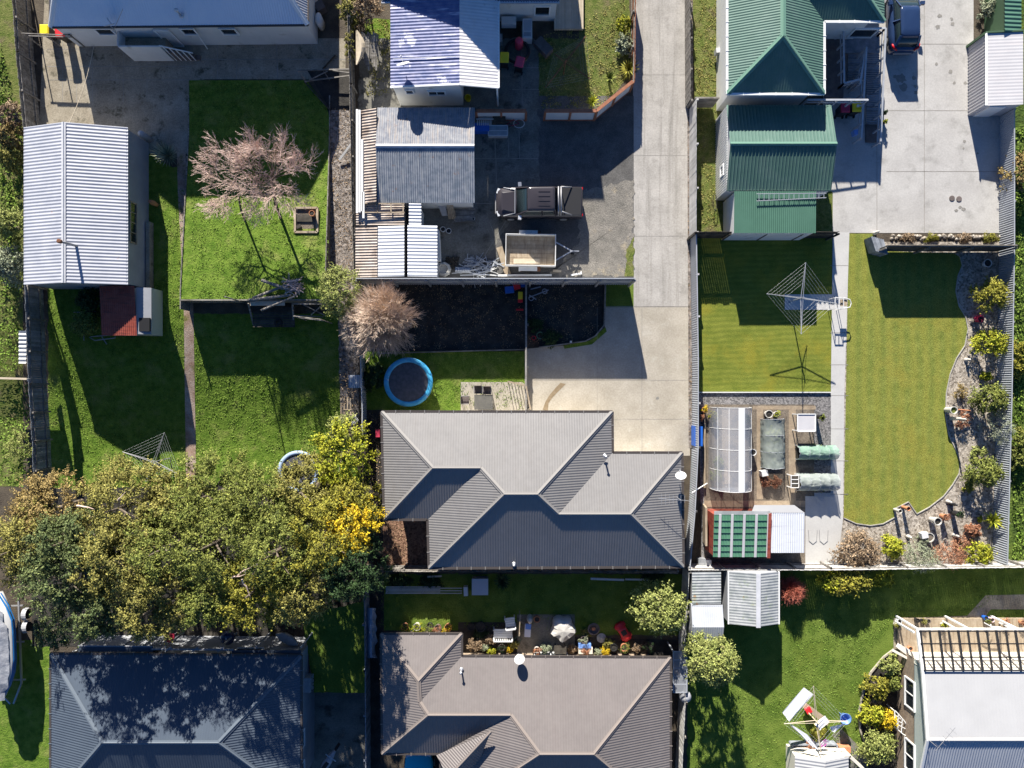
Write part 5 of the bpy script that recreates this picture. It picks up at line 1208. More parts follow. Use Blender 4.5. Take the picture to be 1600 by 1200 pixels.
# ---- bare trees
def bare(label, px, py, rpx, h, m, name, n_main, depth, z0=0, seed=1, r0=.12, base=None, dens=3, ry=1.0, trunk_m='bark', up=.35, split=.42, fine=1, spread=.85, fk=.34):
    rd = random.Random(seed); top = W(px, py, z0 + h * .75); rad = rpx * S * (1 - (z0 + h * .75) / D)
    bs = Vector(base) if base else Vector((top.x, top.y, z0)); r = root(name, label, 'tree', tuple(bs)); tb = MB(); tw = MB()
    fork = bs + (Vector((top.x, top.y, 0)) - Vector((bs.x, bs.y, 0))) * .5; fork.z = z0 + h * fk; tb.tube([bs, bs.lerp(fork, .5), fork], [r0, r0 * .85, r0 * .75], 8)
    def grow(p, d, L, rr, k):
        q = p + d * L; mid = p + d * L * .5 + Vector((rd.uniform(-1, 1), rd.uniform(-1, 1), rd.uniform(-1, 1))) * L * .06
        (tb if k >= depth - 1 else tw).tube([p, mid, q], [rr, rr * .8, rr * .6], 5 if k > 1 else 3, k > 2)
        if k <= 0: return
        for j in range(dens if k < depth else dens + 1):
            t = rd.uniform(.35, 1.0) if j else 1.0; s_ = p + d * L * t
            nd = (d + Vector((rd.uniform(-1, 1), rd.uniform(-1, 1) , rd.uniform(-.35, .75))) * (spread if j else .3)).normalized()
            if nd.z < -.05: nd.z = .05
            grow(s_, nd, L * rd.uniform(.55, .85), max(.008, rr * .55), k - 1)
    for k in range(n_main):
        a = 2 * math.pi * k / n_main + rd.uniform(-.35, .35); e = rd.uniform(up, up + .55) if fine == 1 else rd.uniform(.05, 1.5)
        d = Vector((math.cos(a) * math.cos(e), math.sin(a) * math.cos(e) * ry, math.sin(e)))
        grow(fork + Vector((0, 0, rd.uniform(-.3, .3))), d, rad * split * rd.uniform(.85, 1.1), r0 * .42 * fine, depth)
    tb.link('trunk', trunk_m, r); tw.link('crown', m, r); return r
g0 = W(432, 318, 1.2 * 0); bz = .06 + zt(318)
c = W(430, 318, bz)
bare('leafless pinkish-grey spreading tree on the raised back lawn, right-hand of the pair', 438, 250, 74, 5.3, 'twig_pink', 'bare_tree', 12, 5, z0=bz, seed=5, r0=.10, base=(c.x, c.y, bz), ry=.9, up=.0, dens=3, split=.42, fk=.52)
c = W(377, 330, .06 + zt(320))
bare('leafless pinkish-grey spreading tree on the raised back lawn, left-hand of the pair', 376, 252, 66, 5.0, 'twig_pink', 'bare_tree', 10, 5, z0=bz, seed=9, r0=.075, base=(c.x, c.y, bz), up=.0, dens=3, split=.42, fk=.52)
c = W(600, 505, 0)
bare('dense leafless tan tree rounded like a ball beside the dark garden bed', 594, 494, 53, 4.9, 'twig_tan', 'bare_tree', 120, 3, seed=12, r0=.13, base=(c.x, c.y, 0), dens=5, ry=1.0, up=.05, split=.52, fine=.45, spread=.6)
# dense red twiggy bush
def twigbush(label, px, py, rpx, h, m, n=520, name='twig_shrub', ry=1.0, r0=.012):
    c = W(px, py, h * .6); r = rpx * S; b = MB(); rd = random.Random(px)
    for k in range(n):
        a = rd.uniform(0, 6.283); e = math.acos(rd.uniform(.0, .98) ** .7); rr = r * rd.uniform(.75, 1.05)
        d = Vector((math.cos(a) * math.sin(e) * rr, math.sin(a) * math.sin(e) * rr * ry, h * math.cos(e) * rd.uniform(.8, 1)))
        o = Vector((c.x + rd.uniform(-.1, .1), c.y + rd.uniform(-.1, .1), 0)); q = o + d; mm = o + d * .6 + Vector((rd.uniform(-.05, .05), rd.uniform(-.05, .05), .08))
        b.tube([o, mm, q], [r0 * 1.2, r0, r0 * .5], 3, False); s2 = mm + (q - mm) * .3; b.tube([s2, q + Vector((rd.uniform(-.2, .2), rd.uniform(-.2, .2), 0))], [r0 * .8, r0 * .4], 3, False)
    return solo(name, b, m, label, 'shrub')
mat('twig_red', (0.40, 0.10, 0.06), (0.52, 0.2, 0.14), 5, rough=.9, island=.3)
twigbush('round red-stemmed twiggy bush right of the striped gable shed', 1240, 926, 23, 1.5, 'twig_red', 900)
# low weeds in the bare hedge line of the middle left fence
shrub('mossy dead climber hanging on the fence top at the upper left', 546, 70, 8, 1.9, 'leaf_olive', 3.4, lobes=14, leaf=.06)
# ================================================================== VEHICLES
mat('paint_black', (0.042, 0.037, 0.042), rough=.22, spec=.6); mat('paint_navy', (0.02, 0.04, 0.10), rough=.18, spec=.6); mat('paint_cyan', (0.02, 0.5, 0.65), rough=.25, spec=.6)
mat('car_glass', (0.02, 0.035, 0.04), rough=.08, spec=.8); mat('tyre', (0.02, 0.02, 0.02), rough=.9); mat('lamp_red', (0.5, 0.01, 0.015), rough=.2); mat('lamp_clear', (0.6, 0.62, 0.65), rough=.15)
def sect(x, hw, z0, z1, rd=.12, top=.86):
    "body cross-section at x"
    return [Vector((x, y, z)) for y, z in ((-hw * .92, z0), (-hw, z0 + .12), (-hw, z0 + (z1 - z0) * .6), (-hw * .97, z1 - rd * .5), (-hw * top, z1), (0, z1 + .03), (hw * top, z1), (hw * .97, z1 - rd * .5), (hw, z0 + (z1 - z0) * .6), (hw, z0 + .12), (hw * .92, z0))]
def ring4(x0, x1, hw0, hw1, z, n=5, r=.12):
    "rounded rectangle loop"
    pts = []
    for (cx, cy, a0, hw) in ((x1 - r, hw1 - r, 0, 0), (x0 + r, hw0 - r, 90, 0), (x0 + r, -hw0 + r, 180, 0), (x1 - r, -hw1 + r, 270, 0)):
        for k in range(n): a = R(a0 + 90 * k / (n - 1)); pts.append(Vector((cx + r * math.cos(a), cy + r * math.sin(a), z)))
    return pts
def wheels(par, xs, hw, r=.36, w=.24):
    for x in xs:
        for s_ in (-1, 1):
            b = MB(); y = s_ * (hw - w / 2)
            b.tube([(x, y - w / 2, r), (x, y + w / 2, r)], r, 20); wh = b.link('wheel', 'tyre', par)
            b = MB(); b.tube([(x, y + s_ * (w / 2 - .02), r), (x, y + s_ * (w / 2 + .015), r)], r * .6, 14); b.link('rim', 'steel', wh)
def mirror_pair(par, x, hw, z, m):
    for s_ in (-1, 1):
        b = MB(); b.beam((x, s_ * (hw - .03), z), (x - .02, s_ * (hw + .22), z + .03), .2, .16); b.link('mirror', m, par)
# pickup: nose towards -x
H = root('pickup_truck', 'black double-cab pickup with bed cover and silver sports bar, parked in the yard', 'pickup truck', (0, 0, 0))
hw = .92
b = MB(); b.loft([sect(x, w_, .32, z) for x, w_, z in ((-2.66, .62, .80), (-2.58, .74, .95), (-2.35, .86, 1.03), (-1.9, .90, 1.10), (-1.35, hw, 1.14), (.95, hw, 1.14), (1.0, hw, 1.17), (2.55, hw, 1.17), (2.62, .88, 1.1))]); b.link('body', 'paint_black', H, True)
b = MB(); b.loft([[Vector((x, y, 1.09 + .05 * (abs(y) < .6))) for x, y in ((-2.32, -.58), (-2.32, .58), (-1.5, .68), (-1.5, -.68))], [Vector((x, y, 1.17)) for x, y in ((-2.22, -.5), (-2.22, .5), (-1.5, .6), (-1.5, -.6))]]); b.link('bonnet', 'paint_black', H)
b = MB(); b.loft([ring4(-1.45, 1.0, .84, .84, 1.12), ring4(-.75, .85, .70, .70, 1.74)]); b.link('cab_glass', 'car_glass', H, True)
b = MB(); b.loft([ring4(-.80, .92, .72, .74, 1.72), ring4(-.72, .88, .70, .72, 1.80), ring4(-.6, .8, .6, .6, 1.84)]); rf = b.link('cab_roof', 'paint_black', H, True)
b = MB()
for k in range(4): b.beam((-.1, -.42 + k * .28, 1.855), (.6, -.42 + k * .28, 1.855), .04, .015)
b.link('roof_rib', 'paint_black', rf)
b = MB()
for s_ in (-1, 1):
    b.beam((-1.45, s_ * .83, 1.13), (-.72, s_ * .69, 1.76), .07, .07); b.beam((.15, s_ * .85, 1.13), (.12, s_ * .71, 1.76), .10, .04); b.beam((1.0, s_ * .84, 1.13), (.85, s_ * .70, 1.76), .14, .07)
b.link('pillar', 'paint_black', H)
b = MB(); b.box(1.05, -.84, 1.18, 2.52, .84, 1.215); b.link('bed_cover', 'black_plastic', H)
b = MB()
for x in (1.12, 1.28): b.tube([(x, -.86, 1.2), (x, -.74, 1.72), (x, .74, 1.72), (x, .86, 1.2)], .045, 8)
b.tube([(1.28, .74, 1.7), (1.95, .84, 1.22)], .035, 8); b.tube([(1.28, -.74, 1.7), (1.95, -.84, 1.22)], .035, 8); b.link('sports_bar', 'steel_dull', H, True)
b = MB(); b.tube([(-2.2, -.86, 1.06), (-1.5, -.72, 1.18), (-1.5, .72, 1.18), (-2.2, .86, 1.06)], .03, 6); b.link('bonnet_trim', 'steel', H)
for s_ in (-1, 1):
    b = MB(); b.obox((-2.5, s_ * .68, .88), (.2, .32, .16), -s_ * .35); b.link('headlight', 'lamp_clear', H)
    b = MB(); b.obox((2.6, s_ * .8, .95), (.06, .14, .35)); b.link('taillight', 'lamp_red', H)
b = MB(); b.box(-2.72, -.6, .4, -2.6, .6, .62); b.link('bumper', 'steel_dull', H)
mirror_pair(H, -1.2, .92, 1.2, 'steel'); wheels(H, (-1.75, 1.5), .93)
c = W(843, 316, 1.0); H.location = (c.x, c.y, GZ[0])
# hatchbacks: nose towards +x
def hatch(label, pm_, px, py, h, rz):
    H = root('parked_car', label, 'car', (0, 0, 0)); hw = .90
    b = MB(); b.loft([sect(x, w_, .25, z) for x, w_, z in ((-2.12, .60, .78), (-2.08, .74, .86), (-1.85, .85, .94), (-1.2, hw, .96), (.6, hw, .95), (1.4, .88, .86), (1.9, .80, .76), (2.12, .62, .66), (2.18, .4, .6))]); b.link('body', pm_, H, True)
    b = MB(); b.loft([ring4(-1.95, 1.15, .70, .80, .92, r=.18), ring4(-1.78, .7, .64, .70, 1.2, r=.18), ring4(-1.5, .3, .56, .58, 1.44, r=.18)]); b.link('cabin_glass', 'car_glass', H, True)
    b = MB(); b.loft([ring4(-1.62, .34, .60, .61, 1.42, r=.2), ring4(-1.45, .22, .56, .56, 1.49, r=.2), ring4(-1.1, .0, .35, .35, 1.52, r=.2)]); b.link('roof', pm_, H, True)
    for s_ in (-1, 1):
        for p, q, w_ in (((-1.9, .68, .98), (-1.5, .57, 1.45), .16), ((1.12, .76, .95), (.3, .58, 1.45), .07), ((-.4, .78, .95), (-.5, .58, 1.44), .08)):
            MB().beam((p[0], s_ * p[1], p[2]), (q[0], s_ * q[1], q[2]), w_, .05).link('pillar', pm_, H)
    for s_ in (-1, 1):
        b = MB(); b.tube([(-1.75, s_ * .84, .93), (-1.98, s_ * .76, .92), (-2.10, s_ * .52, .86)], [.04, .075, .05], 8); b.link('taillight', 'lamp_red', H, True)
        b = MB(); b.obox((1.95, s_ * .62, .70), (.3, .24, .12), -s_ * .4); b.link('headlight', 'lamp_clear', H)
    b = MB(); b.box(-2.17, -.55, .42, -2.1, .55, .6); b.link('bumper', 'steel_dull', H)
    mirror_pair(H, .7, .88, 1.0, pm_); wheels(H, (-1.3, 1.3), .9, .32, .2)
    c = W(px, py, h); H.location = (c.x, c.y, GZ[0]); H.rotation_euler = (0, 0, rz); return H
hatch('dark blue hatchback seen from behind, parked at the top of the forecourt', 'paint_navy', 1414, 25, .9, R(90.5))
hatch('cyan car half under the porch roof at the bottom edge', 'paint_cyan', 655, 1232, .9, R(92))
# trailer
H = root('box_trailer', 'wooden-floored box trailer with A-frame drawbar beside the pickup', 'trailer', (0, 0, 0))
b = MB(); 
for k in range(7): b.box(-1.5, -.93 + k * .265, .42, 1.5, -.93 + k * .265 + .255, .46)
b.link('floor', 'wood_tan', H); b = MB()
b.box(-1.54, -.97, .4, 1.54, -.93, .95); b.box(-1.54, .93, .4, 1.54, .97, .95); b.box(-1.54, -.93, .4, -1.50, .93, .95); b.box(1.50, -.93, .4, 1.54, .93, .95)
b.link('side_board', 'white_wall', H); b = MB()
for y in (-.55, .6): b.beam((1.54, y, .4), (2.55, .05, .42), .07, .07)
b.beam((2.45, .05, .42), (3.0, .05, .42), .06, .06); b.tube([(2.7, .05, .45), (2.7, -.02, .8)], .03, 6); db = b.link('drawbar', 'steel', H)
b = MB(); b.tube([(2.62, -.1, .1), (2.62, -.02, .1)], .11, 12); b.link('jockey_wheel', 'tyre', db)
for s_ in (-1, 1):
    b = MB(); b.tube([(-.1, s_ * 1.0, .3), (-.1, s_ * 1.2, .3)], .3, 16); b.link('wheel', 'tyre', H)
    b = MB(); b.box(-.62, s_ * .98, .62, .42, s_ * 1.25, .66); b.box(-.72, s_ * .98, .40, -.62, s_ * 1.25, .66); b.link('mudguard', 'white_wall', H)
    b = MB(); b.box(.42, s_ * .98, .3, .62, s_ * 1.22, .60); b.link('mudguard_end', 'rust', H)
c = W(829, 392, .6); H.location = (c.x, c.y, GZ[0]); H.rotation_euler = (0, 0, R(-.8))
c = W(823, 408, .48); solo('plywood_sheet', MB().box(c.x - .82, c.y - .16, GZ[0] + .47, c.x + .8, c.y + .14, GZ[0] + .49), 'wood_pale', 'pale plywood offcut lying in the wooden trailer', 'board')
# boat on a trailer
H = root('boat', 'covered blue and white boat on its trailer at the left edge', 'boat', (0, 0, 0))
secs = []
for t in range(9):
    y = 3.3 - t * .82; w_ = 1.15 * (math.sin(min(1, (t + .6) / 3.2) * math.pi / 2)) if t < 4 else 1.15 - .0 * t
    if t > 5: w_ = 1.15 * (1 - ((t - 5) / 3.4) ** 2)
    w_ = max(.12, w_); secs.append([Vector((x * w_, y, z)) for x, z in ((-1, 1.55), (-1, 1.3), (-.8, .9), (0, .55), (.8, .9), (1, 1.3), (1, 1.55), (0, 1.5))])
b = MB().loft(secs); hl = b.link('hull', 'white_plastic', H, True)
mat('boat_blue', (0.02, 0.16, 0.42), rough=.3)
b = MB()
for s_ in (-1, 1):
    for z, w_, off in ((1.42, .12, .02), (1.15, .14, -.06)):
        pts = [Vector((q[0 if s_ < 0 else 6].x + s_ * off, q[0].y, z)) for q in secs]; b.tube(pts, w_ / 2, 6)
b.link('stripe', 'boat_blue', hl)
rr = random.Random(8); b = MB()
b.grid(lambda u, v: Vector(((u * 2 - 1) * secs[int(v * 7.99)][6].x * .88, 3.3 - v * 6.5, 1.6 + .45 * math.sin(math.pi * u) * (1 - .4 * v) + rr.uniform(-.06, .06))), 8, 24)
mat('boat_cover', (0.22, 0.24, 0.28), (0.40, 0.41, 0.44), 2.5, rough=.8, bump=.04, bsc=3); b.link('cover', 'boat_cover', H, True)
b = MB()
for s_ in (-1, 1): b.beam((s_ * .95, 2.6, .5), (s_ * .95, -2.6, .5), .1, .1); b.beam((s_ * .95, -2.6, .5), (s_ * .1 + .3, -3.9, .5), .09, .09)
for y in (2.3, 0, -2.4): b.beam((-1.2, y, .48), (1.2, y, .48), .08, .08)
b.link('trailer_frame', 'steel', H)
for s_ in (-1, 1):
    for y in (.9, 1.7):
        b = MB(); b.tube([(s_ * 1.2, y, .3), (s_ * 1.42, y, .3)], .3, 16); b.link('wheel', 'tyre', H)
        b = MB(); b.grid(lambda u, v: Vector((s_ * (1.18 + .3 * v), y + .4 * math.cos(math.pi * u), .32 + .4 * math.sin(math.pi * u))), 8, 1); b.link('mudguard', 'cloth_grey', H)
c = W(-8, 1012, .2); H.location = (c.x, c.y, -1.2); H.rotation_euler = (0, 0, R(2))

# ================================================================== CLOTHESLINES, TRAMPOLINES
def airer(label, hub, ends, h, am, z0=0, n=6, wires='line_wire', cat='clothesline', sag=0.0, hubdrop=.35):
    c = W(*hub, z0 + h); base = Vector((c.x, c.y, z0)); H = root('rotary_clothesline', label, cat, tuple(base))
    b = MB(); b.tube([base, Vector((c.x, c.y, z0 + h + .1))], .035, 8); b.link('post', am, H)
    E = [W(*e, z0 + h) for e in ends]; hb = Vector((c.x, c.y, z0 + h - hubdrop))
    for e in E:
        b = MB(); b.tube([hb, e], .025, 6); b.tube([Vector((c.x, c.y, z0 + h)), e], .014, 5); b.link('arm', am, H)
    b = MB()
    for k in range(n):
        t = 1 - k * .115
        for p, q in zip(E, E[1:] + E[:1]):
            b.tube([hb.lerp(p, t) + Vector((0, 0, .0)), hb.lerp(q, t)], .0035, 4, False)
    b.link('line', wires, H); return H, E, hb
GZt = GZ[0] + .01
airer('large rotary clothesline on the small mown lawn with a crank box on the path', (1255, 465), [(1259, 410), (1198, 459), (1252, 522), (1306, 474)], 2.15, 'steel', n=6)
airer('rotary clothesline with rusty arms on the shaded grass by the outbuilding patio', (884, 94), [(916, 56), (866, 84), (852, 137), (922, 123)], 1.9, 'rust', n=4, wires='steel_dull')
airer('rotary clothesline at the lower end of the left lawn, by the tree tips', (238, 722), [(257, 676), (191, 706), (228, 752), (282, 743)], 2.2, 'steel_dull', z0=-1.45, n=6)
Hc, E, hb = airer('rotary clothesline hung with washing at the bottom right', (1278, 1130), [(1271, 1072), (1225, 1131), (1283, 1176), (1325, 1127)], 1.9, 'wood_pale', n=4)
def washing(name, label, pp, h, m, cat, drop=.35, nu=8, nv=5):
    P = [W(*q, h) for q in pp]; rr = random.Random(len(label))
    J = [rr.uniform(-.05, .05) for _ in range(20)]
    b = MB(); b.grid(lambda u, v: P[0].lerp(P[1], u).lerp(P[3].lerp(P[2], u), v) + Vector((0, 0, -drop * math.sin(math.pi * v * .5) + J[int(u * nu)] * v)), nu, nv)
    solo(name, b, m, label, cat, smooth=True)
washing('bed_sheet', 'white bed sheet hanging on the upper left line', [(1256, 1074), (1271, 1085), (1235, 1130), (1223, 1114)], 1.75, 'cloth_white', 'sheet', .1)
washing('bath_towel', 'pink towel hanging on the lower left line', [(1232, 1133), (1254, 1143), (1276, 1170), (1262, 1160)], 1.7, 'cloth_pink', 'towel', .6)
washing('pink_sheet', 'pale pink sheet folded over the line next to the pink towel', [(1233, 1130), (1262, 1148), (1282, 1173), (1268, 1166)], 1.85, 'cloth_white', 'sheet', .05)
washing('pillow_case', 'white pillow case hanging in the middle of the washing line', [(1289, 1118), (1296, 1128), (1282, 1142), (1274, 1133)], 1.8, 'cloth_white', 'pillow case', .1)
washing('shirt', 'white shirt hanging on the right-hand line', [(1296, 1136), (1322, 1130), (1307, 1146), (1303, 1146)], 1.8, 'cloth_white', 'shirt', .15)
mat('check_pink', (0.7, 0.7, 0.7), (0.55, 0.12, 0.4), 9, rough=.9, w=.03)
washing('checked_towel', 'magenta and white checked towel on the lower right line', [(1290, 1154), (1297, 1158), (1288, 1171), (1282, 1166)], 1.8, 'check_pink', 'towel', .15)
b = MB(); c = W(1322, 1124, .9); b.lathe((c.x, c.y, 0), [(.22, .5), (.33, .86), (.35, .88), (.31, .86), (.2, .55), (.02, .54)], 24); b.lathe((c.x, c.y, 0), [(.03, 0), (.03, .5)], 8)
mat('peg_blue', (0.16, 0.30, 0.68), rough=.4); solo('washing_basket', b, 'peg_blue', 'round blue washing basket on a stand by the clothesline arm', 'basket', smooth=True)
b = MB(); b.beam(W(1257, 1102, .4), W(1295, 1130, .4), .35, .06)
for x, y in ((1260, 1104), (1293, 1128)): p = W(x, y, .4); b.beam((p.x, p.y, 0), p, .08, .3)
solo('garden_bench', b, 'wood_tan', 'narrow timber bench under the washing on the line', 'bench')
b = MB(); p = W(1264, 1111, .6); b.obox((p.x, p.y, .52), (.35, .3, .18), .5); solo('peg_bucket', b, 'red_plastic', 'small red peg basket on the timber bench', 'basket')
# garden frame and white roof at bottom
b = MB(); p, q = W(1238, 1164, .5), W(1308, 1176, .5)
for a_, c_ in (((p.x, p.y), (q.x, p.y)), ((p.x, q.y), (q.x, q.y)), ((p.x, p.y), (p.x, q.y)), ((q.x, p.y), (q.x, q.y))): b.beam((*a_, .28), (*c_, .28), .08, .5)
solo('raised_bed', b, 'wood_blue', 'long dark planter box at the north side of the white playhouse roof', 'planter')
shrub('orange-flowering plant in the long dark planter box', 1266, 1168, 9, .7, 'leaf_rust', lobes=8, leaf=.06)
shrub('green leafy plant under the washing lines', 1281, 1146, 11, .7, 'leaf_yellowgreen', lobes=10, leaf=.07)
H, _ = gable('garden_shed', 'white-roofed shed cut by the bottom edge below the washing', (1242, 1182), (1326, 1240), 1.8, 2.3, 'y', 'white_roof', 'cream_wall', .2, .01, ridge=.5)
b = MB(); b.beam(W(1322, 1176, .9), W(1350, 1202, .9), .14, .9); b.beam(W(1300, 1177, .9), W(1324, 1176, .9), .14, .9); solo('low_wall', b, 'cream_wall', 'low cream wall angled beside the white-roofed shed', 'wall')
b = MB(); b.obox(W(1318, 1169, .25), (.7, .35, .45), 0); solo('planter', b, 'pot_terracotta', 'small terracotta trough at the corner of the cream wall', 'planter')
b = MB()
P = [W(x, y, 1.0) for x, y in ((1305, 465), (1305, 482), (1318, 482), (1318, 465), (1305, 465))]; b.tube(P, .03, 6)
b.tube([W(1318, 465, .9), W(1328, 468, .9), W(1330, 474, .9), W(1328, 480, .9), W(1318, 482, .9)], .03, 6); b.tube([W(1311, 465, 1), W(1311, 482, 1)], .025, 6)
for x, y in ((1305, 465), (1305, 482), (1318, 482), (1318, 465)): p = W(x, y, 1.0); b.tube([p, (p.x, p.y, 0)], .02, 5)
H = root('laundry_trolley', 'white tubular laundry trolley beside the crank of the large clothesline', 'trolley', W(1312, 474, 0)); b.link('frame', 'white_plastic', H)
p = W(1318, 473, .8); MB().box(p.x - .2, p.y - .2, .78, p.x + .2, p.y + .2, .84).link('tray', 'wood_tan', H)
def trampoline(label, px, py, rpx, h, m, z0=0):
    c = W(px, py, z0 + h); r = rpx * S * (1 - (z0 + h) / D); H = root('trampoline', label, 'trampoline', (c.x, c.y, z0)); n = 40
    b = MB(); b.lathe((c.x, c.y, z0 + h), [(r * .80, -.015), (r * .81, .03), (r * .9, .045), (r * .99, .03), (r, -.03), (r * .97, -.05)], n); b.f = b.f[:-2]; b.link('padding', m, H, True)
    mat('mat_black', (0.06, 0.06, 0.07), (0.10, 0.10, 0.115), 5, rough=.6)
    b = MB(); b.lathe((c.x, c.y, z0 + h), [(r * .8, -.02), (r * .4, -.035), (.01, -.04)], n); b.link('jumping_mat', 'mat_black', H)
    for k in range(4):
        a = k * math.pi / 2 + .5; p = Vector((c.x + r * .95 * math.cos(a - .2), c.y + r * .95 * math.sin(a - .2), z0)); q = Vector((c.x + r * .95 * math.cos(a + .2), c.y + r * .95 * math.sin(a + .2), z0))
        b = MB(); b.tube([p + Vector((0, 0, h)), p + Vector((0, 0, .05)), q + Vector((0, 0, .05)), q + Vector((0, 0, h))], .025, 6); b.link('leg', 'steel', H)
mat('pad_blue', (0.04, 0.30, 0.55), (0.08, 0.42, 0.66), 2.5, rough=.5, c3=(0.4, 0.5, 0.6), sc3=3, t3=.64, w3=.03)
mat('pad_faded', (0.25, 0.36, 0.55), (0.4, 0.5, 0.66), 3, rough=.6)
trampoline('round trampoline with bright blue padding on the lawn above the central house', 638, 597, 38.5, .85, 'pad_blue')
trampoline('faded pale blue trampoline half hidden by the tree belt', 466, 737, 33, .8, 'pad_faded', -1.4)

# ================================================================== BINS
def bin_(label, px, py, lid, body='black_plastic', rz=0, h=1.05, grp='wheelie bins'):
    H = root('wheelie_bin', label, 'bin', (0, 0, 0), grp)
    b = MB(); b.loft([[Vector((x * s_, y * s_, z)) for x, y in ((-.24, -.26), (.24, -.26), (.24, .28), (-.24, .28))] for s_, z in ((.8, .05), (1, .95))]); b.link('body', body, H)
    b = MB(); b.loft([[Vector((x * s_, y * s_, z)) for x, y in ((-.27, -.3), (-.2, -.34), (.2, -.34), (.27, -.3), (.27, .3), (-.27, .3))] for s_, z in ((1, .95), (1.02, 1.0), (.8, 1.05))]); b.link('lid', lid, H)
    b = MB(); b.tube([(-.25, .34, .95), (.25, .34, .95)], .025, 6); b.link('handle', body, H)
    for s_ in (-1, 1): MB().tube([(s_ * .2, .26, .11), (s_ * .26, .26, .11)], .11, 12).link('wheel', 'tyre', H)
    c = W(px, py, h); H.location = (c.x, c.y, GZ[0]); H.rotation_euler = (0, 0, rz); return H
bin_('yellow-lidded wheelie bin at the corner of the top left house', 69, 46, 'yellow_plastic')
bin_('red-lidded wheelie bin beside the yellow one at the top left house', 93, 50, 'red_plastic', rz=.1)
bin_('yellow-lidded wheelie bin on the patio by the white carport', 788, 90, 'yellow_plastic', rz=3.1)
bin_('red-lidded wheelie bin with the black hose coil behind it', 812, 97, 'pink_red', rz=2.9)
bin_('crimson-lidded wheelie bin by the grey timber ramp', 1321, 168, 'crimson', rz=3.14)
bin_('yellow-lidded wheelie bin with a white item on top by the ramp', 1339, 167, 'yellow_plastic', rz=3.14)
b = MB(); b.lathe(W(1340, 166, 1.1), [(.08, 0), (.09, .1), (.03, .14)], 10); solo('white_tub', b, 'white_plastic', 'small white tub on the yellow bin by the ramp', 'tub')
def pot(label, px, py, rpx, h, m, soil='dark_soil', name='plant_pot', cat='pot', group='garden pots', z0=None, plant=None):
    z0 = GZ[0] if z0 is None else z0; c = W(px, py, z0 + h); r = rpx * S * (1 - h / D); H = root(name, label, cat, (c.x, c.y, z0), group)
    b = MB(); b.lathe((c.x, c.y, z0), [(r * .68, 0), (r * .95, h * .9), (r, h * .92), (r, h), (r * .84, h), (r * .8, h * .86), (.01, h * .86)], 20); b.link('pot', m, H)
    b = MB(); b.lathe((c.x, c.y, z0 + h * .87), [(r * .82, 0), (.02, .02)], 16); b.link('soil', soil, H)
    if plant: crown(H, (c.x, c.y), r * 1.1, r * 1.1, z0 + h * .7, z0 + h * 1.2 + r * 1.2, plant, 7, 9, 6, .06, lob=.5, name='plant')
    return H
b = MB(); p = W(811, 63, .9); b.lathe((p.x, p.y, 0), [(.26, .1), (.25, .8), (.2, .95), (.05, 1.0)], 18); solo('round_bin', b, 'pink_red', 'round red drum standing inside the black hose coil', 'drum')
b = MB()
for k in range(4): b.ring(W(808, 80, .25 + k * .06), .75 - k * .03, .05, 30, 6)
solo('hose_coil', b, 'black_plastic', 'big coil of black pipe on the patio by the bins', 'hose')
b = MB(); p = W(824, 44, .8); b.box(p.x - .3, p.y - .6, 0, p.x + .3, p.y + .6, .8); H = root('fridge', 'white fridge cabinet with mesh door lying by the patio wall', 'cabinet', (p.x, p.y, 0)); b.link('body', 'white_plastic', H)
MB().box(p.x - .22, p.y - .15, .805, p.x + .22, p.y + .5, .82).link('door_panel', 'grey_iron', H); MB().box(p.x - .22, p.y - .5, .805, p.x + .22, p.y - .25, .82).link('vent', 'cloth_grey', H)
b = MB(); b.obox(W(849, 74, .4), (1.1, .6, .5), -.8); solo('lounge_cushion', b, 'wood_deck', 'dull brown sun lounger cushion at the edge of the shaded grass', 'cushion')
b = MB(); b.obox(W(780, 62, .3), (.4, .5, .5), 0); 
solo('crate', b, 'cloth_grey', 'grey crate by the fridge cabinet on the patio', 'crate')
b = MB(); p, q = W(866, 0, .3), W(912, 45, .3)
H = root('patio_deck', 'pale boarded deck beside the navy-roofed house at the top edge', 'deck', (p.x, q.y, 0)); b = MB()
for k in range(12): x = p.x + k * (q.x - p.x) / 12; b.box(x, q.y + (k < 11) * max(0, (11 - k)) * .0, .1, x + (q.x - p.x) / 12 - .015, 30, .3)
b.link('boards', 'wood_pale', H)
H = root('washing_tub', 'yellow mop bucket under the white carport roof', 'bucket', W(731, 152, 0)); b = MB(); p = W(731, 152, .4); b.lathe((p.x, p.y, 0), [(.16, .02), (.2, .4), (.17, .4), (.15, .1)], 16); b.link('bucket', 'yellow_plastic', H)
# crates behind the short panel fence
b = MB(); p = W(752, 200, .4)
for k in range(3): b.box(p.x - .55, p.y - .25, .02 + k * .2, p.x + .5, p.y + .25, .2 + k * .2)
solo('blue_crate', b, 'blue_plastic', 'stack of flat blue crates beside the garage corner', 'crate')
H = root('glass_tank', 'pale glass tank with white rim beside the blue crates', 'tank', W(778, 203, 0)); p, q = W(763, 196, .5), W(793, 212, .5); MB().box(p.x, q.y, .05, q.x, p.y, .48).link('body', 'cloth_grey', H)
b = MB(); b.beam((p.x, p.y, .5), (q.x, p.y, .5), .05, .04); b.beam((p.x, q.y, .5), (q.x, q.y, .5), .05, .04); b.beam((p.x, (p.y + q.y) / 2, .5), (q.x, (p.y + q.y) / 2, .5), .04, .04); b.beam((p.x, p.y, .5), (p.x, q.y, .5), .05, .04); b.beam((q.x, p.y, .5), (q.x, q.y, .5), .05, .04); b.link('rim', 'white_plastic', H)
H = root('bicycle', 'bicycle lying against the short white fence panel', 'bicycle', W(808, 192, 0)); b = MB(); p = W(811, 193, .25); b.ring(p, .33, .025, 28, 6, 1, .8); b.link('wheel', 'white_plastic', H)
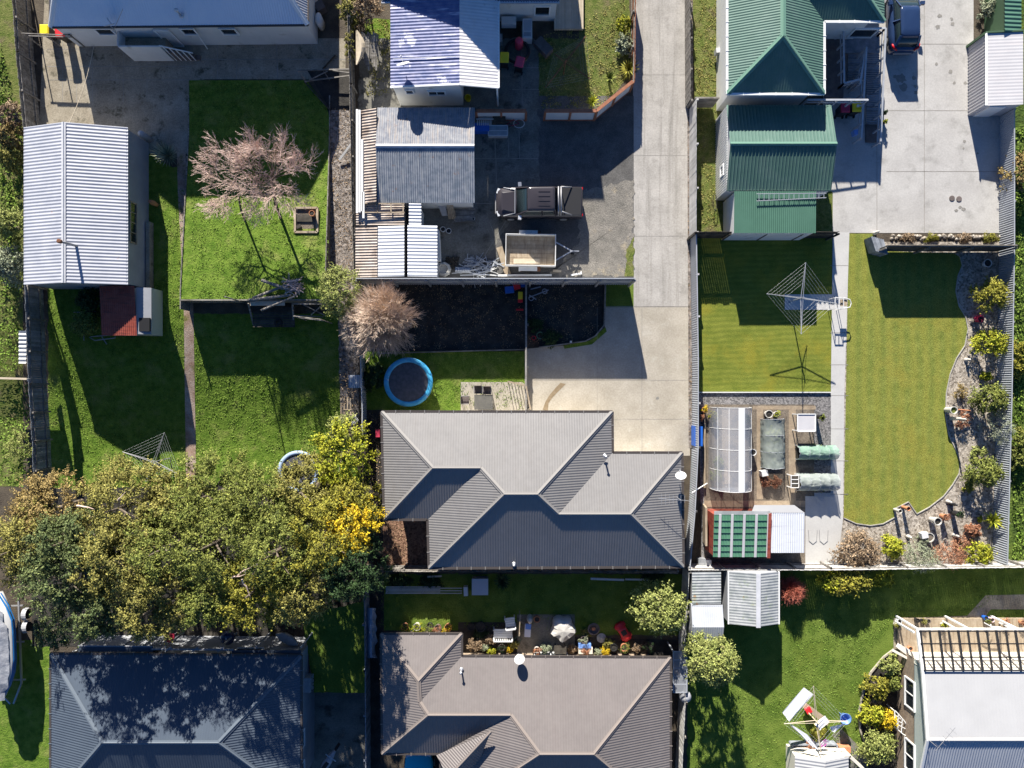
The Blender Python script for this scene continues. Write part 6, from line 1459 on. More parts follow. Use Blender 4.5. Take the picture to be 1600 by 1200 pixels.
b = MB(); b.ring(p + Vector((-.8, -.1, 0)), .33, .02, 28, 6, 1, .35); b.link('wheel', 'black_plastic', H); b = MB(); b.tube([p, p + Vector((-.35, .2, .15)), p + Vector((-.8, -.1, 0)), p + Vector((-.4, -.15, .05)), p], .02, 6); b.link('frame', 'crimson', H)
b = MB()
for k in range(8): c = W(746 + k * 3, 188, .7); b.beam(c, c + Vector((0, -.3, 0)), .05, .04)
b.beam(W(744, 186, .72), W(771, 186, .72), .05, .05); solo('wooden_rack', b, 'white_wall', 'slatted white rack in front of the short fence panel', 'rack')
b = MB(); b.obox(W(780, 188, .5), (.8, .45, .4), .05); solo('tool_box', b, 'wood_dark', 'dark box against the short fence panel', 'box')
# timber and rubbish beside the garage
b = MB(); rr = random.Random(2)
for k in range(9): y = 328 + k * 2.2; b.beam(W(712 + rr.uniform(-3, 2), y, .35 + .02 * k), W(741 + rr.uniform(-6, 2), y + rr.uniform(-2, 1), .35 + .02 * k), .12, .05)
b.beam(W(706, 348, .2), W(735, 338, .3), .12, .05); solo('timber_stack', b, 'wood_grey', 'stack of grey planks against the south wall of the garage', 'timber')
b = MB()
for k in range(5): b.beam(W(699 + k * 2, 320, .9), W(702 + k * 2.6, 342, .2), .07, .05)
solo('fence_pickets', b, 'wood_tan', 'bundle of brown pickets leaning on the garage south wall', 'timber')
b = MB(); p, q = W(684, 320, .8), W(697, 337, .2); b.poly([p, (q.x, p.y, .8), (q.x + .1, q.y, .15), (p.x + .2, q.y, .15)]); b.poly([(p.x, p.y, .77), (p.x + .2, q.y, .12), (q.x + .1, q.y, .12), (q.x, p.y, .77)])
solo('metal_sheet', b, 'cloth_grey', 'bent grey metal sheet leaning beside the pickets', 'sheet')
for lb, x, y in (('white-rimmed black pipe end, left of the two on the yard', 692, 358), ('white-rimmed black pipe end, right of the two on the yard', 701, 360.5), ('white-rimmed black pipe end beside the stacked planks', 738, 341)):
    pot(lb, x, y, 4.2, .4, 'white_plastic', 'black', 'pipe_piece', 'pipe', 'short white pipe pieces')
def pile(label, px, py, w, hh, n, m, seed, ln=(.5, 1.4), name='scrap_pile', cat='scrap', th=.04, zz=.4):
    rr = random.Random(seed); b = MB()
    for k in range(n):
        c = W(px + rr.uniform(-w, w), py + rr.uniform(-hh, hh), rr.uniform(.05, zz)); a = rr.uniform(-.7, .7) + (math.pi / 2 if rr.random() < .2 else 0); L = rr.uniform(*ln) / 2; d = Vector((math.cos(a) * L, math.sin(a) * L, rr.uniform(-.08, .08)))
        b.beam(c - d, c + d, th * rr.uniform(.6, 1.6), th * rr.uniform(.5, 1.2))
    solo(name, b, m, label, cat)
pile('tangle of grey wire netting and scrap on the yard', 742, 410, 12, 7, 70, 'fence_steel', 5, (.2, .9), th=.03)
pile('white and grey lengths of scrap piled along the steel fence', 745, 426, 20, 4, 22, 'white_wall', 6, (.8, 2.0))
pile('dark leaves and twigs heaped beside the stone trough', 706, 410, 10, 8, 90, 'wood_dark', 9, (.1, .3), th=.05, zz=.12)
pile('pieces of scrap timber left of the trailer', 770, 413, 10, 8, 14, 'fence_steel', 12, (.5, 1.2))
b = MB(); b.grid(lambda u, v: W(711 + 24 * u, 417 + 10 * v, .15 + .35 * math.sin(math.pi * v) + .03 * math.sin(40 * u)), 24, 6); solo('wire_roll', b, 'grey_iron', 'flattened roll of grey corrugated pipe by the steel fence', 'roll')
b = MB(); rr = random.Random(3); c = W(693, 421, .35)
b.lathe((c.x, c.y, 0), [(.42, 0), (.48, .3), (.44, .5), (.30, .56), (.24, .42), (.02, .40)], 9); solo('stone_trough', b, 'pot_stone', 'rough rounded stone basin in the corner by the white shed', 'basin')
b = MB(); b.beam(W(780, 386, .12), W(794, 430, .12), .38, .06); solo('wide_board', b, 'wood_tan', 'wide weathered board lying left of the trailer', 'board')
b = MB(); b.beam(W(778, 430.5, .2), W(862, 430, .2), .12, .12); solo('white_beam', b, 'white_wall', 'long white beam lying along the steel fence below the trailer', 'beam')
b = MB(); b.beam(W(892, 430, .15), W(909, 427, .15), .1, .08); b.beam(W(908, 424, .1), W(908, 429, .1), .06, .06); solo('white_offcut', b, 'white_paint', 'short white offcut near the gravel by the steel fence', 'offcut')
b = MB(); b.beam(W(864, 423, .08), W(877, 423.5, .08), .14, .06); solo('plank_offcut', b, 'wood_pale', 'small pale plank on the asphalt below the trailer drawbar', 'offcut')
b = MB(); b.obox(W(686, 385, .5), (.15, 1.9, .9), .05); solo('folded_sheet', b, 'white_wall', 'crumpled white panel standing along the east wall of the white shed', 'panel')
# toys by the low fence
def toy(name, label, pts, m, cat='toy'):
    b = MB()
    for c, s_, a in pts: b.obox(W(c[0], c[1], c[2]), s_, a)
    return solo(name, b, m, label, cat)
toy('toy_car', 'red ride-on toy car against the steel fence', [((807, 446, .4), (.38, .5, .35), .3), ((808, 442, .55), (.3, .2, .2), .3)], 'red_plastic')
toy('toy_slide', 'blue plastic toy slide among the toys in the dark bed', [((796, 453, .3), (.55, .4, .3), .1), ((817, 444, .3), (.25, .35, .4), 0)], 'blue_plastic')
toy('toy_truck', 'yellow and red toy truck near the low timber fence', [((813, 462, .35), (.28, .45, .25), 0)], 'yellow_plastic')
toy('toy_truck', 'small red toy trolley below the yellow toy truck', [((813, 470, .25), (.3, .22, .2), 0), ((812, 484, .15), (.45, .1, .12), 0)], 'red_plastic')
toy('toy_bucket', 'small yellow bucket beside the toys at the steel fence', [((794, 443, .3), (.22, .16, .22), 0)], 'yellow_plastic')
b = MB(); b.beam(W(826, 465, .3), W(857, 453, .3), .06, .05); b.beam(W(827, 461, .4), W(838, 468, .4), .05, .05); b.beam(W(829, 452, .2), W(845, 448, .2), .06, .05)
b.ring(W(830, 466, .2), .14, .03, 14, 5); b.ring(W(851, 455, .2), .14, .03, 14, 5); solo('scooter', b, 'tarp', 'blue-grey toy scooter lying in the dark bed right of the low fence', 'scooter')
pot('red pot with dead plant at the bottom of the dark bed', 834, 528, 3.4, .3, 'red_plastic')
b = MB(); b.ring(W(844, 524, .15), .2, .03, 20, 6); b.ring(W(844, 524, .3), .22, .02, 20, 6); solo('garden_hose', b, 'green_low', 'small green hose ring by the red pot', 'hose')
toy('white_block', 'tiny white block on the bed edging', [((892, 534, .3), (.12, .12, .1), 0)], 'white_plastic', 'block')
toy('red_ball_case', 'small red container in the side yard left of the central house', [((591, 677, .3), (.25, .45, .35), 0)], 'pink_red', 'container')
# patio furniture above the central house
H = root('outdoor_table', 'glass-topped table on the patio above the central house', 'table', W(755, 626, 0)); p, q = W(741, 617, .72), W(770, 640, .72); mat('smoke_glass', (0.16, 0.155, 0.14), rough=.15, trans=.25)
MB().box(p.x, q.y, .70, q.x, p.y, .73).link('table_top', 'smoke_glass', H)
for x in (p.x + .05, q.x - .05):
    for y in (p.y - .05, q.y + .05): MB().beam((x, y, 0), (x, y, .70), .04, .04).link('leg', 'black_plastic', H)
def chair(label, px, py, rz):
    H = root('patio_chair', label, 'chair', (0, 0, 0), 'chairs round the patio table')
    MB().box(-.24, -.24, .42, .24, .24, .45).link('seat', 'wood_deck', H); MB().obox((0, .25, .68), (.48, .03, .5)).link('backrest', 'wood_deck', H)
    for x in (-.22, .22):
        for y in (-.22, .22): MB().beam((x, y, 0), (x, y, .43 if y < 0 else .9), .03, .03).link('leg', 'steel_dull', H)
    b = MB()
    for x in (-.25, .25): b.beam((x, -.22, .62), (x, .24, .62), .03, .03)
    b.link('armrest', 'steel_dull', H)
    c = W(px, py, .5); H.location = (c.x, c.y, GZ[0]); H.rotation_euler = (0, 0, rz); return H
chair('patio chair left of the pair on the north side of the glass table', 747, 609, 0); chair('patio chair right of the pair on the north side of the glass table', 761, 610, 0); chair('patio chair on the west side of the glass table', 727, 625, math.pi / 2)
b = MB(); b.beam(W(793, 596, 1.0), W(820, 602, 1.0), .1, .05); b.beam(W(822, 603, 1.0), W(829, 640, 1.0), .08, .05)
for k in range(6): p = W(794 + 5 * k, 596 + k, 1.0); b.beam(p, (p.x, p.y, 0), .04, .05)
for k in range(5): p = W(822 + 1.4 * k, 606 + 8 * k, 1.0); b.beam(p, (p.x, p.y, 0), .04, .05)
solo('patio_gate', b, 'wood_tan', 'open picket gate at the north-east corner of the patio', 'gate')
# fire pit on the raised lawn
H = root('fire_pit', 'square timber-edged sandpit with a terracotta pot on the raised lawn', 'sandpit', W(477, 344, .7)); p, q = W(460, 324, .9), W(495, 362, .9); z = zt(350) + .05; b = MB()
for a_, c_ in (((p.x, p.y), (q.x, p.y)), ((p.x, q.y), (q.x, q.y)), ((p.x, p.y), (p.x, q.y)), ((q.x, p.y), (q.x, q.y))): b.beam((*a_, z + .08), (*c_, z + .08), .13, .2)
b.link('edging', 'wood_tan', H); MB().box(p.x, q.y, z - .1, q.x, p.y, z + .06).link('sand', 'veg_soil', H); MB().box(p.x + .1, (p.y + q.y) / 2 - .1, z + .06, q.x - .3, (p.y + q.y) / 2 + .35, z + .14).link('board', 'wood_dark', H)
pot('terracotta pot in the square sandpit', 487, 333, 4.5, .4, 'pot_terracotta', z0=z + .1)
b = MB(); b.obox(W(467, 354, z + .1), (.3, .2, .15), .5); solo('wood_block', b, 'wood_dark', 'dark block in the lower left of the sandpit', 'block')
# poles heaped at the lawn corner
LG = (((409, 438), (452, 453), 1.5, .10), ((395, 466), (466, 438), 1.35, .09), ((389, 469), (455, 461), 1.4, .10), ((408, 485), (461, 463), 1.55, .07))
for k, (p, q, z, r_) in enumerate(LG):
    b = MB(); b.tube([W(*p, z), W((p[0] + q[0]) / 2, (p[1] + q[1]) / 2, z + .03), W(*q, z + .05)], [r_, r_ * .95, r_ * .85], 10)
    solo('log', b, 'wood_grey', ['thick pale log, uppermost of the crossed poles', 'dark log crossing under the pale one at the lawn corner', 'pale log lying nearest the retaining wall', 'thin pole sticking out over the retaining wall'][k], 'log', 'crossed poles at the lawn corner')
H = root('timber_platform', 'dark timber play platform with a tyre below the retaining wall', 'platform', W(430, 490, 0)); b = MB()
p, q = W(391, 478, 1.0), W(460, 510, .6)
for k in range(8): y = p.y - k * .16; b.box(p.x, y - .14, .5, q.x, y, .55)
b.link('deck_board', 'wood_dark', H); b = MB()
for x in (388, 457): b.beam(W(x, 474, 1.2), W(x + (8 if x < 400 else 2), 507, .3), .09, .09)
b.link('side_rail', 'wood_grey', H)
b = MB(); b.beam(W(391, 474, 1.25), W(445, 474, 1.25), .28, .05); solo('flat_board', b, 'wood_pale', 'pale boards along the top of the retaining wall by the logs', 'board')
b = MB(); b.ring(W(435, 504, .6), .19, .07, 20, 8); solo('old_tyre', b, 'tyre', 'old black tyre lying on the timber platform', 'tyre', smooth=True)
b = MB(); b.beam(W(458, 475, 1.25), W(510, 475, 1.25), .08, .08); b.beam(W(470, 474, 1.25), W(508, 493, .7), .06, .06); b.beam(W(486, 492, .7), W(502, 478, 1.1), .06, .06); b.beam(W(461, 493, .5), W(505, 495, .5), .06, .06)
solo('broken_trellis', b, 'wood_grey', 'broken timber frame between the platform and the grey-green tree', 'frame')
pile('heap of pruned branches beside the crossed poles', 466, 452, 9, 10, 60, 'twig_pink', 21, (.3, 1.2), 'branch_pile', 'branches', .03, .5)
for o in list(sc.objects):
    if o.name.startswith('branch_pile') or o.name.startswith('log'): pass
bpy.data.objects['branch_pile'].location.z += 1.1
pl = W(386, 474, 0); b = MB(); b.tube([(pl.x, pl.y, 0), (pl.x, pl.y, 3.4)], .04, 8); solo('pole', b, 'wood_grey', 'tall thin upright pole at the left part of the retaining wall', 'pole')
# swing frame by the left fence (throws the ladder-like shadow)
H = root('swing_set', 'tall thin pole frame near the gravel strip on the lower lawn edge', 'frame', W(512, 520, 0)); b = MB()
pa, pb_ = W(478, 500, .1), W(518, 505, .1)
for p in (pa, pb_): b.tube([(p.x, p.y, 0), (p.x, p.y, 2.6)], .035, 8)
b.tube([(pa.x, pa.y, 2.6), (pb_.x, pb_.y, 2.6)], .035, 8); b.tube([(pa.x, pa.y, 1.6), (pb_.x, pb_.y, 1.6)], .02, 8); b.link('frame', 'wood_grey', H)
# cable from house to workshop
b = MB(); p, q = W(147, 70, 2.3), W(108, 193, 3.3); pts = [p.lerp(q, k / 8) - Vector((0, 0, .25 * math.sin(math.pi * k / 8))) for k in range(9)]; b.tube(pts, .018, 6)
solo('overhead_cable', b, 'wood_pale', 'pale cable strung from the top left house to the long shed', 'cable')
# sun lounger frame (washing stand) by top-left bins
b = MB(); b.beam(W(34, 52, 1.6), W(112, 55, 1.6), .05, .05); b.beam(W(45, 56, 1.6), W(112, 58, 1.6), .05, .05)
for x in (38, 70, 108): p = W(x, 54, 1.6); b.beam(p, (p.x, p.y, 0), .06, .06)
solo('low_railing', b, 'wood_grey', 'thin grey rail in front of the two top left bins', 'rail')
b = MB(); b.beam(W(48, 20, .1) , W(48, 48, .1), .05, .05)
b = MB(); p = W(499, 32, .6)
b.lathe((p.x, p.y, 0), [(.2, 0), (.22, .8), (.15, 1.0), (.05, 1.05)], 14, 1, 1.8); solo('gas_cylinder', b, 'white_wall', 'white tank beside the east wall of the top left house', 'tank', smooth=True)
b = MB(); b.obox(W(501, 12, .4), (.55, .55, .6), .5); solo('wooden_crate', b, 'wood_deck', 'brown box behind the white tank at the top left house', 'box')
b = MB(); p = W(219, 208, 1.2); b.lathe((p.x, p.y, 0), [(.18, 0), (.2, 1.0), (.16, 1.2), (.02, 1.25)], 16); solo('gas_cylinder', b, 'cloth_grey', 'grey cylinder at the north-east corner of the long shed', 'cylinder', smooth=True)
b = MB(); p = W(235, 315, .8); b.lathe((p.x, p.y, 0), [(.12, 0), (.16, .5), (.1, .9), (.02, .92)], 12); solo('terracotta_chimney', b, 'pot_terracotta', 'narrow terracotta chimney pot beside the long shed', 'pot')
b = MB(); b.tube([W(140, 527, .3), W(148, 532, .5), W(180, 528, .4), W(180, 523, .4), W(142, 526, .4)], .03, 6); b.tube([W(115, 488, .5), W(150, 487, .5)], .02, 5); b.tube([W(159, 526, .3), W(167, 538, .3)], .03, 5); b.tube([W(131, 520, .3), W(131, 532, .3)], .03, 5)
solo('bent_bedstead', b, 'steel_dull', 'bent metal bed frame below the red lean-to', 'frame')
b = MB(); p, q = W(31, 517, .8), W(41, 568, .8); b.corr([(p.x, p.y, .9), (q.x, p.y, .8), (q.x, q.y, .8), (p.x, q.y, .9)], .25, .03, (1, 0, 0)); solo('roofing_sheet', b, 'white_wall', 'white corrugated sheet leaning outside the left fence', 'sheet')
# pieces between the gravel strip and fence, middle left
b = MB(); p, q = W(545, 586, .9), W(564, 606, .9); b.corr([(p.x, p.y, .95), (q.x, p.y, .95), (q.x, q.y, .9), (p.x, q.y, .9)], .12, .015, (0, 1, 0)); solo('corrugated_sheet', b, 'grey_iron', 'small blue-grey corrugated sheet lying beside the fence left of the trampoline', 'sheet')
b = MB()
for k in range(5): b.beam(W(533 + 5 * k, 622, .4), W(533 + 5 * k, 658, .4), .07, .05)
b.beam(W(536, 640, .45), W(557, 640, .45), .05, .04); b.beam(W(536, 648, .45), W(557, 648, .45), .05, .04); solo('pallet', b, 'wood_tan', 'weathered timber pallet in the gravel strip beside the fence', 'pallet')
b = MB()
for k in range(4): b.beam(W(543 + 3 * k, 664, .5), W(556 + 1.2 * k, 650 + 2 * k, .7), .05, .04)
solo('slats', b, 'white_wall', 'white slats leaning below the pallet', 'slats')
b = MB(); b.beam(W(530, 250, .2), W(549, 225, .5), .14, .06); solo('leaning_post', b, 'fence_pale', 'short pale post leaning across the gravel strip near the rusted garage', 'post')
# ================================================================== VEGETABLE GARDEN
H = root('greenhouse', 'clear tunnel greenhouse with white ridge strip in the vegetable garden', 'greenhouse', W(1141, 702, 0))
xa, xb = W(1108, 0, .2).x, W(1173, 0, .2).x - .18; ya, yb = W(0, 637, 1.2).y, W(0, 766, 1.2).y; xm, rx, hh = (xa + xb) / 2, (xb - xa) / 2, 2.15
mat('polycarb', (0.46, 0.50, 0.57), (0.6, 0.6, 0.62), 1.2, rough=.12, spec=.9, trans=.6)
def arc(u, y): a = math.pi * u; return Vector((xm - rx * math.cos(a), y, .35 + (hh - .35) * math.sin(a) ** .85 if 0 < u < 1 else .35))
b = MB(); b.grid(lambda u, v: arc(u, ya + (yb - ya) * v), 20, 8)
for y in (ya, yb): b.poly([Vector((xa, y, 0))] + [arc(k / 20, y) for k in range(21)] + [Vector((xb, y, 0))])
for x in (xa, xb): b.poly([(x, ya, 0), (x, yb, 0), (x, yb, .35), (x, ya, .35)])
b.link('cover', 'polycarb', H, False)
b = MB()
for k in range(5): b.tube([arc(j / 20, ya + (yb - ya) * k / 4) + Vector((0, 0, .01)) for j in range(21)], .013, 5)
for u in (.18, .36, .82): b.tube([arc(u, ya), arc(u, yb)], .014, 5)
b.link('rib', 'white_paint', H)
b = MB(); b.grid(lambda u, v: arc(.50 + .11 * u, ya + (yb - ya) * v) + Vector((0, 0, .03)), 4, 1); b.link('ridge_strip', 'white_paint', H)
b = MB(); b.beam((xa - .28, ya - .05, .15), (xa - .28, yb, .15), .08, .25); b.link('base_board', 'wood_tan', H)
for lb, x, y, m, r_ in (('leafy green crop inside the tunnel greenhouse, lower one', 1121, 742, 'leaf_green', 9), ('leafy green crop inside the tunnel greenhouse, upper one', 1122, 722, 'leaf_green', 8), ('young seedlings at the top left inside the tunnel greenhouse', 1116, 650, 'leaf_yellowgreen', 7), ('dark trays of plants at the back of the tunnel greenhouse', 1165, 655, 'leaf_dark', 7)):
    shrub(lb, x, y, r_, .7, m, lobes=8, leaf=.08)
b = MB(); b.box(xm - .35, yb + .2, .03, xm + .15, ya - .2, .05); solo('greenhouse_path', b, 'timber_path', 'narrow board walkway inside the tunnel greenhouse', 'walkway')
b = MB(); b.beam(W(1094, 635, .4), W(1118, 700, .3), .02, .02); 
mat('netting', (0.24, 0.28, 0.26), (0.33, 0.37, 0.34), 2, rough=.9, trans=.4); mat('netting_green', (0.17, 0.29, 0.225), (0.26, 0.38, 0.31), 2, rough=.9, trans=.25)
mat('netting_white', (0.25, 0.285, 0.27), (0.35, 0.385, 0.36), 2, rough=.9, trans=.25)
def cloche(label, x0, y0, x1, y1, h, m, axis, nh=4, bed=True):
    c = W((x0 + x1) / 2, (y0 + y1) / 2, h * .7); H = root('net_tunnel', label, 'netted tunnel', (c.x, c.y, 0), 'netted plant tunnels'); p, q = W(x0, y0, h * .75), W(x1, y1, h * .75); rr = random.Random(int(x0))
    J = [[rr.uniform(-1, 1) for _ in range(26)] for _ in range(26)]
    def f(u, v):
        if axis == 'y': ar, al = u, v
        else: ar, al = v, u
        a = math.pi * ar; s_ = math.sin(a) ** .7 if 0 < ar < 1 else 0
        z = .12 + (h - .12) * s_ - .07 * abs(math.sin(al * math.pi * (nh - 1))) * s_; w_ = .5 - .5 * math.cos(a)
        j = .035 * J[int(u * 24)][int(v * 24)]
        return Vector((p.x + (q.x - p.x) * (w_ if axis == 'y' else al) + j, p.y + (q.y - p.y) * (al if axis == 'y' else w_) + j, z + j))
    b = MB(); b.grid(f, 24, 24)
    b.link('netting', m, H, True); b = MB()
    for k in range(nh):
        t = k / (nh - 1); b.tube([f(j / 12, t) if axis == 'y' else f(t, j / 12) for j in range(13)], .013, 5)
    b.link('hoop', 'fence_steel', H)
    if bed: b = MB(); b.box(p.x + .08, q.y + .08, .02, q.x - .08, p.y - .08, .25); b.link('soil_bed', 'dark_soil', H); crown(H, (c.x, c.y), abs(q.x - p.x) * .36, abs(q.y - p.y) * .4, .2, .55, 'leaf_green', 16, 8, 5, .09, lob=.35, name='crop')
cloche('tall grey net tunnel over a planted bed beside the greenhouse', 1193, 655, 1229, 732, .95, 'netting', 'y', 4)
cloche('green net tunnel reaching over the path, upper of two', 1248, 697, 1309, 719, 1.0, 'netting_green', 'x', 5)
cloche('whitish net tunnel reaching over the path, lower of two', 1249, 741, 1310, 768, 1.0, 'netting_white', 'x', 5)
H = root('cold_frame', 'square white-topped cold frame stand in the vegetable garden', 'cold frame', W(1260, 661, 0)); p, q = W(1246, 647, .9), W(1274, 674, .9); MB().box(p.x, q.y, .86, q.x, p.y, .9).link('lid', 'pale_roof', H); b = MB()
for a_, c_ in (((p.x, p.y), (q.x, p.y)), ((p.x, q.y), (q.x, q.y)), ((p.x, p.y), (p.x, q.y)), ((q.x, p.y), (q.x, q.y))): b.beam((*a_, .92), (*c_, .92), .05, .04)
b.link('rim', 'white_paint', H)
for x in (p.x + .03, q.x - .03):
    for y in (p.y - .03, q.y + .03): MB().beam((x, y, 0), (x, y, .86), .05, .05).link('leg', 'white_paint', H)
H = root('seed_rack', 'white crate rack at the left end of the whitish net tunnel', 'rack', W(1241, 753, 0)); p, q = W(1236, 743, .7), W(1248, 762, .7); b = MB(); b.box(p.x, q.y, .55, q.x, p.y, .58); b.link('shelf', 'wood_dark', H); b = MB()
for t in (0, .33, .66, 1): y = p.y + (q.y - p.y) * t; b.beam((p.x, y, .7), (q.x, y, .7), .04, .05)
for x in (p.x, q.x): b.beam((x, p.y, .7), (x, q.y, .7), .04, .05); b.beam((x, p.y, .7), (x, p.y, 0), .05, .05); b.beam((x, q.y, .7), (x, q.y, 0), .05, .05)
b.link('frame', 'white_paint', H)
pot('large pale round pot above the tall net tunnel, left of two', 1202, 647, 6.2, .5, 'pot_stone'); pot('yellow-leaved potted plant above the tall net tunnel, right of two', 1214, 647, 4.5, .4, 'pot_stone', plant='leaf_lime')
pot('dark pot with a small plant right of the white cold frame', 1285, 652, 4.2, 1.0, 'black_plastic', plant='leaf_green'); pot('white pot beside the east side of the greenhouse', 1177, 707, 5.2, .45, 'white_plastic')
b = MB(); b.obox(W(1193, 739, .4), (.38, .34, .5), .2); solo('compost_box', b, 'white_plastic', 'small white box at the lower end of the tall net tunnel', 'box')
for lb, x in (('orange-leaved lettuce clump, left of the pair below the net tunnel', 1198), ('orange-leaved lettuce clump, right of the pair below the net tunnel', 1213)):
    shrub(lb, x, 753, 7.5, .55, 'leaf_rust', lobes=9, leaf=.08, group='orange plant clumps')
pot('yellow flowering pot at the top left corner of the vegetable garden', 1101, 640, 4.5, .4, 'pot_terracotta', plant='leaf_gold')
pot('orange-red flowering plant beside the corrugated fence', 1096, 652, 4.5, .35, 'pot_terracotta', plant='leaf_rust')
b = MB(); b.obox(W(1089, 681, .5), (.5, 1.2, .8), 0); solo('water_tank', b, 'blue_plastic', 'blue tub between the corrugated fence and the greenhouse', 'tub')
b = MB(); b.tube([W(1081, 770, 1.5), W(1105, 755, .9)], .03, 6); solo('down_pipe', b, 'white_paint', 'thin white pipe crossing over the corrugated fence', 'pipe')
for lb, x, w_, m in (('small pale green glass-topped box beside the green shed', 1097, .45, 'glass_grey'), ('small white box right of the pale green one by the shed', 1107, .34, 'white_plastic')):
    b = MB(); p = W(x, 880, .5); b.box(p.x - w_ / 2, p.y - w_ * .6, 0, p.x + w_ / 2, p.y + w_ * .6, .55); solo('storage_box', b, m, lb, 'box')
for k, x in enumerate((1270, 1287)):
    b = MB(); b.tube([W(x - 7, 828, .05), W(x - 6, 845, .05), W(x, 850, .05), W(x + 6, 845, .05), W(x + 7, 828, .05)], .015, 5)
    solo('wire_hoop', b, 'steel_dull', ['thin wire hoop lying on the path by the white shed, left one', 'thin wire hoop lying on the path by the white shed, right one'][k], 'hoop')
# ---- ornaments in the stone border
pot('white swan-shaped planter with dark soil at the top of the stone border', 1544, 411, 6.5, .35, 'white_plastic')
pot('dark red pot between the first two border shrubs', 1533, 499, 5, .45, 'crimson')
pot('pale birdbath bowl beside the striped lawn edge', 1491, 641, 6, .8, 'pot_stone', 'leaf_green', 'bird_bath', 'birdbath')
b = MB(); b.tube([W(1497, 640, .7), W(1516, 642, .5)], .05, 8); solo('terracotta_pipe', b, 'pot_terracotta', 'long terracotta ornament right of the birdbath', 'ornament')
pot('white ringed terracotta pot beside the white box in the stone border', 1453, 840, 7.5, .45, 'pot_stone', 'veg_soil')
pot('large round stone pot below the lawn corner', 1466, 815, 6.2, .75, 'pot_stone')
pot('orange terracotta urn right of the large stone pot', 1478, 808, 4.8, .5, 'pot_terracotta', plant='leaf_rust')
pot('dark metal urn furthest right of the border pots', 1500, 804, 5, .75, 'black_plastic', plant='leaf_dark')
pot('small terracotta pot in the lawn notch, left one', 1407, 799, 3.2, .7, 'pot_stone'); pot('small terracotta pot in the lawn notch, right one', 1420, 795, 3.4, .7, 'pot_terracotta')
b = MB(); b.obox(W(1443, 836, .4), (.4, .34, .35), .2); solo('garden_box', b, 'white_plastic', 'white square planter box left of the ringed pot', 'planter')
def statue(label, px, py, h, m='pot_stone', s_=1):
    c = W(px, py, h * .8); b = MB(); b.lathe((c.x, c.y, 0), [(.12 * s_, 0), (.13 * s_, h * .15), (.07 * s_, h * .3), (.10 * s_, h * .6), (.05 * s_, h * .75), (.075 * s_, h * .88), (.02, h)], 12); solo('garden_ornament', b, m, label, 'ornament', 'small garden ornaments', True)
for lb, x, y, h in (('small white ornament under the second border shrub', 1515, 562, .5), ('slim pale ornament above the border pots', 1486, 785, .5), ('slim dark ornament right of the pale one', 1494, 789, .7), ('little pale figure below the metal urn', 1497, 838, .55), ('pale stone figure left of the soft grey-green shrub', 1423, 840, .45), ('tall thin post ornament by the birdbath tussock', 1505, 655, 1.6), ('pale ornament at the corner where the forecourt wall starts', 1372, 362, .6)):
    statue(lb, x, y, h, 'pot_stone' if 'dark' not in lb else 'black_plastic')
rr = random.Random(6); b = MB()
for k in range(46):
    p = W(1392 + k * 4.1 + rr.uniform(-2, 2), 371 + rr.uniform(-3, 3), .05); b.lathe((p.x, p.y, .02), [(rr.uniform(.05, .17), 0), (.10, .08), (.02, .12)], 7)
tag(b.link('rockery_stones', 'pebbles', None), 'bed of rocks and dry plants between forecourt and dark fence', 'rocks', kind='stuff')
for lb, x, m in (('dry orange plant in the rockery strip, left', 1420, 'leaf_dry'), ('yellow-green plant in the middle of the rockery strip', 1457, 'leaf_yellowgreen'), ('dry plant in the rockery strip, right of the yellow-green one', 1510, 'leaf_dry'), ('green plant at the right end of the rockery strip', 1550, 'leaf_yellowgreen')):
    shrub(lb, x, 371, 11, .4, m, .5, lobes=8, leaf=.06)
# ---- courtyard of the bottom centre house
def bench(label, px, py, rz, m, w=1.15):
    H = root('garden_bench', label, 'bench', (0, 0, 0)); b = MB()
    for k in range(4): b.box(-w / 2, -.22 + k * .115, .42, w / 2, -.22 + k * .115 + .1, .45)
    b.link('seat', m, H); b = MB()
    for k in range(10): b.box(-w / 2 + .04 + k * w / 10, -.27, .5, -w / 2 + .09 + k * w / 10, -.24, .88)
    b.beam((-w / 2, -.26, .9), (w / 2, -.26, .9), .05, .06); b.link('backrest', m, H)
    for x in (-w / 2, w / 2): 
        for y in (-.22, .2): MB().beam((x, y, 0), (x, y, .6 if y > 0 else .9), .06, .06).link('leg', m, H)
    c = W(px, py, .6); H.location = (c.x, c.y, GZ[0]); H.rotation_euler = (0, 0, rz); H.scale = (1, 1.25, 1)
bench('white slatted garden bench by the pots above the bottom centre house', 786, 991, 0, 'white_plastic'); bench('small white garden chair above the slatted bench', 797, 973, .15, 'white_plastic', .6)
H = root('toy_car', 'bright red ride-on toy car on the lawn of the bottom centre house', 'toy car', (0, 0, 0)); b = MB(); b.loft([sect(x, w_, .1, z) for x, w_, z in ((-.6, .2, .3), (-.5, .3, .42), (0, .28, .38), (.45, .3, .42), (.62, .22, .3))]); b.link('body', 'red_plastic', H, True)
b = MB(); b.box(-.12, -.16, .4, .2, .16, .44); b.link('seat', 'black_plastic', H); b = MB(); b.beam((-.28, -.25, .42), (-.2, .25, .62), .06, .04); b.link('windscreen', 'crimson', H)
for x in (-.38, .4):
    for s_ in (-1, 1): MB().tube([(x, s_ * .26, .13), (x, s_ * .36, .13)], .13, 12).link('wheel', 'red_plastic', H)
c = W(974, 987, .35); H.location = (c.x, c.y, GZ[0]); H.rotation_euler = (0, 0, R(-58))
rr = random.Random(14); b = MB(); c = W(880, 984, .7); n = 9; loops = []
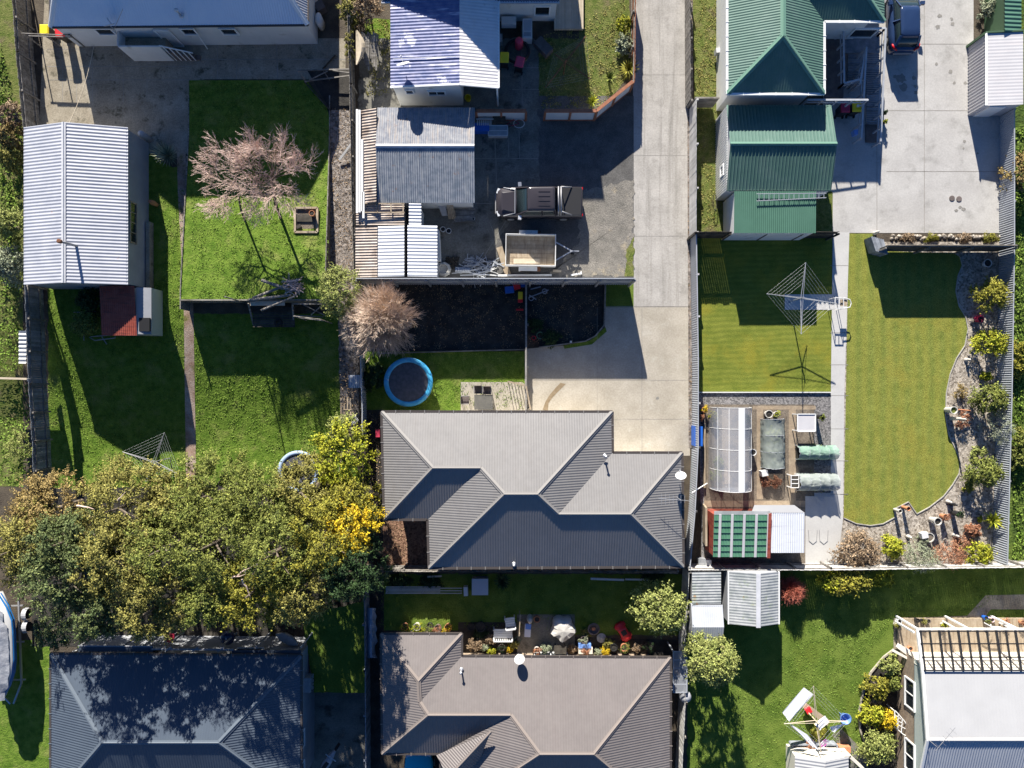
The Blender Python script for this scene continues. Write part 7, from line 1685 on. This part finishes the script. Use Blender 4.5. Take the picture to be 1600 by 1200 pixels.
for t, z in ((1, .0), (1.02, .5), (.9, .8), (.5, .92), (.05, .98)):
    loops.append([Vector((c.x + math.cos(2 * math.pi * k / 27) * .72 * t * (1 + .14 * math.cos(k * 2 * math.pi / 27 * 5 + 1)), c.y + math.sin(2 * math.pi * k / 27) * .72 * t * (1 + .12 * math.cos(k * 2 * math.pi / 27 * 5 + 2)), z + GZ[0] + (.05 * math.sin(k * 1.7) if 0 < z < .9 else 0))) for k in range(27)])
b.loft(loops); mat('cover_cream', (0.42, 0.40, 0.37), (0.52, 0.5, 0.46), 3, rough=.9); solo('covered_table', b, 'cover_cream', 'outdoor table under a crumpled grey cover on the courtyard patio', 'covered table')
H = root('fire_bowl', 'round dark fire bowl with lid on the lawn edge', 'fire bowl', W(928, 984, 0)); b = MB(); c = W(928, 984, .6); b.lathe((c.x, c.y, 0), [(.15, .05), (.34, .4), (.38, .5), (.3, .52), (.26, .4), (.03, .34)], 20); b.link('bowl', 'wood_deck', H); MB().lathe((c.x, c.y, 0), [(.13, .4), (.1, .48), (.02, .5)], 10).link('ember_grate', 'pot_terracotta', H)
b = MB(); c = W(940, 998, .2); b.lathe((c.x, c.y, .02), [(.26, 0), (.3, .06), (.1, .12), (.02, .14)], 20); solo('bowl_lid', b, 'cloth_grey', 'round grey lid lying beside the fire bowl', 'lid')
b = MB(); c = W(828, 968, .4); b.lathe((c.x, c.y, 0), [(.16, 0), (.2, .2), (.12, .5), (.15, .62), (.05, .75)], 12, 1, 1.4); solo('stone_figure', b, 'pot_stone', 'white stone dog figure at the edge of the courtyard patio', 'ornament', smooth=True)
b = MB(); b.beam(W(825, 976, .45), W(824, 995, .45), .38, .1); H = root('side_table', 'narrow table with white and blue cloth on the courtyard patio', 'table', W(824, 985, 0)); b.link('cloth', 'cloth_white', H); MB().beam(W(826, 975, .47), W(825, 983, .47), .34, .1).link('blue_cloth', 'peg_blue', H)
for x, y in ((821, 978), (828, 978), (820, 993), (827, 993)): p = W(x, y, .4); MB().beam((p.x, p.y, 0), (p.x, p.y, .4), .04, .04).link('leg', 'white_paint', H)
b = MB(); b.beam(W(813, 960, 1.0), W(811, 994, 1.0), .05, .05)
for y in (962, 978, 992): p = W(812, y, 1.0); b.beam(p, (p.x, p.y, 0), .05, .05)
solo('rope_rail', b, 'wood_tan', 'thin tan rail dividing the bed from the courtyard patio', 'rail')
b = MB(); P = [W(x, y, .3) for x, y in ((802, 1001), (808, 994), (815, 999), (808, 1006), (802, 1001))]; b.tube(P, .02, 5); solo('diamond_ornament', b, 'green_low', 'small green diamond frame with a white ball in the bed', 'frame')
b = MB(); b.box(W(866, 0, .7).x, W(0, 1022, .7).y, .66, W(885, 0, .7).x, W(0, 1009, .7).y, .7); H = root('low_table', 'dark rectangular table against the courtyard eave', 'table', W(875, 1015, 0)); b.link('table_top', 'wood_dark', H)
for x in (868, 883):
    for y in (1011, 1020): p = W(x, y, .6); MB().beam((p.x, p.y, 0), (p.x, p.y, .66), .05, .05).link('leg', 'wood_dark', H)
b = MB(); p, q = W(904, 1013, .5), W(926, 1022, .5); b.box(p.x, q.y, 0, q.x, p.y, .5); solo('trough_planter', b, 'cream_wall', 'cream trough planter with red flowers by the eave', 'planter'); b = MB(); b.box(p.x, p.y + .02, 0, q.x - .1, p.y + .28, .55); solo('trough_planter', b, 'peg_blue', 'pale blue trough behind the cream planter', 'planter')
shrub('red and yellow flowers in the cream trough planter', 915, 1017, 9, .75, 'leaf_rust', .5, lobes=8, leaf=.06)
PT = [('large dark empty pot, left of the two beside the flower bed', 736, 980, 6, .5, 'black_plastic', None), ('larger dark planter right of the empty pot beside the flower bed', 751, 980, 8, .5, 'black_plastic', None), ('terracotta tree stump pot on the courtyard patio', 839, 968, 5, .45, 'pot_terracotta', None),
      ('round woven pot in the flower bed by the eave', 784, 1012, 5.5, .4, 'wood_deck', 'leaf_dark'), ('brown pot with trailing plant right of the white table', 913, 1000, 6, .5, 'wood_deck', 'leaf_grey'),
      ('terracotta pot furthest left under the lawn edge', 632, 980, 6, .45, 'pot_terracotta', 'leaf_lime'), ('grey pot with yellow flowers second from left', 651, 980, 6, .45, 'pot_stone', 'leaf_lime'), ('large dark pot with greenery third from left', 671, 980, 6.5, .45, 'black_plastic', 'leaf_green'), ('reddish plant pot fourth from left', 684, 982, 6, .4, 'wood_deck', 'leaf_rust'), ('terracotta ringed pot with yellow flower fifth from left', 700, 981, 6, .45, 'pot_terracotta', 'leaf_gold'),
      ('dark pot left of two on the gravel by the north eave', 959, 1012, 6, .45, 'black_plastic', None), ('terracotta-rimmed pot with herbs by the north eave', 976, 1012, 6.5, .45, 'pot_terracotta', 'leaf_green'), ('dark pot with reddish herbs by the north eave', 995, 1012, 6, .4, 'black_plastic', 'leaf_dry'), ('dark pot nearest the corner of the north eave', 1014, 1010, 7, .4, 'black_plastic', 'leaf_dark'), ('terracotta pot beside the pale trough on the patio', 839, 1016, 5, .4, 'pot_stone', 'leaf_rust')]
for lb, x, y, r_, h, m, pl_ in PT: pot(lb, x, y, r_, h, m, plant=pl_)
for lb, x, y, r_, h, m in (('orange feathery flower clump in the bed at the house corner', 742, 1007, 13, .8, 'leaf_dry'), ('white-leaved plant right of the orange clump', 757, 1012, 7, .5, 'leaf_grey'), ('bright yellow flower clump under the north eave', 768, 1017, 7, .5, 'leaf_lime'), ('small yellow flowers right of the woven pot', 796, 1016, 5, .4, 'leaf_gold'), ('dark purple-leaved plant left of the slatted bench', 765, 1000, 9, .6, 'leaf_dry'), ('shaded green plants below the dark planters', 748, 993, 13, .5, 'leaf_dark'), ('leafy brown plant right of the woven pot', 803, 1007, 8, .5, 'leaf_olive'), ('mixed small plants left of the dark table', 853, 1014, 9, .5, 'leaf_grey'), ('reddish plants right of the dark table', 895, 1014, 8, .5, 'leaf_dry'), ('yellow flowers in the bed right of the trough planter', 946, 1018, 8, .4, 'leaf_gold'), ('white flowers right of the cream trough', 934, 1019, 6, .4, 'leaf_grey'), ('olive herb mass by the north eave', 950, 1005, 10, .45, 'leaf_olive'), ('trailing plants at the edge of the patio', 915, 991, 9, .4, 'leaf_olive'),
      ('yellow flower row under the north-west eave, left part', 634, 986, 8, .4, 'leaf_lime'), ('yellow flower row under the north-west eave, middle part', 655, 987, 9, .4, 'leaf_lime'), ('green row under the north-west eave, right part', 690, 987, 8, .4, 'leaf_yellowgreen')):
    shrub(lb, x, y, r_, h, m, .7, lobes=9, leaf=.06, name='flowering_plant', cat='plant')
# white benches near fence south of the central house
b = MB()
for k in range(6): b.beam(W(603, 917 + k * 2, .5), W(722 if k % 2 else 688, 917 + k * 2, .5), .04, .04)
for x in (603, 660, 720): p = W(x, 922, .5); b.beam((p.x, p.y - .2, 0), (p.x, p.y - .2, .5), .05, .05)
solo('rail_rack', b, 'fence_pale', 'long pale slatted rack along the bed below the central house', 'rack')
H = root('bench_box', 'grey-white storage box right of the long slatted rack', 'box', W(750, 917, 0)); p, q = W(738, 905, .7), W(762, 929, .7); MB().box(p.x, q.y, 0, q.x, p.y, .68).link('body', 'cloth_grey', H); MB().box(p.x - .03, q.y - .03, .68, q.x + .03, p.y + .03, .73).link('lid', 'pale_roof', H)
b = MB(); b.obox(W(728, 923, .4), (.25, .55, .4), .05); solo('white_tub', b, 'white_plastic', 'small white tub between the rack and the storage box', 'tub')
b = MB(); b.beam(W(923, 904, .3), W(975, 906, .3), .12, .1); b.beam(W(977, 905, .3), W(1023, 906, .3), .1, .1); solo('white_beam', b, 'white_wall', 'long pale boards lying at the fence below the central house', 'boards')
b = MB(); b.beam(W(668, 901, .4), W(690, 900, .4), .1, .1); solo('red_white_board', b, 'wood_pale', 'short pale board at the fence above the slatted rack', 'board')
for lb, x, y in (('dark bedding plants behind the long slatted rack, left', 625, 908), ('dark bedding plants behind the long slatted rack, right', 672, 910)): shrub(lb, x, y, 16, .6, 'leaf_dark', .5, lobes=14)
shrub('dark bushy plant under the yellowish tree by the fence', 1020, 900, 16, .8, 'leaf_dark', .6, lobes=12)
# ---- bottom left items
H = root('garden_chair', 'bright pink garden chair behind the slate-roofed house', 'chair', W(261, 1001, 0)); p = W(261, 1001, .9); MB().obox((p.x, p.y, .45), (.5, .5, .05)).link('seat', 'pink_red', H); MB().obox((p.x + .1, p.y, .75), (.08, .5, .6), 0, .25).link('backrest', 'pink_red', H)
for x in (-.2, .2):
    for y in (-.2, .2): MB().beam((p.x + x, p.y + y, 0), (p.x + x, p.y + y, .43), .03, .03).link('leg', 'steel_dull', H)
b = MB(); 
for y in (997, 1009): b.beam(W(231, y, .8), W(252, y, .8), .03, .03)
for x in (231, 238, 245, 252): b.beam(W(x, 997, .8), W(x, 1009, .8), .02, .02); p = W(x, 1003, .8); b.beam((p.x, p.y, 0), p, .03, .03)
solo('clothes_airer', b, 'steel_dull', 'wire clothes airer left of the pink chair', 'airer')
b = MB(); c = W(448, 999, .4); b.loft([[Vector((c.x + x * t, c.y + y * t, z)) for x, y in ((-.7, .35), (-.2, .42), (.4, .1), (.72, -.35), (.2, -.4), (-.45, -.05))] for t, z in ((.8, .05), (1, .45), (.8, .5))]); solo('dinghy', b, 'cloth_grey', 'small upturned grey dinghy under the right end of the tree belt', 'dinghy', smooth=True)
b = MB(); c = W(356, 996, .6); b.lathe((c.x, c.y, 0), [(.1, 0), (.12, .4), (.42, .5), (.45, .7), (.3, .95), (.04, 1.0)], 18); solo('kettle_barbecue', b, 'paint_navy', 'round lidded barbecue on the dark rear deck', 'barbecue', smooth=True)
H = root('motorbike', 'partly covered motorbike at the bottom edge of the side drive', 'motorbike', (0, 0, 0)); b = MB(); b.loft([sect(x, w_, .35, z) for x, w_, z in ((-.7, .08, .7), (-.4, .22, .85), (0, .25, 1.0), (.4, .16, .9), (.75, .06, .7))]); b.link('body', 'cloth_grey', H, True)
for x in (-.75, .75): MB().tube([(x, -.07, .32), (x, .07, .32)], .32, 16).link('wheel', 'tyre', H)
MB().beam((.45, -.38, 1.0), (.45, .38, 1.0), .05, .05).link('handlebar', 'steel', H); MB().obox((-.2, 0, .98), (.6, .24, .1)).link('seat', 'black_plastic', H)
c = W(512, 1190, .8); H.location = (c.x, c.y, GZ[0]); H.rotation_euler = (0, 0, R(55))
# ---- verandah corner, bottom right
b = MB(); b.obox(W(1411, 1013, .3), (.7, .25, .3), -.5); solo('garden_box', b, 'white_plastic', 'white box at the corner of the glazed verandah', 'box')
for lb, x, y, m, pl_ in (('terracotta pot by the verandah corner', 1423, 1014, 'pot_terracotta', None), ('dark pot leftmost of three on the shaded path', 1434, 970, 'black_plastic', None), ('dark pot in the middle of three on the shaded path', 1443, 971, 'black_plastic', 'leaf_olive'), ('dark pot rightmost of three on the shaded path', 1451, 971, 'wood_deck', None), ('yellow-green leafy pot beside the verandah gutter', 1475, 977, 'pot_stone', 'leaf_lime'), ('white ringed pot at the far corner of the path', 1406, 971, 'white_plastic', None), ('bright green pot plant at the path corner', 1402, 978, 'pot_stone', 'leaf_yellowgreen'), ('pink-white pot on the sunny verandah edge', 1551, 969, 'cloth_pink', None), ('dark leafy pot left of the pink-white one', 1543, 969, 'black_plastic', 'leaf_green'), ('terracotta bowl of dry plants on the verandah edge', 1573, 972, 'pot_terracotta', 'leaf_rust'), ('orange-leaved pot cut by the right edge', 1598, 973, 'pot_terracotta', 'leaf_rust'), ('small blue pot on the shaded path', 1541, 966, 'blue_plastic', None)):
    pot(lb, x, y, 3.6, .35, m, plant=pl_)
b = MB(); b.beam(W(1551, 984, .5), W(1548, 976, .9), .05, .05); b.beam(W(1538, 973, .9), W(1549, 979, .9), .05, .05); b.beam(W(1549, 979, .9), W(1566, 980, .9), .05, .05); solo('white_rail', b, 'white_paint', 'short white handrail at the verandah steps', 'rail')
b = MB(); b.beam(W(1399, 971, .1), W(1428, 988, 2.45), .1, .1); solo('white_prop', b, 'white_paint', 'white raking post at the verandah north-west corner', 'post')
b = MB(); b.beam(W(1473, 970, .1), W(1494, 982, 2.4), .1, .1); solo('white_prop', b, 'white_paint', 'white raking post above the middle of the verandah edge', 'post')
b = MB(); b.beam(W(1562, 973, .2), W(1581, 982, 2.4), .1, .1); solo('white_prop', b, 'white_paint', 'white raking post near the right end of the verandah edge', 'post')
b = MB(); b.obox(W(1336, 208, .5), (.28, .3, .4), .2); solo('blue_bucket', b, 'peg_blue', 'blue bucket beside the foot of the grey ramp', 'bucket')
b = MB(); b.lathe(W(1338, 172, .1), [(.1, 0), (.1, .1)], 8)
pot('white round fitting on the dark deck', 1308, 54, 5, .9, 'white_plastic', 'cloth_grey', 'outdoor_light', 'lamp', None)
for lb, x, y, m in (('small potted plant beside the ramp foot', 1383, 190, 'leaf_lime'), ('small dark potted plant above the one beside the ramp', 1383, 176, 'leaf_dark')): pot(lb, x, y, 3, .4, 'black_plastic', plant=m)
b = MB(); b.obox(W(1121, 81, .5), (.28, .3, .5), .1); solo('meter_box', b, 'white_plastic', 'small white box by the west wall of the green house', 'box')
b = MB(); b.ring(W(1117, 316, .4), .35, .02, 20, 5, .35, 1.4); solo('hose_loop', b, 'black_plastic', 'dark hose loop on the grass beside the green garage', 'hose')
# ================================================================== GROUND COVER (uncountable)
def scatter(name, label, polys, n, size, m, zf=lambda x, y: 0, clump=0.0, tilt=.7, lift=.03):
    P = []; N = []; bbs = [(min(q[0] for q in pl), min(q[1] for q in pl), max(q[0] for q in pl), max(q[1] for q in pl)) for pl in polys]
    A = [(b_[2] - b_[0]) * (b_[3] - b_[1]) for b_ in bbs]; tot = sum(A); rr = random.Random(len(label) + n)
    for pl, b_, a in zip(polys, bbs, A):
        k = int(n * a / tot)
        while k > 0:
            cx, cy = rr.uniform(b_[0], b_[2]), rr.uniform(b_[1], b_[3]); m_ = rr.randint(3, 14) if clump else 1
            for _ in range(m_):
                x, y = cx + rr.gauss(0, clump), cy + rr.gauss(0, clump); k -= 1
                if not inpoly(pl, x, y): continue
                z = zf(x, y); p = W(x, y, z); P.append((p.x, p.y, z + topz(x, y) + lift * rr.uniform(.3, 1.2))); N.append((rr.gauss(0, tilt), rr.gauss(0, tilt), 1))
    o = leafmesh(name, P, N, size, m, None, .6); tag(o, label, None, kind='stuff'); return o
LW = [[(75, 455), (232, 455), (234, 300), (270, 270), (288, 300), (288, 760), (75, 760)], [(304, 495), (526, 495), (532, 655), (560, 740), (306, 740)]]
mat('blade', (0.09, 0.155, 0.02), (0.19, 0.27, 0.05), 2, rough=.9, spec=.15, island=.45)
mat('blade_dry', (0.20, 0.20, 0.05), (0.33, 0.29, 0.10), 2, rough=.9, spec=.15, island=.45)
mat('litter', (0.20, 0.13, 0.07), (0.38, 0.27, 0.16), 6, rough=.95, island=.5)
scatter('grass_tufts', 'coarse clover and grass tufts through the two lower left lawns', LW, 20000, .085, 'blade', lambda x, y: zg(y), 3.0)
scatter('grass_tufts', 'coarse grass tufts on the raised back lawn', [[(298, 130), (480, 130), (513, 170), (513, 468), (298, 468)]], 13000, .10, 'blade', lambda x, y: zt(y) + .06, 3.0)
scatter('grass_tufts', 'rank grass tufts beyond the right and left boundary fences', [[(1586, 200), (1602, 200), (1602, 884), (1580, 884)], [(0, 60), (34, 200), (34, 580), (0, 580)], [(0, 600), (46, 600), (50, 760), (0, 760)]], 9000, .16, 'blade', lambda x, y: 0, 3.0, .7, .12)
scatter('grass_tufts', 'thin dry grass tufts beside the outbuilding, the green house and the driveway', [[(842, 60), (975, 0), (990, 110), (935, 170), (842, 170)], [(1083, 0), (1122, 0), (1122, 150), (1083, 150)], [(1090, 165), (1118, 170), (1118, 358), (1090, 358)], [(572, 30), (612, 30), (614, 150), (572, 150)]], 9000, .09, 'blade_dry', lambda x, y: 0, 2.5)
scatter('grass_tufts', 'grass tufts on the trampoline lawn and lower lawns', [[(572, 550), (818, 550), (818, 640), (572, 640)], [(590, 900), (1060, 900), (1060, 985), (590, 985)], [(1078, 900), (1600, 900), (1520, 960), (1396, 965), (1345, 1060), (1340, 1198), (1078, 1198)]], 30000, .075, 'blade', lambda x, y: 0, 4.0)
scatter('fallen_leaves', 'dead leaves and litter along the gravel strip and garden edges', [[(516, 170), (552, 170), (556, 430), (560, 655), (534, 655), (528, 470), (516, 470)], [(600, 812), (645, 812), (645, 888), (600, 888)], [(574, 645), (596, 645), (596, 890), (574, 890)], [(1074, 0), (1081, 0), (1084, 700), (1076, 700)]], 5200, .08, 'litter')
scatter('fallen_leaves', 'leaf litter and bark among the shrubs of the stone border', [[(1500, 395), (1562, 400), (1560, 884), (1310, 884), (1330, 825), (1430, 815), (1490, 770), (1505, 720), (1484, 650), (1512, 540)]], 3800, .07, 'litter')
scatter('fallen_leaves', 'weeds and leaf litter in the dark garden beds', [[(598, 440), (818, 440), (818, 545), (598, 545)], [(826, 442), (940, 442), (940, 510), (915, 530), (826, 540)]], 3200, .07, 'litter', lambda x, y: 0, 3.0)
